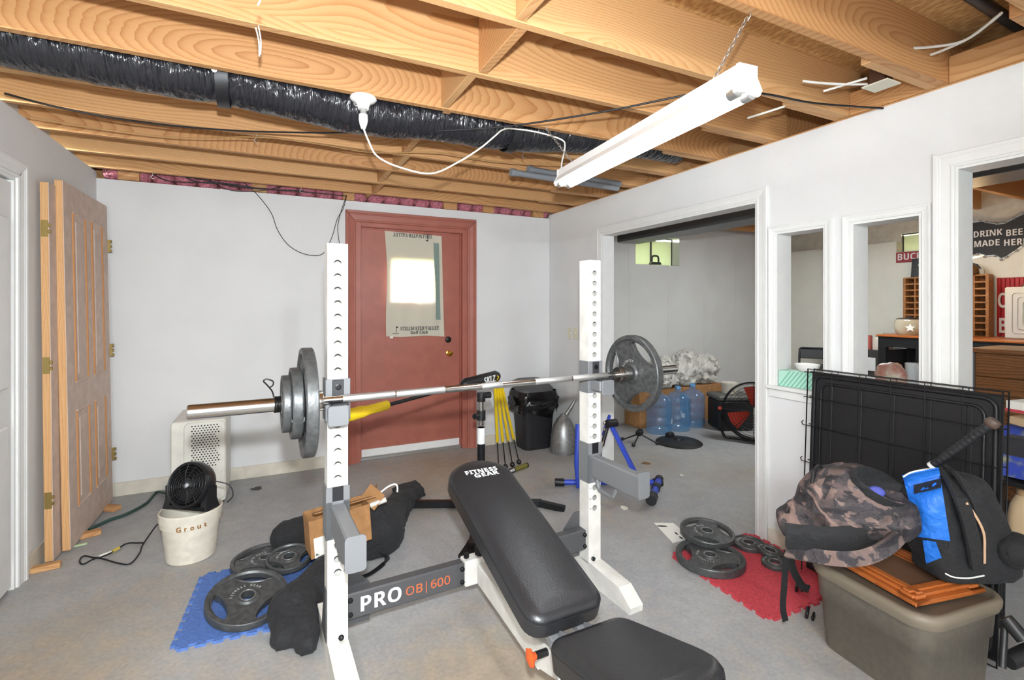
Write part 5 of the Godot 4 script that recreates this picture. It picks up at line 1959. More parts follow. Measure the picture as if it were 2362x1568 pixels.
	grained(foam, 0.88, 0.06, 3.0, 0.05, 83)
	single("foam_mat", s, foam, "blue interlocking foam floor mat under loose weight plates", "mat")
	var iron: Material = mats["cast_iron"]
	var pl := grip_plate(0.168, 0.036, true, iron, "weight_plate", "large grip plate lying on top at the edge of the blue mat", "loose plates on the blue mat")
	var pc := fl(574, 1377, 0.072)
	pl.transform = T(pc + Vector3(-0.005, 0, 0.005), Vector3(14, 20, 0))
	copy_of(pl, T(fl(608, 1300, 0.031) + Vector3(0.01, 0, -0.04), Vector3(0, 70, 0)), "large grip plate partly covered by the two other plates on the blue mat", "loose plates on the blue mat")
	var p2 := grip_plate(0.112, 0.028, true, iron, "weight_plate", "smaller grip plate leaning beside the black bag on the blue mat", "loose plates on the blue mat")
	p2.transform = T(fl(667, 1287, 0.075) + Vector3(0.0, 0, 0), Vector3(5, 40, 6))
	# --- black golf travel bag lying open behind the rack post
	var fabric := mt("bag_fabric", "1e1e20", 0.85, 0.0, {"rim_enabled": true, "rim": 0.15})
	fabric.heightmap_enabled = true
	fabric.heightmap_texture = noise_tex(FastNoiseLite.TYPE_SIMPLEX_SMOOTH, 0.04, Color.BLACK, Color.WHITE, 256, 5, 84)
	fabric.heightmap_scale = 0.6
	fabric.uv1_triplanar = true
	fabric.uv1_scale = Vector3.ONE * 3.0
	var g0 := fl(660, 1235, 0.075)
	var g1 := fl(760, 1232, 0.09)
	var g2 := fl(858, 1228, 0.09)
	var g3 := fl(925, 1160, 0.06)
	var g4 := fl(965, 1132, 0.03)
	var bag := thing("travel_bag", "large black fabric travel bag sprawled on the floor behind the rack post", "bag", Vector3(g1.x, 0, g1.z))
	s = S()
	var n := noise
	var field := func(p: Vector3) -> float:
		var d := cap_d(p, g0, g1, 0.085, 0.115)
		d = smin(d, cap_d(p, g1, g2, 0.145, 0.168), 0.05)
		d = smin(d, cap_d(p, g2 + Vector3(0.02, -0.02, 0.0), g3, 0.14, 0.075), 0.05)
		d = smin(d, cap_d(p, g3, g4, 0.07, 0.05), 0.05)
		d += n.get_noise_3d(p.x * 9.0, p.y * 14.0, p.z * 9.0) * 0.018 + n.get_noise_3d(p.x * 24.0, p.y * 24.0, p.z * 24.0) * 0.006
		return maxf(d, 0.004 - p.y)
	nets(s, field, Vector3(-0.15, -0.02, -3.75), Vector3(1.15, 0.28, -2.55), 0.017)
	part("body", s, fabric, bag)
	s = S()
	# flat flap at the far end, and the shoulder strap
	var fe := [[fl(905, 1128, 0.10), fl(958, 1103, 0.02)], [fl(925, 1165, 0.08), fl(983, 1138, 0.01)]]
	var rows := []
	for i in 5:
		var r := []
		for j in 5:
			var a: Vector3 = fe[0][0].lerp(fe[0][1], j / 4.0)
			var b: Vector3 = fe[1][0].lerp(fe[1][1], j / 4.0)
			r.append(a.lerp(b, 1.0 - i / 4.0) + Vector3(0, 0.012 * sin(i * 1.7 + j * 1.1), 0))
		rows.append(r)
	cloth(s, rows, 0.006)
	part("end_flap", s, fabric, bag)
	s = S()
	cp = []
	for q in [[880, 1270, 0.12], [893, 1285, 0.06], [885, 1300, 0.015], [850, 1325, 0.012], [800, 1341, 0.012], [760, 1345, 0.014]]:
		cp.append(fl(q[0], q[1], q[2]))
	ribbon(s, curve(cp, 5), 0.026, 0.005)
	part("shoulder_strap", s, black, bag)
	# --- second bundle, in front of it: a black garment with two limp sleeves
	var h0 := fl(745, 1330, 0.07)
	var h1 := fl(668, 1405, 0.06)
	var h2 := fl(655, 1468, 0.045)
	var h3 := fl(708, 1478, 0.045)
	var jk := thing("black_garment", "crumpled black padded garment draped over the edge of the blue mat", "garment", Vector3(h1.x, 0, h1.z))
	s = S()
	var field2 := func(p: Vector3) -> float:
		var d := cap_d(p, h0 + Vector3(0.05, 0.0, -0.03), h1, 0.095, 0.085)
		d = smin(d, cap_d(p, h1 + Vector3(-0.01, 0, 0), h2, 0.072, 0.052), 0.03)
		d = smin(d, cap_d(p, h1 + Vector3(0.05, 0, 0.02), h3, 0.072, 0.050), 0.03)
		d += n.get_noise_3d(p.x * 13.0, p.y * 13.0 + 5.0, p.z * 13.0) * 0.016 + n.get_noise_3d(p.x * 30.0, p.y * 30.0, p.z * 30.0) * 0.005
		return maxf(d, 0.014 - p.y)
	nets(s, field2, Vector3(-0.12, 0.0, -2.95), Vector3(0.46, 0.20, -2.05), 0.0145)
	part("body", s, fabric, jk)
	# --- opened carton with a shipping label
	var k0 := fl(708, 1268, 0.16)
	var bxp := thing("cardboard_carton", "open brown cardboard carton with a white shipping label on the black bag", "carton", Vector3(k0.x + 0.13, 0.14, k0.z))
	var card := mt("cardboard", "a87a4c", 0.85)
	grained(card, 0.9, 0.03, 2.0, 0.0, 85)
	var kt := T(Vector3(k0.x + 0.15, 0.245, k0.z - 0.02), Vector3(0, 8, 4))
	s = S()
	for q in [[Vector3(0, 0, 0.07), Vector3(0.30, 0.19, 0.004)], [Vector3(0, 0, -0.07), Vector3(0.30, 0.19, 0.004)], [Vector3(-0.15, 0, 0), Vector3(0.004, 0.19, 0.14)], [Vector3(0.15, 0, 0), Vector3(0.004, 0.19, 0.14)], [Vector3(0, -0.093, 0), Vector3(0.30, 0.004, 0.14)]]:
		bx(s, kt * T(q[0]), q[1])
	var body := part("walls", s, card, bxp)
	s = S()
	bx(s, kt * T(Vector3(0.02, 0.135, 0.085), Vector3(-18, 0, 0)), Vector3(0.30, 0.004, 0.08).rotated(Vector3.RIGHT, 0), 0.0)
	bx(s, kt * T(Vector3(0.185, 0.105, 0.02), Vector3(20, 20, 50)), Vector3(0.09, 0.004, 0.12), 0.0)
	bx(s, kt * T(Vector3(0.21, 0.09, -0.04), Vector3(-10, -30, 75)), Vector3(0.10, 0.004, 0.08), 0.0)
	part("flap", s, card, bxp)
	s = S()
	bx(s, kt * T(Vector3(-0.098, -0.045, 0.0735)), Vector3(0.075, 0.10, 0.001))
	var lb := part("label", s, mats["tag_white"], bxp)
	lettering("letter", "P", 0.016, kt * Transform3D(Basis(Vector3(0, 0, 1), PI / 2), Vector3(-0.122, -0.078, 0.0745)), mats["towel_ink"], lb, "Droid Sans", 700, 1.0, 0.0004)
	(lb.get_child(0) as Node3D).position += Vector3.ZERO
	# white bent hook and tube sticking out of the carton
	s = S()
	var hk := kt * Vector3(0.20, 0.10, 0.02)
	tube(s, curve([hk, hk + Vector3(0.06, 0.045, 0.01), hk + Vector3(0.10, 0.058, 0.015), hk + Vector3(0.115, 0.045, 0.018), hk + Vector3(0.115, 0.015, 0.02)], 5), 0.005, 8)
	single("wire_hook", s, mats["white_enamel"], "white bent wire hook sticking out of the carton", "hook")
	s = S()
	tube(s, [hk + Vector3(-0.03, -0.03, 0.03), hk + Vector3(0.05, -0.005, 0.045)], 0.014, 12)
	single("plastic_tube", s, mt("pearl_plastic", "c9c5bd", 0.3), "short grey plastic tube lying in the carton under the wire hook", "tube")

# ---------- things between the rack and the back wall, and in the doorway ----------
func build_back() -> void:
	var s: SurfaceTool
	var black: Material = mats["black_rubber"]
	var blackp: Material = mats["black_plastic"]
	var bsteel := mt("black_steel", "18181a", 0.35, 0.3)
	var yellow := mt("yellow_foam", "e3c014", 0.55)
	# --- swing trainer: T base, pole, padded arm, four yellow bands
	var foot := Vector3(1.30, 0, -3.145)
	var tr := thing("swing_trainer", "black swing trainer on a T base with yellow-tipped arm behind the bench", "trainer", foot)
	s = S()
	var l0 := fl(950, 1162, 0.03)
	var l1 := fl(1250, 1160, 0.03)
	var l2 := fl(1303, 1174, 0.012)
	bar(s, l0, l1, 0.045, 0.045, 0.004)
	bar(s, l1 + (l0 - l1).normalized() * 0.02, l2, 0.045, 0.040, 0.004)
	part("cross_foot", s, bsteel, tr)
	s = S()
	var f1 := fl(1090, 1262, 0.03)
	bar(s, foot + Vector3(0, 0.03, 0), f1, 0.05, 0.045, 0.004)
	var dd := (f1 - foot)
	dd.y = 0
	dd = dd.normalized()
	var sd := dd.cross(Vector3.UP)
	var q0 := f1 - dd * 0.05
	var q1 := f1 + dd * 0.06
	loft(s, [[q0 - sd * 0.026 + Vector3(0, 0.02, 0), q0 + sd * 0.026 + Vector3(0, 0.02, 0), q0 + sd * 0.026 + Vector3(0, -0.028, 0), q0 - sd * 0.026 + Vector3(0, -0.028, 0)], [q1 - sd * 0.075 + Vector3(0, -0.015, 0), q1 + sd * 0.075 + Vector3(0, -0.015, 0), q1 + sd * 0.075 + Vector3(0, -0.029, 0), q1 - sd * 0.075 + Vector3(0, -0.029, 0)]], true, true, -1)
	part("front_foot", s, bsteel, tr)
	s = S()
	var pt := func(py: float) -> Vector3: return Vector3(foot.x, EYE - (py - HORIZON) / FOC * 3.40, foot.z)
	tube(s, [foot + Vector3(0, 0.02, 0), pt.call(985.0)], 0.027, 16)
	var pole := part("pole", s, bsteel, tr)
	s = S()
	tube(s, [pt.call(1022.0), pt.call(985.0)], 0.0278, 16)
	part("white_band", s, mt("band_white", "e6e6e4", 0.5), pole, "white printed band")
	s = S()
	tube(s, [pt.call(980.0), pt.call(918.0)], 0.018, 14)
	part("inner_pole", s, mats["sleeve_steel"], tr)
	s = S()
	tube(s, [pt.call(968.0), pt.call(946.0)], 0.031, 14)
	tube(s, [pt.call(956.0) + Vector3(-0.03, 0, 0.02), pt.call(956.0) + Vector3(-0.065, 0, 0.04)], 0.02, 10)
	tube(s, [pt.call(925.0), pt.call(905.0)], 0.030, 14)
	tube(s, [pt.call(912.0) + Vector3(0.02, 0, 0), pt.call(912.0) + Vector3(0.07, 0, 0)], 0.022, 12)
	part("clamp", s, blackp, tr)
	var a0 := Vector3(0.27, 0.855, -2.469)
	var a1 := Vector3(1.461, 0.885, -3.227)
	var ad := (a1 - a0).normalized()
	s = S()
	tube(s, [a0 + ad * 0.3, a1 - ad * 0.40], 0.011, 12)
	part("arm", s, bsteel, tr)
	s = S()
	tube(s, [a1 - ad * 0.42, a1 - ad * 0.39, a1 - ad * 0.03, a1], [0.014, 0.040, 0.042, 0.030], 18)
	var pad := part("arm_pad", s, blackp, tr, "black arm pad with white lettering")
	var pn := Vector3(ad.z, 0, -ad.x)
	if pn.z < 0: pn = -pn
	var tpad := Transform3D(Basis(ad, Vector3.UP, pn), a1 - ad * 0.16 + pn * 0.0425)
	lettering("lettering", "SKLZ", 0.045, tpad, mt("print_white", "d8d8d4", 0.6), pad, "Droid Sans", 700, 1.0, 0.002)
	lettering("lettering", ">", 0.045, tpad * T(Vector3(0.105, 0, 0)), yellow, pad, "Droid Sans", 700, 0.8, 0.002)
	s = S()
	tube(s, [a0 - ad * 0.04, a0 + ad * 0.02, a0 + ad * 0.16, a0 + ad * 0.19, a0 + ad * 0.33, a0 + ad * 0.335], [0.026, 0.031, 0.031, 0.025, 0.026, 0.018], 16)
	part("foam_tip", s, yellow, tr, "yellow foam sleeve")
	# band bar on the floor, bands up to the arm
	var b0 := fl(1160, 1093, 0.022)
	var b1 := fl(1216, 1072, 0.022)
	s = S()
	tube(s, [b0, b1], 0.021, 14)
	var bb := part("band_bar", s, bsteel, tr)
	var bd := (b1 - b0).normalized()
	var bn := Vector3(bd.z, 0.5, -bd.x)
	if bn.z < 0: bn = Vector3(-bd.z, 0.5, bd.x)
	bn = bn.normalized()
	lettering("lettering", "POWER", 0.020, Transform3D(Basis(bd, bn.cross(bd) , bn), b0.lerp(b1, 0.25) + bn * 0.0212), mats["print_white"], bb, "Droid Sans", 700, 1.0, 0.001)
	s = S()
	tube(s, [b0.lerp(b1, 0.45), b0.lerp(b1, 0.94)], 0.0216, 14)
	part("bar_sticker", s, mt("sticker_olive", "6e6420", 0.5), bb)
	for i in 4:
		var lo := fl([1150, 1166, 1182, 1197][i], [1078, 1076, 1071, 1065][i], 0.055)
		var hi := a1 + Vector3(-0.02 + 0.012 * i, -0.05, 0.01 * i)
		var m := hi.lerp(lo, 0.665)
		s = S()
		tube(s, [hi, m], 0.0115, 10)
		var bnd := part("band", s, yellow, tr, "yellow elastic band")
		s = S()
		tube(s, [m, lo], 0.0045, 8)
		part("cord", s, black, bnd)
		s = S()
		lathe_bump(s, lo, Vector3(0.022, 0.022, 0.022))
		part("ball_stop", s, blackp, bnd)
	# --- trash can
	var tc := Vector3(2.315, 0, -4.25)
	var can := thing("trash_can", "black plastic trash can with glossy liner bag and raised lid in the corner", "trash can", tc)
	var cm := mt("can_plastic", "201f22", 0.55)
	s = S()
	var rings := []
	for q in [[0.0, 0.29, 0.24], [0.02, 0.30, 0.25], [0.50, 0.36, 0.30], [0.52, 0.375, 0.315], [0.55, 0.375, 0.315]]:
		var r := []
		for p in rounded(q[1], q[2], 0.06, 5): r.append(tc + Vector3(p.x, q[0], -p.y))
		rings.append(r)
	loft(s, rings, true, true)
	part("body", s, cm, can)
	s = S()
	rings = []
	for i in 9:
		var f := i / 8.0
		var r := []
		var k := 0
		for p in rounded(0.405, 0.345, 0.09, 8):
			var rag := 1.0 + noise.get_noise_3d(p.x * 22.0, f * 5.0, p.y * 22.0) * 0.16 * (0.3 + f)
			var y := lerpf(0.565, 0.36, f) + noise.get_noise_3d(p.x * 14.0, 3.0, p.y * 14.0) * 0.10 * f
			var fl_ := 0.98 + 0.10 * sin(f * PI)
			r.append(tc + Vector3(p.x * rag * fl_, y, -p.y * rag * fl_))
			k += 1
		r.reverse()
		rings.append(r)
	loft(s, rings, false, false)
	var liner := mt("liner_plastic", "141416", 0.16)
	part("liner_bag", s, liner, can, "glossy black liner folded over the rim")
	s = S()
	var kn := tc + Vector3(-0.20, 0.47, 0.06)
	var knot := []
	for i in 4:
		var r := []
		for j in 8:
			var w := TAU * j / 8
			var rr: float = [0.055, 0.022, 0.035, 0.058][i] * (1.0 + 0.35 * sin(w * 3.0 + i))
			r.append(kn + Vector3([0.04, 0.0, -0.03, -0.06][i], 0, 0) + Vector3(0, cos(w), sin(w)) * rr)
		knot.append(r)
	loft(s, knot, true, true)
	part("liner_knot", s, liner, can)
	s = S()
	rings = []
	for q in [[0.0, 1.0], [0.028, 1.0], [0.05, 0.86], [0.058, 0.5], [0.06, 0.05]]:
		var r := []
		for p in rounded(0.385 * q[1], 0.32 * q[1], 0.1 * q[1], 6): r.append(tc + Vector3(0, 0.575, -0.03) + Basis(Vector3.RIGHT, deg_to_rad(16)) * Vector3(p.x, q[0], -p.y))
		rings.append(r)
	loft(s, rings, true, true)
	part("lid", s, mt("lid_grey", "4d4d4f", 0.5), can)
	# --- galvanised can with a slanting spout
	var gc := Vector3(2.485, 0, -3.96)
	var gv := thing("galvanised_can", "grey galvanised spout can standing between trash can and rack post", "can", gc)
	var zinc := mt("galvanised", "a4a5a4", 0.42, 0.75)
	grained(zinc, 0.85, 0.05, 2.0, 0.0, 90)
	s = S()
	lathe(s, [Vector2(0, 0.0), Vector2(0.128, 0.0), Vector2(0.130, 0.006), Vector2(0.128, 0.07), Vector2(0.122, 0.16), Vector2(0.10, 0.25), Vector2(0.065, 0.315), Vector2(0.032, 0.345), Vector2(0.026, 0.36), Vector2(0, 0.36)], 36, T(gc))
	part("body", s, zinc, gv)
	s = S()
	tube(s, [gc + Vector3(0.02, 0.34, 0), gc + Vector3(0.075, 0.44, 0.03), gc + Vector3(0.105, 0.50, 0.045)], [0.022, 0.016, 0.013], 14)
	part("spout", s, zinc, gv)
	# --- blue bicycle trainer
	var blue := mt("trainer_blue", "2e48b4", 0.4)
	var t0 := fl(1286, 1112, 0.03)
	var t1 := fl(1522, 1112, 0.03)
	var bt := thing("bike_trainer", "blue folding bicycle trainer stand with black feet behind the rack post", "trainer stand", Vector3((t0.x + t1.x) / 2, 0, (t0.z + t1.z) / 2))
	s = S()
	tube(s, [t0, t1], 0.021, 14)
	part("base_bar", s, blue, bt)
	for e in [[t0, t1], [t1, t0]]:
		s = S()
		var ed: Vector3 = (e[1] - e[0]).normalized()
		tube(s, [e[0] - ed * 0.02, e[0] + ed * 0.05], 0.0295, 14)
		part("rubber_foot", s, blackp, bt)
	s = S()
	var u0 := fl(1336, 1124, 0.02)
	tube(s, [u0, Vector3(u0.x, 0.20, u0.z) + Vector3(-0.02, 0, 0), Vector3(u0.x + 0.025, 0.485, u0.z - 0.05)], 0.022, 12)
	part("upright", s, blue, bt)
	s = S()
	var u1 := onz(1452, 1078, -3.05)
	var u2 := Vector3(u1.x - 0.10, u1.y + 0.34, u1.z - 0.12)
	bar(s, Vector3(u1.x + 0.04, 0.03, u1.z + 0.06), u2, 0.045, 0.03, 0.004)
	part("upright", s, blue, bt)
	s = S()
	bar(s, u2 + Vector3(-0.05, -0.10, -0.02), u2 + Vector3(0.0, 0.06, 0.0), 0.03, 0.02, 0.003)
	part("clamp_arm", s, blue, bt)
	s = S()
	tube(s, [u2 + Vector3(-0.05, 0.0, 0.03), u2 + Vector3(0.04, 0.0, 0.03)], 0.032, 14)
	tube(s, [u2 + Vector3(-0.02, -0.02, 0.0), u2 + Vector3(-0.09, -0.17, 0.02)], 0.015, 10)
	part("resistance_drum", s, blackp, bt)
	s = S()
	tube(s, [u2 + Vector3(-0.08, -0.14, 0.02), u2 + Vector3(-0.21, -0.36, 0.05)], 0.011, 10)
	part("lever", s, mats["chrome"], bt)
	for yy in [0.0, 0.05]:
		s = S()
		lathe_bump(s, u2 + Vector3(-0.10, yy - 0.03, 0.06), Vector3(0.012, 0.012, 0.012))
		part("bolt_head", s, mats["chrome"], bt)
	s = S()
	var r0 := fl(1520, 1106, 0.05)
	var r1 := fl(1503, 1152, 0.05)
	tube(s, [r0, r1], 0.024, 14)
	part("folding_leg", s, blue, bt)
	for f in [[-0.05, 0.07], [0.36, 0.50], [0.84, 1.05]]:
		s = S()
		tube(s, [r0.lerp(r1, f[0]), r0.lerp(r1, f[1])], 0.032 if f[0] < 0.8 else 0.037, 14)
		part("leg_collar" if f[0] < 0.8 else "rubber_foot", s, blackp, bt)
	# --- flat black round base on the floor beyond the doorway
	var dp := fl(1566, 1021)
	var dk := thing("round_base", "flat black round stand base lying before the water jugs", "stand base", dp)
	s = S()
	lathe(s, [Vector2(0, 0), Vector2(0.225, 0), Vector2(0.228, 0.008), Vector2(0.21, 0.02), Vector2(0.08, 0.034), Vector2(0.05, 0.036), Vector2(0.045, 0.05), Vector2(0, 0.05)], 40, T(dp))
	part("disc", s, blackp, dk)
	s = S()
	bx(s, T(dp + Vector3(0.03, 0.04, -0.16), Vector3(0, 20, 0)), Vector3(0.10, 0.05, 0.07), 0.015)
	part("bracket", s, blackp, dk)
	# small tripod lying by the trainer
	var tp := fl(1475, 1020, 0.0)
	var tri_ := thing("mini_tripod", "small black tripod with spread legs near the flat round base", "tripod", tp)
	s = S()
	bx(s, T(tp + Vector3(0, 0.10, 0), Vector3(0, 30, 10)), Vector3(0.09, 0.05, 0.06), 0.01)
	part("head", s, blackp, tri_)
	for q in [Vector3(0.10, 0.012, 0.15), Vector3(-0.16, 0.012, 0.10), Vector3(-0.12, 0.012, -0.12)]:
		s = S()
		tube(s, [tp + Vector3(0, 0.09, 0), tp + q], 0.007, 8)
		var lg := part("leg", s, bsteel, tri_)
		s = S()
		lathe_bump(s, tp + q + Vector3(0, 0.008, 0), Vector3(0.02, 0.018, 0.02))
		part("foot", s, blackp, lg)
	# --- water jugs
	var jug_mat := mt("jug_blue", "7fb4d8", 0.04, 0.0, {"transparency": BaseMaterial3D.TRANSPARENCY_ALPHA, "albedo_color": Color(0.30, 0.60, 0.82, 0.26)})
	var jug := thing("water_jug", "empty blue five-gallon water jug next to the rack plate", "water jug", Vector3.ZERO, "blue water jugs by the wall")
	s = S()
	lathe(s, [Vector2(0, 0.012), Vector2(0.115, 0.008), Vector2(0.130, 0.0), Vector2(0.137, 0.014), Vector2(0.137, 0.07), Vector2(0.131, 0.08), Vector2(0.131, 0.09), Vector2(0.137, 0.10), Vector2(0.137, 0.17), Vector2(0.131, 0.18), Vector2(0.131, 0.19), Vector2(0.137, 0.20), Vector2(0.137, 0.27), Vector2(0.131, 0.28), Vector2(0.131, 0.29), Vector2(0.137, 0.30), Vector2(0.137, 0.345), Vector2(0.125, 0.375), Vector2(0.085, 0.405), Vector2(0.042, 0.425), Vector2(0.032, 0.435), Vector2(0.030, 0.455)], 40)
	lpart("body", s, jug_mat, jug)
	s = S()
	lathe(s, [Vector2(0.030, 0.452), Vector2(0.033, 0.455), Vector2(0.033, 0.478), Vector2(0.028, 0.486), Vector2(0.024, 0.486), Vector2(0.024, 0.46)], 24)
	lpart("neck", s, mt("jug_neck", "5b92bd", 0.15, 0.0), jug)
	s = S()
	bx(s, T(Vector3(0.09, 0.13, 0.103), Vector3(0, 41, 0)), Vector3(0.05, 0.05, 0.002))
	lpart("sticker", s, mats["tag_white"], jug)
	var jp := [Vector3(3.82, 0, -4.12), Vector3(4.10, 0, -4.12), Vector3(4.375, 0, -4.17)]
	jug.position = jp[0]
	copy_of(jug, T(jp[1], Vector3(0, 70, 0)), "blue water jug standing between two other jugs", "blue water jugs by the wall")
	copy_of(jug, T(jp[2], Vector3(0, 160, 0)), "blue water jug beside the black cooler box", "blue water jugs by the wall")
	# --- cooler with a white tub on it
	var cc := Vector3(4.665, 0, -3.89)
	var co := thing("cooler_box", "black hard cooler box with lid handle beside the water jugs", "cooler", cc)
	s = S()
	bx(s, T(cc + Vector3(0, 0.175, 0), Vector3(0, -24, 0)), Vector3(0.40, 0.33, 0.30), 0.02)
	part("body", s, mt("cooler_black", "19191b", 0.4), co)
	s = S()
	bx(s, T(cc + Vector3(0, 0.365, 0), Vector3(0, -24, 0)), Vector3(0.42, 0.055, 0.32), 0.015)
	part("lid", s, mt("cooler_lid", "55544f", 0.5), co)
	s = S()
	bx(s, T(cc + Vector3(0.06, 0.28, 0.16), Vector3(0, -24, 0)), Vector3(0.24, 0.035, 0.02), 0.008)
	part("handle", s, blackp, co)
	s = S()
	bx(s, T(cc + Vector3(0.02, 0.16, 0.165), Vector3(0, -24, 0)), Vector3(0.035, 0.07, 0.004), 0.001)
	part("label", s, mats["tag_white"], co)
	s = S()
	lathe(s, [Vector2(0, 0.395), Vector2(0.075, 0.395), Vector2(0.088, 0.50), Vector2(0.093, 0.50), Vector2(0.093, 0.515), Vector2(0, 0.515)], 28, T(cc + Vector3(0.02, 0.0, -0.03)))
	single("white_tub", s, mats["bucket_plastic"], "small white plastic tub standing on the black cooler", "tub")
	# --- plastic bags heaped on a carton behind the jugs
	var hb := Vector3(4.25, 0, -4.42)
	s = S()
	bxc(s, Vector3(3.72, 0.0, -4.585), Vector3(5.05, 0.42, -4.32), 0.004)
	single("storage_carton", s, mats["cardboard"], "long brown carton under the heap of plastic bags", "carton")
	var film := mt("bag_film", "e2ded4", 0.30, 0.0, {"backlight_enabled": true, "backlight": Color(0.3, 0.29, 0.27)})
	grained(film, 0.80, 0.02, 1.5, 0.0, 91)
	var bi := 0
	for q in [[3.86, 0.56, 0.17], [4.17, 0.58, 0.20], [4.50, 0.62, 0.21], [4.83, 0.60, 0.18]]:
		s = S()
		var c := Vector3(q[0], q[1], -4.42)
		var R: float = q[2]
		var kk := bi
		var f := func(p: Vector3) -> float:
			var e := (p - c) / Vector3(1.0, 0.95, 0.68)
			var d := e.length() - R
			d += 0.02 - 0.06 * (1.0 - 4.0 * absf(noise.get_noise_3d(p.x * 5.0 + kk * 3.0, p.y * 4.0, p.z * 6.0))) - 0.022 * (1.0 - 3.0 * absf(noise.get_noise_3d(p.x * 12.0, p.y * 10.0 + kk, p.z * 12.0)))
			return maxf(d, maxf(0.423 - p.y, -4.592 - p.z))
		nets(s, f, c - Vector3(R, R, R * 0.8) * 1.5, c + Vector3(R, R, R * 0.8) * 1.5, 0.016)
		single("plastic_bag", s, film, ["crumpled clear plastic bag at the end of the heap by the rack plate", "crumpled clear plastic bag above the middle water jug", "tallest crumpled plastic bag of the heap against the wall", "crumpled plastic bag of the heap above the black cooler"][bi], "plastic bag", "plastic bags heaped by the wall")
		bi += 1
	# --- drum fan, half hidden by the doorway casing
	var fc := Vector3(4.42, 0.315, -3.40)
	var fan := thing("drum_fan", "black round floor fan with red blades half behind the doorway casing", "fan", Vector3(fc.x, 0, fc.z))
	var look := Vector3(-0.80, 0.12, 0.58).normalized()
	var fx := Vector3.UP.cross(look).normalized()
	var ft := Transform3D(Basis(fx, look, fx.cross(look)), fc)
	s = S()
	lathe(s, [Vector2(0.285, -0.08), Vector2(0.292, -0.08), Vector2(0.295, 0.08), Vector2(0.285, 0.085), Vector2(0.278, 0.08), Vector2(0.278, -0.08), Vector2(0.285, -0.08)], 44, ft)
	part("drum", s, bsteel, fan)
	s = S()
	for k in 9:
		var ring := []
		var rr := 0.04 + k * 0.029
		for j in 40: ring.append(ft * Vector3(cos(TAU * j / 40) * rr, 0.088, sin(TAU * j / 40) * rr))
		tube(s, ring, 0.0022, 5, false, true)
	for k in 8:
		var a := TAU * k / 8
		tube(s, [ft * Vector3(cos(a) * 0.04, 0.09, sin(a) * 0.04), ft * Vector3(cos(a) * 0.285, 0.085, sin(a) * 0.285)], 0.003, 5)
	part("guard", s, bsteel, fan)
	for k in 3:
		s = S()
		var a := TAU * k / 3 + 0.5
		var rows := []
		for j in 6:
			var r := 0.05 + 0.20 * j / 5
			rows.append([ft * Vector3(cos(a - 0.38) * r, -0.03, sin(a - 0.38) * r), ft * Vector3(cos(a) * r, 0.0, sin(a) * r), ft * Vector3(cos(a + 0.38) * r, 0.035, sin(a + 0.38) * r)])
		cloth(s, rows, 0.003)
		part("blade", s, mt("fan_red", "b8331f", 0.45), fan, "red fan blade")
	s = S()
	tube(s, curve([fc + fx * 0.30 + Vector3(0, 0, 0), fc + fx * 0.31 + Vector3(0, -0.2, 0), fc + fx * 0.27 + Vector3(0, -0.305, 0)], 5), 0.013, 10)
	tube(s, curve([fc - fx * 0.30 + Vector3(0, 0, 0), fc - fx * 0.31 + Vector3(0, -0.2, 0), fc - fx * 0.27 + Vector3(0, -0.305, 0)], 5), 0.013, 10)
	tube(s, [fc + fx * 0.27 + Vector3(0, -0.303, 0), fc - fx * 0.27 + Vector3(0, -0.303, 0)], 0.012, 10)
	part("stand", s, bsteel, fan)
	for e in [-1, 1]:
		s = S()
		tube(s, [fc + fx * (0.29 * e) + Vector3(0, -0.005, 0), fc + fx * (0.335 * e) + Vector3(0, -0.005, 0)], 0.02, 10)
		part("red_knob", s, mats["fan_red"], fan)
	# --- black wrapped object on the window ledge
	s = S()
	var wl := Vector3(4.27, 1.903, ZB - 0.19)
	var hl := thing("flat_iron", "small black iron with a loop handle on the basement window ledge", "iron", wl)
	hl.position = wl
	s = S()
	prism(s, PackedVector2Array([Vector2(-0.085, 0), Vector2(0.085, 0), Vector2(0.07, 0.028), Vector2(-0.07, 0.028)]), 0.05, T(wl), false, 0.003)
	part("sole", s, blackp, hl)
	s = S()
	tube(s, curve([wl + Vector3(-0.055, 0.02, 0), wl + Vector3(-0.05, 0.085, 0), wl + Vector3(-0.03, 0.105, 0), wl + Vector3(0.03, 0.105, 0), wl + Vector3(0.05, 0.085, 0), wl + Vector3(0.055, 0.02, 0)], 5), 0.011, 8)
	part("loop_handle", s, blackp, hl)
	# --- sheet metal duct under the bar-room ceiling
	s = S()
	bxc(s, Vector3(3.42, 2.09, -4.34), Vector3(3.72, 2.30, 2.1), 0.004)
	var du := single("metal_duct", s, mt("duct_sheet", "6f7174", 0.4, 0.7), "grey sheet metal duct under the ceiling beyond the doorway", "duct")
	# scraps on the floor
	var di := 0
	for q in [[1490, 1068, 0.045, "dry_leaf_brown", "7d5a3a"], [1440, 1171, 0.035, "paper_scrap", "dcd8cc"], [1572, 1096, 0.022, "paper_scrap", "dcd8cc"], [592, 1126, 0.05, "dark_fluff", "4a4845"]]:
		s = S()
		var p := fl(q[0], q[1], 0.002)
		var ring := []
		for k in 9: ring.append(p + Vector3(cos(TAU * k / 9), 0, sin(TAU * k / 9)) * q[2] * (0.6 + 0.4 * absf(sin(k * 2.3 + di))) + Vector3(0, 0.004 * sin(k * 1.9), 0))
		loft(s, [ring, ring.map(func(e): return e + Vector3(0, -0.0015, 0))], true, true, -1)
		single("floor_scrap", s, mt(q[3], q[4], 0.9), ["curled brown leaf on the floor near the bicycle trainer", "white paper scrap on the floor behind the rack arm", "tiny white paper scrap on the floor before the doorway", "dark lint tuft on the floor between dehumidifier and rack"][di], "scrap")
		di += 1

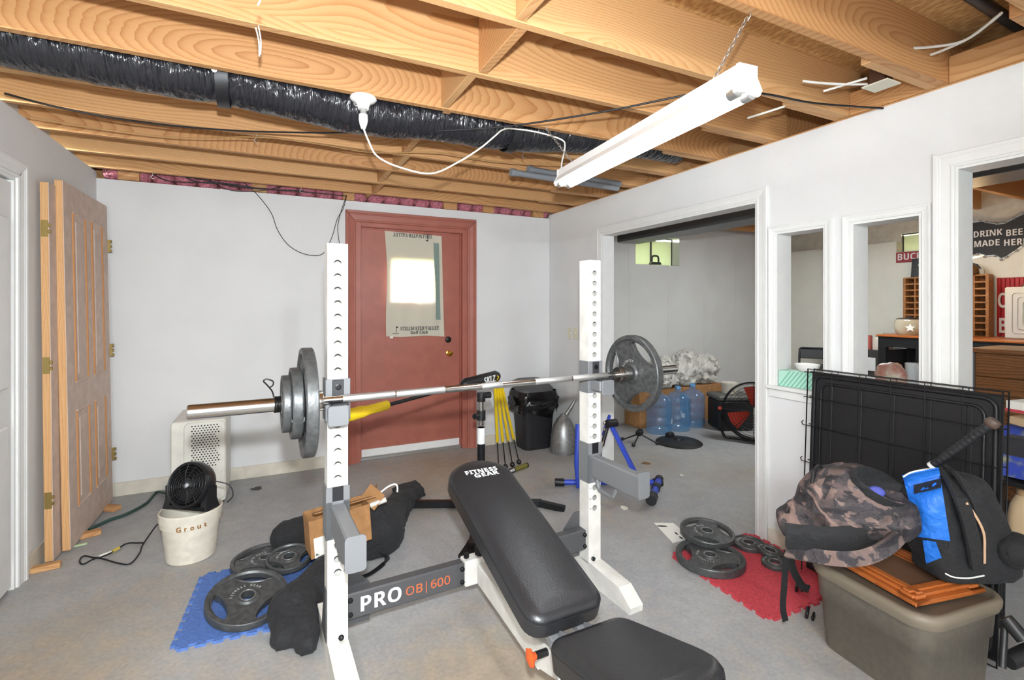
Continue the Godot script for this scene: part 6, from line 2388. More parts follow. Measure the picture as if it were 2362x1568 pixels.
# ---------- right side of the gym ----------
func camo_tex() -> ImageTexture:
	var w := 256
	var data := PackedByteArray()
	data.resize(w * w * 3)
	var n := FastNoiseLite.new()
	n.seed = 77
	n.frequency = 1.0
	n.fractal_octaves = 3
	var k := 0
	var cols := [Color8(46, 44, 48), Color8(74, 68, 70), Color8(150, 124, 114), Color8(28, 26, 29)]
	for y in w:
		for x in w:
			var a := TAU * x / w
			var b := TAU * y / w
			var p := Vector3(cos(a), sin(a), cos(b)) * 0.8
			var e := n.get_noise_3d(p.x, p.y, p.z + sin(b) * 1.7)
			var f := n.get_noise_3d(p.x * 1.7 + 9.0, p.y * 1.7 + sin(b) * 1.5, p.z * 1.7)
			var c: Color = cols[0]
			if e > 0.04: c = cols[1]
			if f > 0.19: c = cols[2]
			if e < -0.20: c = cols[3]
			if absf(f + e * 0.5) < 0.025: c = cols[3]
			data[k] = int(c.r * 255)
			data[k + 1] = int(c.g * 255)
			data[k + 2] = int(c.b * 255)
			k += 3
	return ImageTexture.create_from_image(Image.create_from_data(w, w, false, Image.FORMAT_RGB8, data))

# camera-facing axes help to lay out the pile: right vector and forward vector on the floor
func pil(px: float, py: float, zc: float) -> Vector3:
	return Vector3(0, EYE, 0) + ray(px, py) * zc

func build_right() -> void:
	var s: SurfaceTool
	var black: Material = mats["black_rubber"]
	var blackp: Material = mats["black_plastic"]
	var iron: Material = mats["cast_iron"]
	# --- red foam mat and its plates
	s = S()
	foam_tile(s, 0.60, 0.60, 0.012, T(Vector3(2.29, 0, -1.735), Vector3(0, -2.0, 0)))
	var foam := mt("foam_red", "c8434e", 0.85)
	grained(foam, 0.88, 0.06, 3.0, 0.05, 92)
	single("foam_mat", s, foam, "red interlocking foam floor mat under weight plates by the partition", "mat")
	var p1 := grip_plate(0.176, 0.040, true, iron, "weight_plate", "largest grip plate lying flat on the red mat", "loose plates on the red mat")
	p1.transform = T(fl(1638, 1286, 0.033) + Vector3(0, 0, 0), Vector3(0, 80, 0))
	var p2 := grip_plate(0.150, 0.032, true, iron, "weight_plate", "grip plate resting partly on the largest plate of the red mat", "loose plates on the red mat")
	p2.transform = T(fl(1631, 1228, 0.070), Vector3(3, 40, 3))
	var p3 := grip_plate(0.088, 0.024, false, iron, "weight_plate", "small plate without grips beside the doorway casing on the red mat", "loose plates on the red mat")
	p3.transform = T(fl(1727, 1254, 0.024), Vector3(0, 0, 0))
	var p4 := grip_plate(0.068, 0.020, false, iron, "weight_plate", "little plate lying against the small plate near the wall", "loose plates on the red mat")
	p4.transform = T(fl(1776, 1271, 0.030), Vector3(6, 0, -6))
	copy_of(p4, T(fl(1788, 1299, 0.023)), "little plate alone in front of the hanging backpack straps", "loose plates on the red mat")
	# white card hanger with cut-outs on the floor
	var cd := thing("display_card", "white cut-out display card lying beside the plates on the floor", "card", fl(1545, 1228))
	s = S()
	var c0 := fl(1508, 1205, 0.003)
	var c1 := fl(1553, 1206, 0.003)
	var c2 := fl(1596, 1240, 0.003)
	var c3 := fl(1552, 1252, 0.003)
	cloth(s, [[c3, c2], [c3.lerp(c0, 0.5), c2.lerp(c1, 0.5)], [c0, c1]], 0.0015)
	part("card", s, mats["tag_white"], cd)
	for q in [[0.25, 0.80, 0.55, 0.12], [0.55, 0.36, 0.12, 0.2], [0.55, 0.12, 0.12, 0.2], [0.85, 0.30, 0.30, 0.12]]:
		s = S()
		var m := c0.lerp(c1, q[0]).lerp(c3.lerp(c2, q[0]), 1.0 - q[1]) + Vector3(0, 0.0006, 0)
		var ux: Vector3 = (c1 - c0) * q[2] * 0.5
		var uz: Vector3 = (c3 - c0) * q[3] * 0.35
		var pg := []
		for k in 12: pg.append(m + ux * cos(TAU * k / 12) + uz * sin(TAU * k / 12))
		for k in 12: tri(s, m, pg[(k + 1) % 12], pg[k])
		part("print_mark", s, mats["towel_ink"], cd)
	# --- folded wire dog crate leaning on the partition
	var wire := mt("crate_wire", "141416", 0.4, 0.4)
	var ct := thing("dog_crate", "folded black wire dog crate with plastic tray leaning on the partition", "crate", Vector3(2.53, 0, -1.25))
	var tl := onx(1872, 851, 2.575)
	var trr := onx(2322, 897, 2.575)
	var z0 := tl.z
	var z1 := trr.z
	var hh := 1.055
	var up := Vector3(0.055, hh, 0).normalized()
	var nn := Vector3(-up.y, up.x, 0)
	var base := Vector3(2.520, 0.006, 0)
	var P := func(u: float, w: float, o: float) -> Vector3: return base + Vector3(0, 0, lerpf(z0, z1, u)) + up * w * hh + nn * o
	# tray
	s = S()
	var zc := (z0 + z1) / 2.0
	var W := z1 - z0
	var tt := Transform3D(Basis(Vector3(0, 0, 1), up, nn), base + Vector3(0, 0, zc) + up * hh * 0.5)
	bx(s, tt, Vector3(W * 0.985, hh * 0.975, 0.010), 0.004)
	var tray := part("tray", s, mt("tray_black", "131215", 0.5), ct)
	s = S()
	for off in [0.02, 0.055]:
		var loop := []
		for p in rounded(W * 0.985 - off * 2, hh * 0.975 - off * 2, 0.04, 5): loop.append(tt * Vector3(p.x, p.y, 0.010))
		tube(s, loop, 0.008 if off < 0.03 else 0.006, 6, false, true)
	part("tray_rim", s, mats["tray_black"], tray)
	for k in 5:
		s = S()
		bx(s, tt * T(Vector3(-W * 0.36 + k * W * 0.18, 0, 0.007)), Vector3(0.018, hh * 0.86, 0.005), 0.002)
		part("tray_rib", s, mats["tray_black"], tray)
	# outer frame and cross wires in front of and behind the tray
	for o in [0.030, -0.022]:
		s = S()
		tube(s, [P.call(0.0, 0.0, o), P.call(1.0, 0.0, o), P.call(1.0, 1.0, o), P.call(0.0, 1.0, o)], 0.0034, 6, false, true)
		part("frame_wire", s, wire, ct)
		for w in [0.18, 0.36, 0.54, 0.72, 0.86, 0.985]:
			s = S()
			tube(s, [P.call(-0.022, w, o + 0.003), P.call(0.5, w, o + 0.003), P.call(1.0, w, o + 0.003)], 0.0022, 6)
			part("cross_wire", s, wire, ct)
		for u in [0.16, 0.33, 0.5, 0.67, 0.84]:
			s = S()
			tube(s, [P.call(u, 0.0, o), P.call(u, 1.0, o)], 0.0018, 5)
			part("upright_wire", s, wire, ct)
	for w in [0.72, 0.54, 0.36]:
		s = S()
		tube(s, [P.call(-0.022, w, 0.033), P.call(-0.030, w + 0.012, 0.033), P.call(-0.018, w + 0.02, 0.033)], 0.0025, 6)
		part("hook_end", s, wire, ct)
	# --- storage tote
	var yw := -7.0
	var tc := Vector3(2.20, 0, -1.045)
	var tb := T(tc, Vector3(0, yw, 0))
	var to := thing("storage_tote", "grey-brown plastic storage tote with lid under the backpacks", "tote", tc)
	var tm := mt("tote_plastic", "6d665b", 0.5)
	grained(tm, 0.9, 0.04, 3.0, 0.05, 93)
	s = S()
	var rings := []
	for q in [[0.0, 0.36, 0.37, 0.05], [0.01, 0.37, 0.38, 0.05], [0.20, 0.395, 0.405, 0.055], [0.205, 0.41, 0.42, 0.06], [0.315, 0.425, 0.435, 0.065]]:
		var r := []
		for p in rounded(q[1], q[2], q[3], 6): r.append(tb * Vector3(p.x, q[0], -p.y))
		rings.append(r)
	loft(s, rings, true, true)
	part("body", s, tm, to)
	s = S()
	rings = []
	for q in [[0.300, 0.448, 0.458, 0.085], [0.320, 0.462, 0.472, 0.09], [0.336, 0.464, 0.474, 0.09], [0.346, 0.450, 0.460, 0.085], [0.350, 0.425, 0.435, 0.08], [0.344, 0.415, 0.425, 0.075], [0.344, 0.05, 0.05, 0.02]]:
		var r := []
		for p in rounded(q[1], q[2], q[3], 8): r.append(tb * Vector3(p.x, q[0], -p.y))
		rings.append(r)
	loft(s, rings, true, true)
	part("lid", s, mt("tote_lid", "7d7262", 0.45), to)
	# --- oak picture frame on the lid
	var of := T(Vector3(2.205, 0.352, -1.075), Vector3(0, yw - 4.0, 0))
	var fr := thing("oak_frame", "orange oak moulded frame lying on the tote lid", "frame", of.origin)
	var oak: Material = mats["oak"]
	var fw := 0.34
	var fd := 0.42
	s = S()
	for q in [[Vector3(0, 0, fd / 2 - 0.035), Vector3(fw, 0, 0.07)], [Vector3(0, 0, -fd / 2 + 0.035), Vector3(fw, 0, 0.07)], [Vector3(-fw / 2 + 0.035, 0, 0), Vector3(0.07, 0, fd)], [Vector3(fw / 2 - 0.035, 0, 0), Vector3(0.07, 0, fd)]]:
		s = S()
		var lx: float = q[1].x
		var lz: float = q[1].z
		bx(s, of * T(q[0] + Vector3(0, 0.008, 0)), Vector3(lx, 0.016, lz), 0.003, Vector2(lx * 3.1, lz))
		var in_ := Vector3(q[0].x * 0.955, 0.022, q[0].z * 0.965)
		bx(s, of * T(in_), Vector3(lx if lx > lz else lx * 0.72, 0.012, lz if lz > lx else lz * 0.72) * Vector3(0.94, 1, 0.95), 0.004, Vector2(lx, lz * 2.7))
		in_ = Vector3(q[0].x * 0.91, 0.032, q[0].z * 0.93)
		bx(s, of * T(in_), Vector3(lx if lx > lz else lx * 0.45, 0.008, lz if lz > lx else lz * 0.45) * Vector3(0.90, 1, 0.91), 0.003, Vector2(lx * 1.7, lz))
		part("rail", s, oak, fr)
	s = S()
	bx(s, of * T(Vector3(0, 0.008, 0)), Vector3(fw - 0.1, 0.008, fd - 0.1))
	part("backing", s, mt("frame_backing", "6b4a33", 0.8), fr)
	# --- camouflage backpack slumped over the tote
	var camo := mt("camo_cloth", "ffffff", 0.85)
	camo.albedo_texture = camo_tex()
	camo.uv1_triplanar = true
	camo.uv1_scale = Vector3.ONE * 1.7
	var zf := 1.90
	var k0 := pil(1845, 1205, zf + 0.12)
	var k1 := pil(1950, 1165, zf + 0.02)
	var k2 := pil(2050, 1190, zf - 0.05)
	var k3 := pil(2120, 1180, zf - 0.03)
	var bp := thing("camo_backpack", "slumped camouflage backpack with open black mouth on the tote", "backpack", Vector3(k1.x, 0.40, k1.z))
	var bs := Basis(Vector3(0.898, 0, 0.44), Vector3.UP, Vector3(-0.44, 0, 0.898))
	var mouth := pil(2035, 1115, zf - 0.05)
	var field := func(p: Vector3) -> float:
		var d := cap_d(p, k0, k1, 0.085, 0.125)
		d = smin(d, cap_d(p, k1, k2, 0.130, 0.085), 0.05)
		d = smin(d, cap_d(p, k2, k3, 0.075, 0.060), 0.05)
		d = smin(d, rbox_d(p, k1 + Vector3(0.02, 0.02, 0), Vector3(0.13, 0.105, 0.10), bs * Basis(Vector3(0, 0, 1), 0.3), 0.05), 0.06)
		d += noise.get_noise_3d(p.x * 13.0, p.y * 13.0, p.z * 13.0) * 0.016 + noise.get_noise_3d(p.x * 31.0, p.y * 31.0, p.z * 31.0) * 0.005
		# the open mouth at the top
		var c := ((bs * Basis(Vector3(0, 0, 1), -0.45)).transposed() * (p - mouth)) / Vector3(1.25, 0.55, 1.0)
		d = maxf(d, 0.085 - c.length())
		return maxf(d, 0.392 - p.y)
	s = S()
	nets(s, field, Vector3(1.66, 0.37, -1.60), Vector3(2.46, 0.86, -0.80), 0.0145)
	part("body", s, camo, bp)
	# dark mesh pocket over the lower front, zipper lip round the mouth
	s = S()
	var rows := []
	for i in 7:
		var r := []
		for j in 12:
			var px := lerpf(1812, 2060, j / 11.0)
			var py := lerpf(lerpf(1205, 1195, j / 11.0), lerpf(1262, 1258, j / 11.0), i / 6.0) + 14.0 * sin(j / 11.0 * PI)
			r.append(pil(px, py, 1.765 + 0.10 * absf(j / 11.0 - 0.55) + 0.05 * absf(i / 6.0 - 0.4) + 0.006 * sin(j * 2.0 + i)))
		rows.push_front(r)
	cloth(s, rows, 0.004)
	part("side_pocket", s, mats["bag_fabric"], bp)
	# black lining of the open mouth and its rolled lip
	var mn := Vector3(0.10, 0.80, 0.60).normalized()
	var mx := Vector3(0.898, 0, 0.44)
	mx = (mx - mn * mx.dot(mn)).normalized()
	var mtf := Transform3D(Basis(mx * 1.25, mn, mx.cross(mn) * 0.78), mouth + Vector3(0, -0.012, 0.0))
	s = S()
	lathe(s, [Vector2(0, -0.055), Vector2(0.05, -0.05), Vector2(0.085, -0.02), Vector2(0.098, 0.010), Vector2(0.104, 0.012), Vector2(0.106, 0.0), Vector2(0.09, -0.05), Vector2(0, -0.07)], 28, mtf)
	part("mouth_lining", s, mats["bag_fabric"], bp, "black lining of the open mouth")
	s = S()
	var hp := pil(1880, 1095, zf + 0.06)
	tube(s, curve([hp + Vector3(-0.05, -0.02, 0.02), hp + Vector3(-0.02, 0.022, 0.01), hp + Vector3(0.03, 0.03, 0), hp + Vector3(0.06, 0.0, 0)], 5), 0.008, 8)
	part("haul_loop", s, black, bp)
	s = S()
	lathe_bump(s, mouth + Vector3(-0.055, -0.022, 0.005), Vector3(0.038, 0.022, 0.028))
	single("water_bottle", s, mt("bottle_violet", "5a62b8", 0.2), "small violet plastic bottle tucked in the mouth of the camouflage backpack", "bottle")
	# shoulder straps: one across the front of the lid, one hanging to the floor
	s = S()
	var cp := []
	for q in [[2090, 1215, 1.80], [2050, 1258, 1.74], [1990, 1286, 1.72], [1920, 1288, 1.76], [1850, 1276, 1.84], [1815, 1270, 1.90]]:
		cp.append(pil(q[0], q[1], q[2]))
	ribbon(s, curve(cp, 5), 0.050, 0.012, Vector3(-0.4, 0.55, 0.9).normalized())
	part("shoulder_strap", s, camo, bp)
	s = S()
	cp = []
	for q in [[1816, 1268, 1.905], [1812, 1300, 1.92], [1809, 1350, 1.945], [1806, 1400, 1.97], [1812, 1432, 1.985]]:
		cp.append(pil(q[0], q[1], q[2]))
	ribbon(s, curve(cp, 5), 0.024, 0.003, Vector3(-0.44, 0, 0.9))
	part("webbing", s, black, bp, "black webbing hanging to the floor")
	for q in [[1838, 1352, 0.0], [1862, 1412, 0.0]]:
		s = S()
		q[2] = (EYE - 0.03) / (q[1] - HORIZON) * FOC
		bx(s, T(pil(q[0], q[1], q[2]), Vector3(10, 30, 10)), Vector3(0.055, 0.035, 0.014), 0.006)
		bx(s, T(pil(q[0] + 14, q[1] + 10, q[2]), Vector3(0, 20, 12)), Vector3(0.04, 0.028, 0.010), 0.004)
		part("buckle", s, blackp, bp)
	s = S()
	cp = []
	for q in [[1822, 1275, 1.91], [1830, 1315, 1.94], [1850, 1350, 1.97], [1866, 1358, 2.0]]:
		cp.append(pil(q[0], q[1], q[2]))
	ribbon(s, curve(cp, 5), 0.03, 0.004, Vector3(-0.44, 0.2, 0.9))
	part("webbing", s, black, bp)
	# --- blue and black bat bag behind it
	var zb := 1.83
	var m0 := pil(2205, 1305, zb)
	var m1 := pil(2180, 1210, zb + 0.02)
	var m2 := pil(2135, 1105, zb + 0.05)
	var bb := thing("bat_bag", "bright blue and black sports backpack standing against the dog crate", "backpack", Vector3(m0.x, 0.40, m0.z))
	var bcen := pil(2206, 1225, zb)
	var lean := Basis(Vector3(0.898, 0, 0.44), Vector3.UP, Vector3(-0.44, 0, 0.898)) * Basis(Vector3(0, 0, 1), 0.30)
	var f2 := func(p: Vector3) -> float:
		var q := lean.transposed() * (p - bcen)
		var wdt := 0.155 - 0.18 * maxf(0.0, q.y - 0.02)
		var e := Vector3(absf(q.x) - wdt + 0.05, absf(q.y) - 0.205 + 0.05, absf(q.z) - 0.085 + 0.05)
		var d := e.max(Vector3.ZERO).length() + minf(maxf(e.x, maxf(e.y, e.z)), 0.0) - 0.05
		d += noise.get_noise_3d(p.x * 12.0, p.y * 12.0 + 3.0, p.z * 12.0) * 0.012
		return maxf(d, 0.394 - p.y)
	s = S()
	nets(s, f2, bcen - Vector3(0.26, 0.26, 0.24), bcen + Vector3(0.26, 0.27, 0.24), 0.0145)
	part("body", s, mats["bag_fabric"], bb)
	# blue panels follow the body's front: points set on the surface by marching along the view
	var blue := mt("nylon_blue", "1f6fd0", 0.5)
	blue.heightmap_enabled = true
	blue.heightmap_texture = noise_tex(FastNoiseLite.TYPE_SIMPLEX_SMOOTH, 0.03, Color.BLACK, Color.WHITE, 256, 4, 95)
	blue.heightmap_scale = 0.8
	blue.uv1_triplanar = true
	blue.uv1_scale = Vector3.ONE * 3.0
	var onb := func(px: float, py: float, lift: float) -> Vector3:
		var t := 1.4
		for k in 60:
			var p := pil(px, py, t)
			var d: float = f2.call(p)
			if d < lift: return p
			t += maxf(d - lift, 0.0008) * 0.6
			if t > 2.1: break
		return pil(px, py, zb - 0.06)
	for q in [[[2082, 1098], [2166, 1080], [2192, 1248], [2118, 1238], "panel"], [[2128, 1246], [2158, 1250], [2172, 1286], [2136, 1300], "panel"]]:
		s = S()
		rows = []
		for i in 9:
			var r := []
			for j in 7:
				var a := Vector2(q[0][0], q[0][1]).lerp(Vector2(q[1][0], q[1][1]), j / 6.0)
				var b := Vector2(q[3][0], q[3][1]).lerp(Vector2(q[2][0], q[2][1]), j / 6.0)
				var c := a.lerp(b, 1.0 - i / 8.0)
				r.append(onb.call(c.x, c.y, 0.006))
			rows.append(r)
		cloth(s, rows, 0.004)
		part("blue_panel", s, blue, bb, "bright blue nylon panel")
	s = S()
	rows = []
	for i in 3:
		var r := []
		for j in 6: r.append(onb.call(lerpf(2108, 2170, j / 5.0), lerpf(1138, 1118, i / 2.0) - 3.0 * j, 0.009))
		rows.append(r)
	cloth(s, rows, 0.003)
	part("black_patch", s, mats["bag_fabric"], bb)
	s = S()
	cp = []
	for q in [[2083, 1100], [2100, 1090], [2130, 1083], [2166, 1079]]: cp.append(onb.call(q[0], q[1], 0.010))
	tube(s, curve(cp, 4), 0.003, 6)
	part("piping", s, mats["band_white"], bb)
	s = S()
	cp = []
	for q in [[2180, 1322], [2200, 1331], [2235, 1333], [2270, 1327]]: cp.append(onb.call(q[0], q[1], 0.010))
	tube(s, curve(cp, 4), 0.003, 6)
	part("piping", s, mats["band_white"], bb)
	for q in [[[2170, 1080], [2215, 1150], [2240, 1230], [2255, 1310]], [[2190, 1080], [2240, 1130], [2275, 1210], [2290, 1300]]]:
		s = S()
		cp = []
		for e in q: cp.append(onb.call(minf(e[0], 2262.0), e[1], 0.022) + Vector3(0.02, 0, 0.0) * (1.0 if e[0] > 2262 else 0.0))
		ribbon(s, curve(cp, 5), 0.045, 0.012, Vector3(-0.44, 0.1, 0.9).normalized())
		part("shoulder_strap", s, mats["bag_fabric"], bb)
	s = S()
	cp = []
	for q in [[2222, 1160], [2243, 1190], [2262, 1230], [2276, 1275], [2284, 1300]]: cp.append(onb.call(minf(q[0], 2264.0), q[1], 0.036) + Vector3(0.012, 0, 0.004))
	ribbon(s, curve(cp, 4), 0.008, 0.002, Vector3(-0.44, 0.1, 0.9).normalized())
	part("tan_trim", s, mt("trim_tan", "c9a583", 0.7), bb)
	# --- baseball bat standing in the bag
	var bt0 := pil(2290, 975, 1.70)
	var bt1 := pil(2130, 1088, 1.86)
	var bd := (bt1 - bt0).normalized()
	var bat := thing("baseball_bat", "baseball bat with black wrapped grip sticking out of the blue bag", "bat", bt1)
	s = S()
	tube(s, [bt0 - bd * 0.012, bt0, bt0 + bd * 0.012, bt0 + bd * 0.018], [0.018, 0.022, 0.020, 0.014], 18)
	part("knob", s, mt("bat_knob", "55453c", 0.4), bat)
	s = S()
	var gp := []
	var gr := []
	for k in 40:
		gp.append(bt0 + bd * (0.015 + 0.235 * k / 39.0))
		gr.append(0.0135 + 0.001 * (k % 3))
	tube(s, gp, gr, 14)
	part("grip", s, black, bat)
	s = S()
	tube(s, [bt0 + bd * 0.25, bt0 + bd * 0.262], 0.0155, 14)
	part("grip_tape", s, mats["band_white"], bat)
	s = S()
	tube(s, [bt0 + bd * 0.255, bt0 + bd * 0.40, bt0 + bd * 0.46], [0.0135, 0.020, 0.025], 16)
	part("barrel", s, bsteel_mat(), bat)
	# --- items on the floor and shelf right of the crate, seen past its edge
	var sh := thing("wire_stand", "low black bench stand behind the dog crate holding bags", "stand", Vector3(2.86, 0, -0.95))
	s = S()
	bxc(s, Vector3(2.80, 0.345, -1.02), Vector3(3.60, 0.37, -0.62), 0.004)
	bxc(s, Vector3(2.83, 0.625, -1.02), Vector3(3.60, 0.645, -0.62), 0.004)
	part("top", s, blackp, sh)
	for q in [Vector2(2.84, -0.98), Vector2(3.56, -0.98), Vector2(2.84, -0.66), Vector2(3.56, -0.66)]:
		s = S()
		bxc(s, Vector3(q.x - 0.018, 0, q.y - 0.018), Vector3(q.x + 0.018, 0.625, q.y + 0.018), 0.002)
		part("leg", s, blackp, sh)
	var jg := Vector3(2.905, 0.371, -0.915)
	var jb := thing("beige_bottle", "beige plastic detergent bottle standing beside the dog crate", "bottle", jg)
	s = S()
	rings = []
	for q in [[0.0, 0.12, 0.09], [0.12, 0.12, 0.09], [0.17, 0.10, 0.08], [0.205, 0.06, 0.06], [0.21, 0.05, 0.05]]:
		var r := []
		for p in rounded(q[1], q[2], 0.03, 4): r.append(jg + Vector3(p.x, q[0], -p.y))
		rings.append(r)
	loft(s, rings, true, true)
	part("body", s, mt("bottle_beige", "cbb08c", 0.45), jb)
	s = S()
	lathe(s, [Vector2(0.026, 0.21), Vector2(0.027, 0.24), Vector2(0, 0.242)], 18, T(jg))
	part("cap", s, mt("cap_beige", "b08d68", 0.5), jb)
	# blue patterned cloth over a box, paper pad and small box above it
	s = S()
	bxc(s, Vector3(2.90, 0.645, -0.99), Vector3(3.33, 0.82, -0.715), 0.01)
	single("shelf_box", s, mt("box_dark", "2b2a2d", 0.7), "dark box under the blue patterned cloth", "box")
	s = S()
	rows = []
	for i in 8:
		var r := []
		for j in 12:
			var x := lerpf(2.845, 3.40, j / 11.0)
			var f := i / 7.0
			var y := 0.842 + 0.008 * sin(j * 1.9 + i) if f < 0.45 else lerpf(0.842, 0.66, (f - 0.45) / 0.55)
			var z := lerpf(-1.02, -0.672, minf(f / 0.45, 1.0)) + (0.012 + 0.014 * sin(j * 1.3) if f > 0.4 else 0.0)
			if j < 3: y = minf(y, lerpf(0.66, 0.842, j / 3.0))
			r.append(Vector3(maxf(x, 2.862) - (0.012 if j < 3 else 0.0), y, z))
		rows.push_front(r)
	cloth(s, rows, 0.006)
	var bl := mt("cloth_blue", "ffffff", 0.9)
	bl.albedo_texture = noise_tex(FastNoiseLite.TYPE_CELLULAR, 0.03, Color8(46, 66, 160), Color8(206, 190, 90), 256, 1, 96, 0.45, 0.95)
	bl.uv1_triplanar = true
	bl.uv1_scale = Vector3.ONE * 3.0
	single("patterned_cloth", s, bl, "blue cloth with yellow pattern draped over a box beside the crate", "cloth")
	s = S()
	bx(s, T(Vector3(3.06, 0.885, -0.86), Vector3(4, -20, 3)), Vector3(0.26, 0.035, 0.18), 0.004)
	single("paper_stack", s, mt("kraft_paper", "c3a683", 0.8), "stack of tan paper lying on the blue patterned cloth", "paper")
	var wb := thing("game_box", "white and red printed box on top of the paper stack", "box", Vector3(3.10, 0.92, -0.86))
	s = S()
	bx(s, T(Vector3(3.10, 0.945, -0.88), Vector3(0, -12, 0)), Vector3(0.30, 0.05, 0.18), 0.002)
	part("carton", s, mats["tag_white"], wb)
	s = S()
	bx(s, T(Vector3(3.10, 0.928, -0.88), Vector3(0, -12, 0)), Vector3(0.303, 0.014, 0.183), 0.001)
	part("red_stripe", s, mats["foam_red"], wb)
	s = S()
	lathe_bump(s, pil(2342, 1268, 1.75), Vector3(0.075, 0.06, 0.07))
	var cush := single("black_cushion", s, mats["bag_fabric"], "round black cushion beside the tote at the end of the crate", "cushion")
	# folded camp chair legs at the right of the tote
	var cc := thing("folded_stool", "folded black camp stool lying beside the tote", "stool", pil(2345, 1490, 1.9))
	for q in [[[2318, 1425, 1.62], [2362, 1475, 1.58], 0.022], [[2318, 1425, 1.63], [2312, 1540, 1.58], 0.010], [[2325, 1525, 1.60], [2380, 1500, 1.62], 0.025]]:
		s = S()
		tube(s, [pil(q[0][0], q[0][1], q[0][2]), pil(q[1][0], q[1][1], q[1][2])], q[2], 10)
		part("leg", s, blackp, cc)

func bsteel_mat() -> Material:
	return mt("black_steel", "18181a", 0.35, 0.3)

# ---------- bar room beyond the partition ----------
func build_bar_room() -> void:
	var s: SurfaceTool
	var blackp: Material = mats["black_plastic"]
	# --- tissue box and bowl on the sill of the first small opening
	var bx0 := Vector3(2.70, 0.932, -1.775)
	var tb := thing("striped_box", "mint green diagonal striped box on the sill beside the crate", "box", bx0)
	var tt := T(bx0 + Vector3(0, 0.045, 0), Vector3(0, 10, 0))
	s = S()
	bx(s, tt, Vector3(0.10, 0.09, 0.20), 0.003)
	part("box", s, mt("mint", "a9d3c0", 0.6), tb)
	s = S()
	for k in 9:
		var z := -0.10 + k * 0.0225
		var a := Vector3(-0.0507, -0.044, z)
		var zt := minf(z + 0.07, 0.098)
		var f := (zt - z) / 0.07
		quad(s, tt * a, tt * (a + Vector3(0, 0, 0.008)), tt * Vector3(-0.0507, -0.044 + 0.088 * f, zt), tt * Vector3(-0.0507, -0.044 + 0.088 * f, zt - 0.008))
	part("stripes", s, mt("mint_dark", "6fae97", 0.6), tb).set_meta("kind", "stuff")
	s = S()
	lathe(s, [Vector2(0, 0.092), Vector2(0.03, 0.092), Vector2(0.055, 0.11), Vector2(0.065, 0.135), Vector2(0.062, 0.136), Vector2(0.05, 0.115), Vector2(0, 0.10)], 28, T(bx0 + Vector3(-0.01, 0, 0.045)))
	single("white_bowl", s, mats["porcelain"], "small white bowl standing on the striped mint box", "bowl")
	# --- folding chair
	var ch := Vector3(5.93, 0, -3.66)
	var fc := thing("folding_chair", "black plastic folding chair seen through the small opening", "chair", ch)
	var ct := T(ch, Vector3(0, -55, 0))
	s = S()
	bx(s, ct * T(Vector3(0, 0.79, -0.19), Vector3(-8, 0, 0)), Vector3(0.43, 0.12, 0.016), 0.006)
	bx(s, ct * T(Vector3(0, 0.64, -0.17), Vector3(-8, 0, 0)), Vector3(0.43, 0.05, 0.016), 0.006)
	part("backrest", s, blackp, fc)
	s = S()
	bx(s, ct * T(Vector3(0, 0.45, 0.02)), Vector3(0.42, 0.022, 0.40), 0.008)
	part("seat", s, blackp, fc)
	for sd in [-1, 1]:
		s = S()
		tube(s, curve([ct * Vector3(sd * 0.21, 0.01, 0.24), ct * Vector3(sd * 0.21, 0.45, -0.06), ct * Vector3(sd * 0.205, 0.80, -0.19), ct * Vector3(sd * 0.18, 0.86, -0.20)], 5), 0.012, 8)
		part("leg", s, blackp, fc)
		s = S()
		tube(s, [ct * Vector3(sd * 0.19, 0.01, -0.24), ct * Vector3(sd * 0.19, 0.44, 0.12)], 0.011, 8)
		part("leg", s, blackp, fc)
	s = S()
	tube(s, [ct * Vector3(-0.18, 0.86, -0.20), ct * Vector3(0.18, 0.86, -0.20)], 0.012, 8)
	part("top_rail", s, blackp, fc)
	# --- back counter: black frame with wood top, along the right wall
	var kc := thing("back_counter", "black framed counter with a thin wood top along the bar room wall", "counter", Vector3(5.95, 0, -2.3))
	s = S()
	bxc(s, Vector3(5.62, 1.075, -2.89), Vector3(6.26, 1.095, -1.3), 0.003, Vector2(0.2, 0.1))
	part("top", s, mats["oak"], kc)
	s = S()
	bxc(s, Vector3(5.64, 0.97, -2.88), Vector3(6.25, 1.074, -1.32), 0.003)
	part("apron", s, blackp, kc)
	for q in [[5.64, -2.88, 0.07], [5.64, -2.55, 0.11], [5.64, -1.40, 0.07], [6.18, -2.88, 0.06], [6.18, -1.40, 0.06]]:
		s = S()
		bxc(s, Vector3(q[0], 0, q[1]), Vector3(q[0] + 0.06, 0.97, q[1] + q[2]), 0.002)
		part("leg", s, blackp, kc)
	# papers pinned under the counter
	for z in [-2.90, -2.35]:
		s = S()
		bxc(s, Vector3(6.262, 0.62, z), Vector3(6.268, 0.95, z + 0.24), 0.0)
		single("paper_sheet", s, mt("paper_lilac", "c9c8d4", 0.8), "pale paper sheet hanging under the back counter near the first leg" if z < -2.5 else "pale paper sheet hanging under the back counter beyond the wide leg", "paper", "sheets under the counter")
	# --- drawers with cans on top
	var dr := thing("drawer_unit", "small dark drawer unit with white drawer fronts in the bar room corner", "drawers", Vector3(5.95, 0, -3.1))
	s = S()
	bxc(s, Vector3(5.70, 0, -3.30), Vector3(6.24, 0.92, -2.90), 0.003)
	part("body", s, mt("drawer_dark", "35302e", 0.6), dr)
	for y in [0.70, 0.50, 0.30]:
		s = S()
		bxc(s, Vector3(5.686, y, -3.27), Vector3(5.70, y + 0.14, -2.93), 0.003)
		var df := part("drawer", s, mt("drawer_white", "cfcdca", 0.5), dr)
		s = S()
		bxc(s, Vector3(5.672, y + 0.09, -3.16), Vector3(5.686, y + 0.105, -3.04), 0.003)
		part("handle", s, blackp, df)
	var i := 0
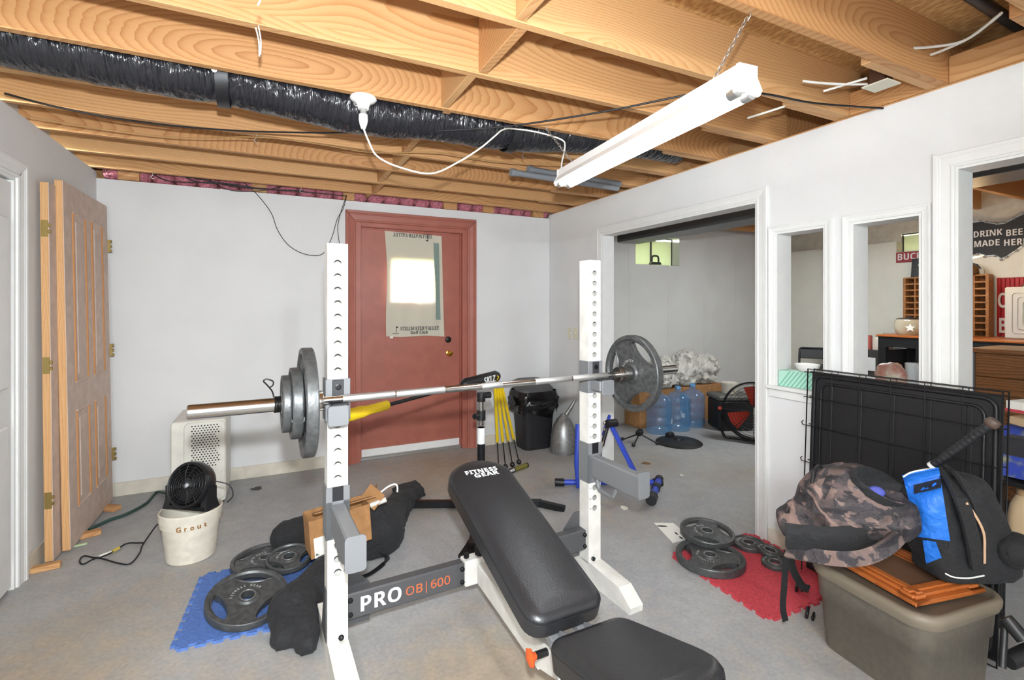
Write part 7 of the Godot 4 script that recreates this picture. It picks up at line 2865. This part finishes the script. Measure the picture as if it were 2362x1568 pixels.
	for q in [[5.80, -3.06, 0.04, 0.15, "can_red", "a85a50"], [5.80, -2.96, 0.05, 0.13, "can_cream", "d6c8b8"], [5.98, -2.96, 0.045, 0.17, "can_tan", "b48e72"], [5.80, -3.17, 0.04, 0.10, "can_red", "a85a50"]]:
		s = S()
		lathe(s, [Vector2(0, 0), Vector2(q[2], 0), Vector2(q[2], q[3] * 0.95), Vector2(q[2] * 0.92, q[3]), Vector2(0, q[3])], 20, T(Vector3(q[0], 0.921, q[1])))
		single("tin_can", s, mt(q[4], q[5], 0.35, 0.2), ["red tin can between two other tins on the drawer unit", "cream tin can on the dark drawer unit", "tall tan tin can on the drawer unit beside the counter", "low red tin can at the far end of the drawer unit"][i], "can", "tins on the drawer unit")
		i += 1
	# --- glass cookie jar on the counter
	var jc := Vector3(5.82, 1.096, -2.68)
	var jar := thing("glass_jar", "round clear glass jar with dark rim and star print on the counter", "jar", jc)
	s = S()
	lathe(s, [Vector2(0, 0.004), Vector2(0.09, 0.0), Vector2(0.115, 0.02), Vector2(0.13, 0.07), Vector2(0.125, 0.13), Vector2(0.11, 0.16)], 36, T(jc))
	part("bowl", s, mt("jar_glass", "e8dfc4", 0.06, 0.0, {"transparency": BaseMaterial3D.TRANSPARENCY_ALPHA, "albedo_color": Color(0.9, 0.85, 0.72, 0.45)}), jar)
	s = S()
	lathe(s, [Vector2(0, 0.19), Vector2(0.02, 0.19), Vector2(0.022, 0.182), Vector2(0.012, 0.178), Vector2(0.10, 0.168), Vector2(0.115, 0.160), Vector2(0, 0.158)], 36, T(jc))
	part("lid", s, mt("jar_lid", "3c3430", 0.3, 0.3), jar)
	s = S()
	var star := PackedVector2Array()
	for k in 10: star.append(Vector2(cos(TAU * k / 10 + PI / 2), sin(TAU * k / 10 + PI / 2)) * (0.045 if k % 2 == 0 else 0.019))
	var jn := Vector3(-0.9, 0, 0.43).normalized()
	prism(s, star, 0.002, Transform3D(Basis(Vector3.UP.cross(jn), Vector3.UP, jn), jc + jn * 0.131 + Vector3(0, 0.075, 0)))
	part("star_print", s, mt("silver_print", "c8c4b8", 0.3, 0.4), jar)
	# --- pigeonhole rack of many small cells, standing on the counter
	var px := 6.12
	var z0 := -2.87
	var z1 := -2.19
	var y0 := 1.096
	var y1 := 1.69
	var ph := thing("pigeonhole_rack", "honey wood rack with many small cells on the counter", "rack", Vector3(px, y0, (z0 + z1) / 2))
	var honey := mt("honey_wood", "a8703a", 0.55)
	grained(honey, 0.82, 0.04, 3.0, 0.0, 97)
	s = S()
	bxc(s, Vector3(6.225, y0, z0), Vector3(6.235, y1, z1))
	part("back", s, mt("honey_dark", "7d4f26", 0.6), ph)
	for k in 8:
		s = S()
		var z := lerpf(z0, z1, k / 7.0)
		bxc(s, Vector3(px, y0, z - (0.012 if k == 0 or k == 7 else 0.006)), Vector3(6.226, y1, z + (0.012 if k == 0 or k == 7 else 0.006)), 0.001)
		part("divider", s, honey, ph)
	for k in 10:
		s = S()
		var y := lerpf(y0, y1, k / 9.0)
		bxc(s, Vector3(px + 0.001, y - (0.010 if k > 0 else 0.0), z0), Vector3(6.226, y + 0.006, z1), 0.001)
		part("shelf", s, honey, ph)
	# --- picture, dome and bottle on and beside the rack
	var fp := thing("framed_picture", "small black picture with a pale emblem standing on the pigeonhole rack", "picture", Vector3(6.18, y1, -2.78))
	s = S()
	bx(s, T(Vector3(6.18, y1 + 0.108, -2.73), Vector3(0, 0, -8)), Vector3(0.012, 0.20, 0.20), 0.002)
	part("board", s, mt("picture_black", "161618", 0.3), fp)
	s = S()
	var em := PackedVector2Array()
	for k in 14: em.append(Vector2(cos(TAU * k / 14) * 0.040, sin(TAU * k / 14) * 0.036 + 0.02) * (1.0 if k % 3 else 0.8))
	prism(s, em, 0.002, Transform3D(Basis(Vector3(0, 0, 1), Vector3(0.14, 0.99, 0), Vector3(-0.99, 0.14, 0)), Vector3(6.168, y1 + 0.12, -2.73)))
	part("emblem", s, mt("emblem_grey", "9a9a98", 0.6), fp)
	s = S()
	lathe(s, [Vector2(0, 0.13), Vector2(0.015, 0.13), Vector2(0.02, 0.115), Vector2(0.06, 0.10), Vector2(0.09, 0.06), Vector2(0.10, 0.0), Vector2(0, 0.0)], 32, T(Vector3(6.17, y1 + 0.007, -2.33)))
	single("metal_dome", s, mats["chrome"], "shiny metal dome standing on the pigeonhole rack", "dome")
	var bo := Vector3(5.95, y0, -2.28)
	var bt := thing("liquor_bottle", "dark glass bottle standing before the pigeonhole rack", "bottle", bo)
	s = S()
	lathe(s, [Vector2(0, 0), Vector2(0.042, 0.0), Vector2(0.042, 0.15), Vector2(0.03, 0.19), Vector2(0.014, 0.22), Vector2(0.014, 0.28), Vector2(0, 0.28)], 24, T(bo))
	part("glass", s, mt("dark_glass", "15161a", 0.08), bt)
	s = S()
	lathe(s, [Vector2(0.0428, 0.05), Vector2(0.0428, 0.12)], 24, T(bo))
	part("label", s, mt("label_grey", "77756f", 0.6), bt)
	# --- red pennant sign under the right-hand window
	var rs := thing("team_sign", "narrow red sign with white capitals under the bar room window", "sign", Vector3(6.262, 1.9, -2.72))
	var wy := 1.935
	s = S()
	bxc(s, Vector3(6.268, 1.87, -3.02), Vector3(6.276, 1.985, -2.56), 0.002)
	part("board", s, mt("sign_red", "8c1f24", 0.45), rs)
	var face := Basis(Vector3(0, 0, 1), Vector3.UP, Vector3(-1, 0, 0))
	lettering("lettering", "BUCKEYES", 0.07, Transform3D(face, Vector3(6.2665, wy - 0.005, -2.79) - rs.position), mt("sign_silver", "cfcac6", 0.4), rs, "Droid Sans", 700, 0.92, 0.002)
	# --- warm bulb
	var lp := onx(2246, 594, 5.6)
	var wl := thing("wall_bulb", "small pointed lit bulb mounted beside the black state sign", "bulb", lp)
	s = S()
	lathe(s, [Vector2(0, -0.05), Vector2(0.022, -0.03), Vector2(0.030, 0.0), Vector2(0.02, 0.05), Vector2(0, 0.075)], 20, Transform3D(Basis(Vector3(0, 0, 1), Vector3(0.0, 0.25, 0.97).normalized(), Vector3(1, 0, 0)) , lp))
	part("bulb", s, mt("bulb_glow", "fff2d0", 0.4, 0.0, {"emission_enabled": true, "emission": Color(1.0, 0.86, 0.62), "emission_energy_multiplier": 1.6}), wl)
	s = S()
	tube(s, [lp + Vector3(0, -0.01, -0.05), lp + Vector3(0.1, -0.03, -0.16), Vector3(XR - 0.002, lp.y - 0.06, lp.z - 0.3)], 0.012, 8)
	part("bracket", s, blackp, wl)
	var ol := OmniLight3D.new()
	ol.name = "bulb_light"
	wl.add_child(ol)
	ol.light_energy = 0.15
	ol.light_color = Color(1.0, 0.84, 0.62)
	ol.light_size = 0.03
	ol.omni_range = 12.0
	ol.omni_attenuation = 2.0
	ol.shadow_enabled = true
	# --- black state-shaped sign on the right wall
	var so := thing("state_sign", "black metal state-shaped wall sign with silver lettering and scalloped edge", "sign", Vector3(6.25, 1.7, -1.9))
	var out := PackedVector2Array()
	# outline in (z, y) on the wall; traced left to right
	var pts := [[2240, 512], [2262, 509], [2275, 512], [2300, 516], [2318, 514], [2340, 503], [2362, 492], [2395, 478], [2400, 540], [2385, 562], [2362, 566], [2345, 578], [2322, 593], [2310, 599], [2296, 590], [2272, 592], [2255, 586], [2240, 590]]
	var inner := PackedVector2Array()
	var cz := 0.0
	var cy := 0.0
	for q in pts:
		var p := onx(q[0], q[1], 6.27)
		out.append(Vector2(p.z, p.y))
		cz += p.z / pts.size()
		cy += p.y / pts.size()
	for p in out: inner.append(Vector2(cz, cy) + (p - Vector2(cz, cy)) * 0.93)
	var wf := Transform3D(Basis(Vector3(0, 0, 1), Vector3.UP, Vector3(-1, 0, 0)), Vector3(6.272, 0, 0))
	s = S()
	prism(s, out, 0.010, wf)
	part("edge_plate", s, mt("sign_edge", "8b8b89", 0.35, 0.6), so)
	s = S()
	prism(s, inner, 0.012, wf * T(Vector3(0, 0, 0.006)))
	part("face_plate", s, mt("sign_black", "141416", 0.6), so)
	s = S()
	for k in out.size():
		var a := out[k]
		var b := out[(k + 1) % out.size()]
		var m := maxi(1, int(a.distance_to(b) / 0.055))
		for j in m:
			var p := a.lerp(b, float(j) / m)
			lathe_bump(s, Vector3(6.262, p.y, p.x), Vector3(0.006, 0.012, 0.012))
	part("scallops", s, mats["sign_edge"], so).set_meta("kind", "stuff")
	for q in [["DRINK", 2277, 538], ["BEER", 2346, 535], ["MADE", 2275, 561], ["HERE", 2342, 558]]:
		var p := onx(q[1], q[2], 6.25)
		lettering("word", q[0], 0.058, Transform3D(face, Vector3(6.258, p.y, p.z) - so.position), mats["sign_silver"], so, "Droid Sans", 700, 0.86, 0.003)
	# --- red metal sign with chrome letters, white fridge door in front
	var r0 := onx(2279, 650, 6.25)
	var rsn := thing("red_tin_sign", "red corrugated tin sign with silver letters on the bar room wall", "sign", Vector3(6.25, 1.4, -1.9))
	s = S()
	var zz := -2.17
	while zz < -1.30:
		bxc(s, Vector3(6.262, 1.10, zz), Vector3(6.274, 1.66, zz + 0.030), 0.004)
		zz += 0.032
	part("sheet", s, mt("tin_red", "a01a20", 0.35, 0.1), rsn)
	for q in [["OC", 1.44], ["BO", 1.20]]:
		for k in 2:
			lettering("letter", q[0][k], 0.14, Transform3D(face, Vector3(6.256, q[1], -2.122 + k * 0.075) - rsn.position), mt("letter_silver", "d9d6d0", 0.25, 0.3), rsn, "Droid Sans", 700, 0.58, 0.008)
	s = S()
	var arc := []
	for k in 14:
		var w := PI * k / 13
		arc.append(Vector3(6.245, 1.50 + sin(w) * 0.15, -1.78 - cos(w) * 0.22))
	tube(s, arc, 0.02, 8)
	part("chrome_arch", s, mats["chrome"], rsn)
	var fd := thing("fridge_door", "off-white plastic cooler door with recessed panel on the back counter", "cooler", Vector3(5.9, y0, -1.65))
	s = S()
	bxc(s, Vector3(5.92, y0, -2.0), Vector3(6.20, 1.56, -1.40), 0.012)
	part("body", s, mt("fridge_white", "c9c5ba", 0.5), fd)
	for k in 3:
		s = S()
		var off := 0.05 + k * 0.035
		var loop := []
		for p in rounded(0.60 - off * 2, 0.46 - off * 2, 0.03, 4): loop.append(Vector3(5.919, (y0 + 1.56) / 2 + p.y, -1.70 + p.x))
		tube(s, loop, 0.005, 6, false, true)
		part("moulding", s, mats["fridge_white"], fd)
	# --- wooden bar front of stained planks
	var wb := thing("plank_bar", "rustic stained plank bar counter beyond the large opening", "bar", Vector3(4.35, 0, -0.7))
	var bz0 := -1.565
	for k in 6:
		s = S()
		bxc(s, Vector3(4.20, 1.085 - (k + 1) * 0.155, bz0), Vector3(4.225, 1.085 - k * 0.155 - 0.003, 0.9), 0.004, Vector2(k * 0.37, k * 0.21))
		part("plank", s, mats["dark_plank"], wb)
	s = S()
	bxc(s, Vector3(4.226, 0, bz0 + 0.005), Vector3(4.60, 1.08, 0.9), 0.0)
	part("carcass", s, mats["drawer_dark"], wb)
	s = S()
	bxc(s, Vector3(4.17, 1.0855, bz0 - 0.02), Vector3(4.64, 1.115, 0.92), 0.004, Vector2(0.3, 0.05))
	part("bar_top", s, mats["dark_plank"], wb)
	s = S()
	bxc(s, Vector3(4.19, 0.0, bz0 - 0.022), Vector3(4.62, 1.085, bz0), 0.002)
	part("end_panel", s, mt("steel_grey", "77797d", 0.5, 0.3), wb)
	# --- snack bag and glasses on a small shelf below the second opening
	var st_ := thing("side_shelf", "low dark shelf below the second small opening", "shelf", Vector3(3.5, 0, -2.05))
	s = S()
	bxc(s, Vector3(3.35, 0.86, -2.35), Vector3(3.75, 0.885, -1.62), 0.003)
	part("board", s, mats["drawer_dark"], st_)
	for q in [Vector2(3.37, -2.33), Vector2(3.73, -2.33), Vector2(3.37, -1.64), Vector2(3.73, -1.64)]:
		s = S()
		bxc(s, Vector3(q.x - 0.015, 0, q.y - 0.015), Vector3(q.x + 0.015, 0.86, q.y + 0.015), 0.002)
		part("leg", s, mats["drawer_dark"], st_)
	s = S()
	var sc := onx(2056, 845, 3.5)
	sc.y = 0.955
	var f := func(p: Vector3) -> float:
		var e := (p - sc) / Vector3(0.7, 1.0, 1.1)
		var d := e.length() - 0.085
		d += noise.get_noise_3d(p.x * 20.0, p.y * 20.0, p.z * 20.0) * 0.022
		return maxf(d, 0.887 - p.y)
	nets(s, f, sc - Vector3(0.14, 0.14, 0.14), sc + Vector3(0.14, 0.14, 0.14), 0.013)
	var sn := mt("snack_print", "ffffff", 0.3)
	sn.albedo_texture = noise_tex(FastNoiseLite.TYPE_CELLULAR, 0.02, Color8(176, 96, 84), Color8(196, 190, 170), 256, 2, 98, 0.2, 0.8)
	sn.uv1_triplanar = true
	sn.uv1_scale = Vector3.ONE * 4.0
	single("snack_bag", s, sn, "crumpled pink and cream snack bag on the dark shelf", "bag")
	var gl := mt("drink_glass", "e6eceb", 0.03, 0.0, {"transparency": BaseMaterial3D.TRANSPARENCY_ALPHA, "albedo_color": Color(0.93, 0.95, 0.95, 0.25)})
	i = 0
	for q in [[2103, 0.034, 0.16], [2128, 0.034, 0.15]]:
		var p := onx(q[0], 850, 3.5)
		s = S()
		lathe(s, [Vector2(0, 0.004), Vector2(q[1] * 0.8, 0), Vector2(q[1], q[2]), Vector2(q[1] - 0.003, q[2]), Vector2(q[1] * 0.75, 0.01), Vector2(0, 0.01)], 24, T(Vector3(p.x, 0.886, p.z)))
		single("drinking_glass", s, gl, ["tall clear drinking glass next to the snack bag", "clear drinking glass at the end of the dark shelf"][i], "glass", "glasses on the dark shelf")
		i += 1
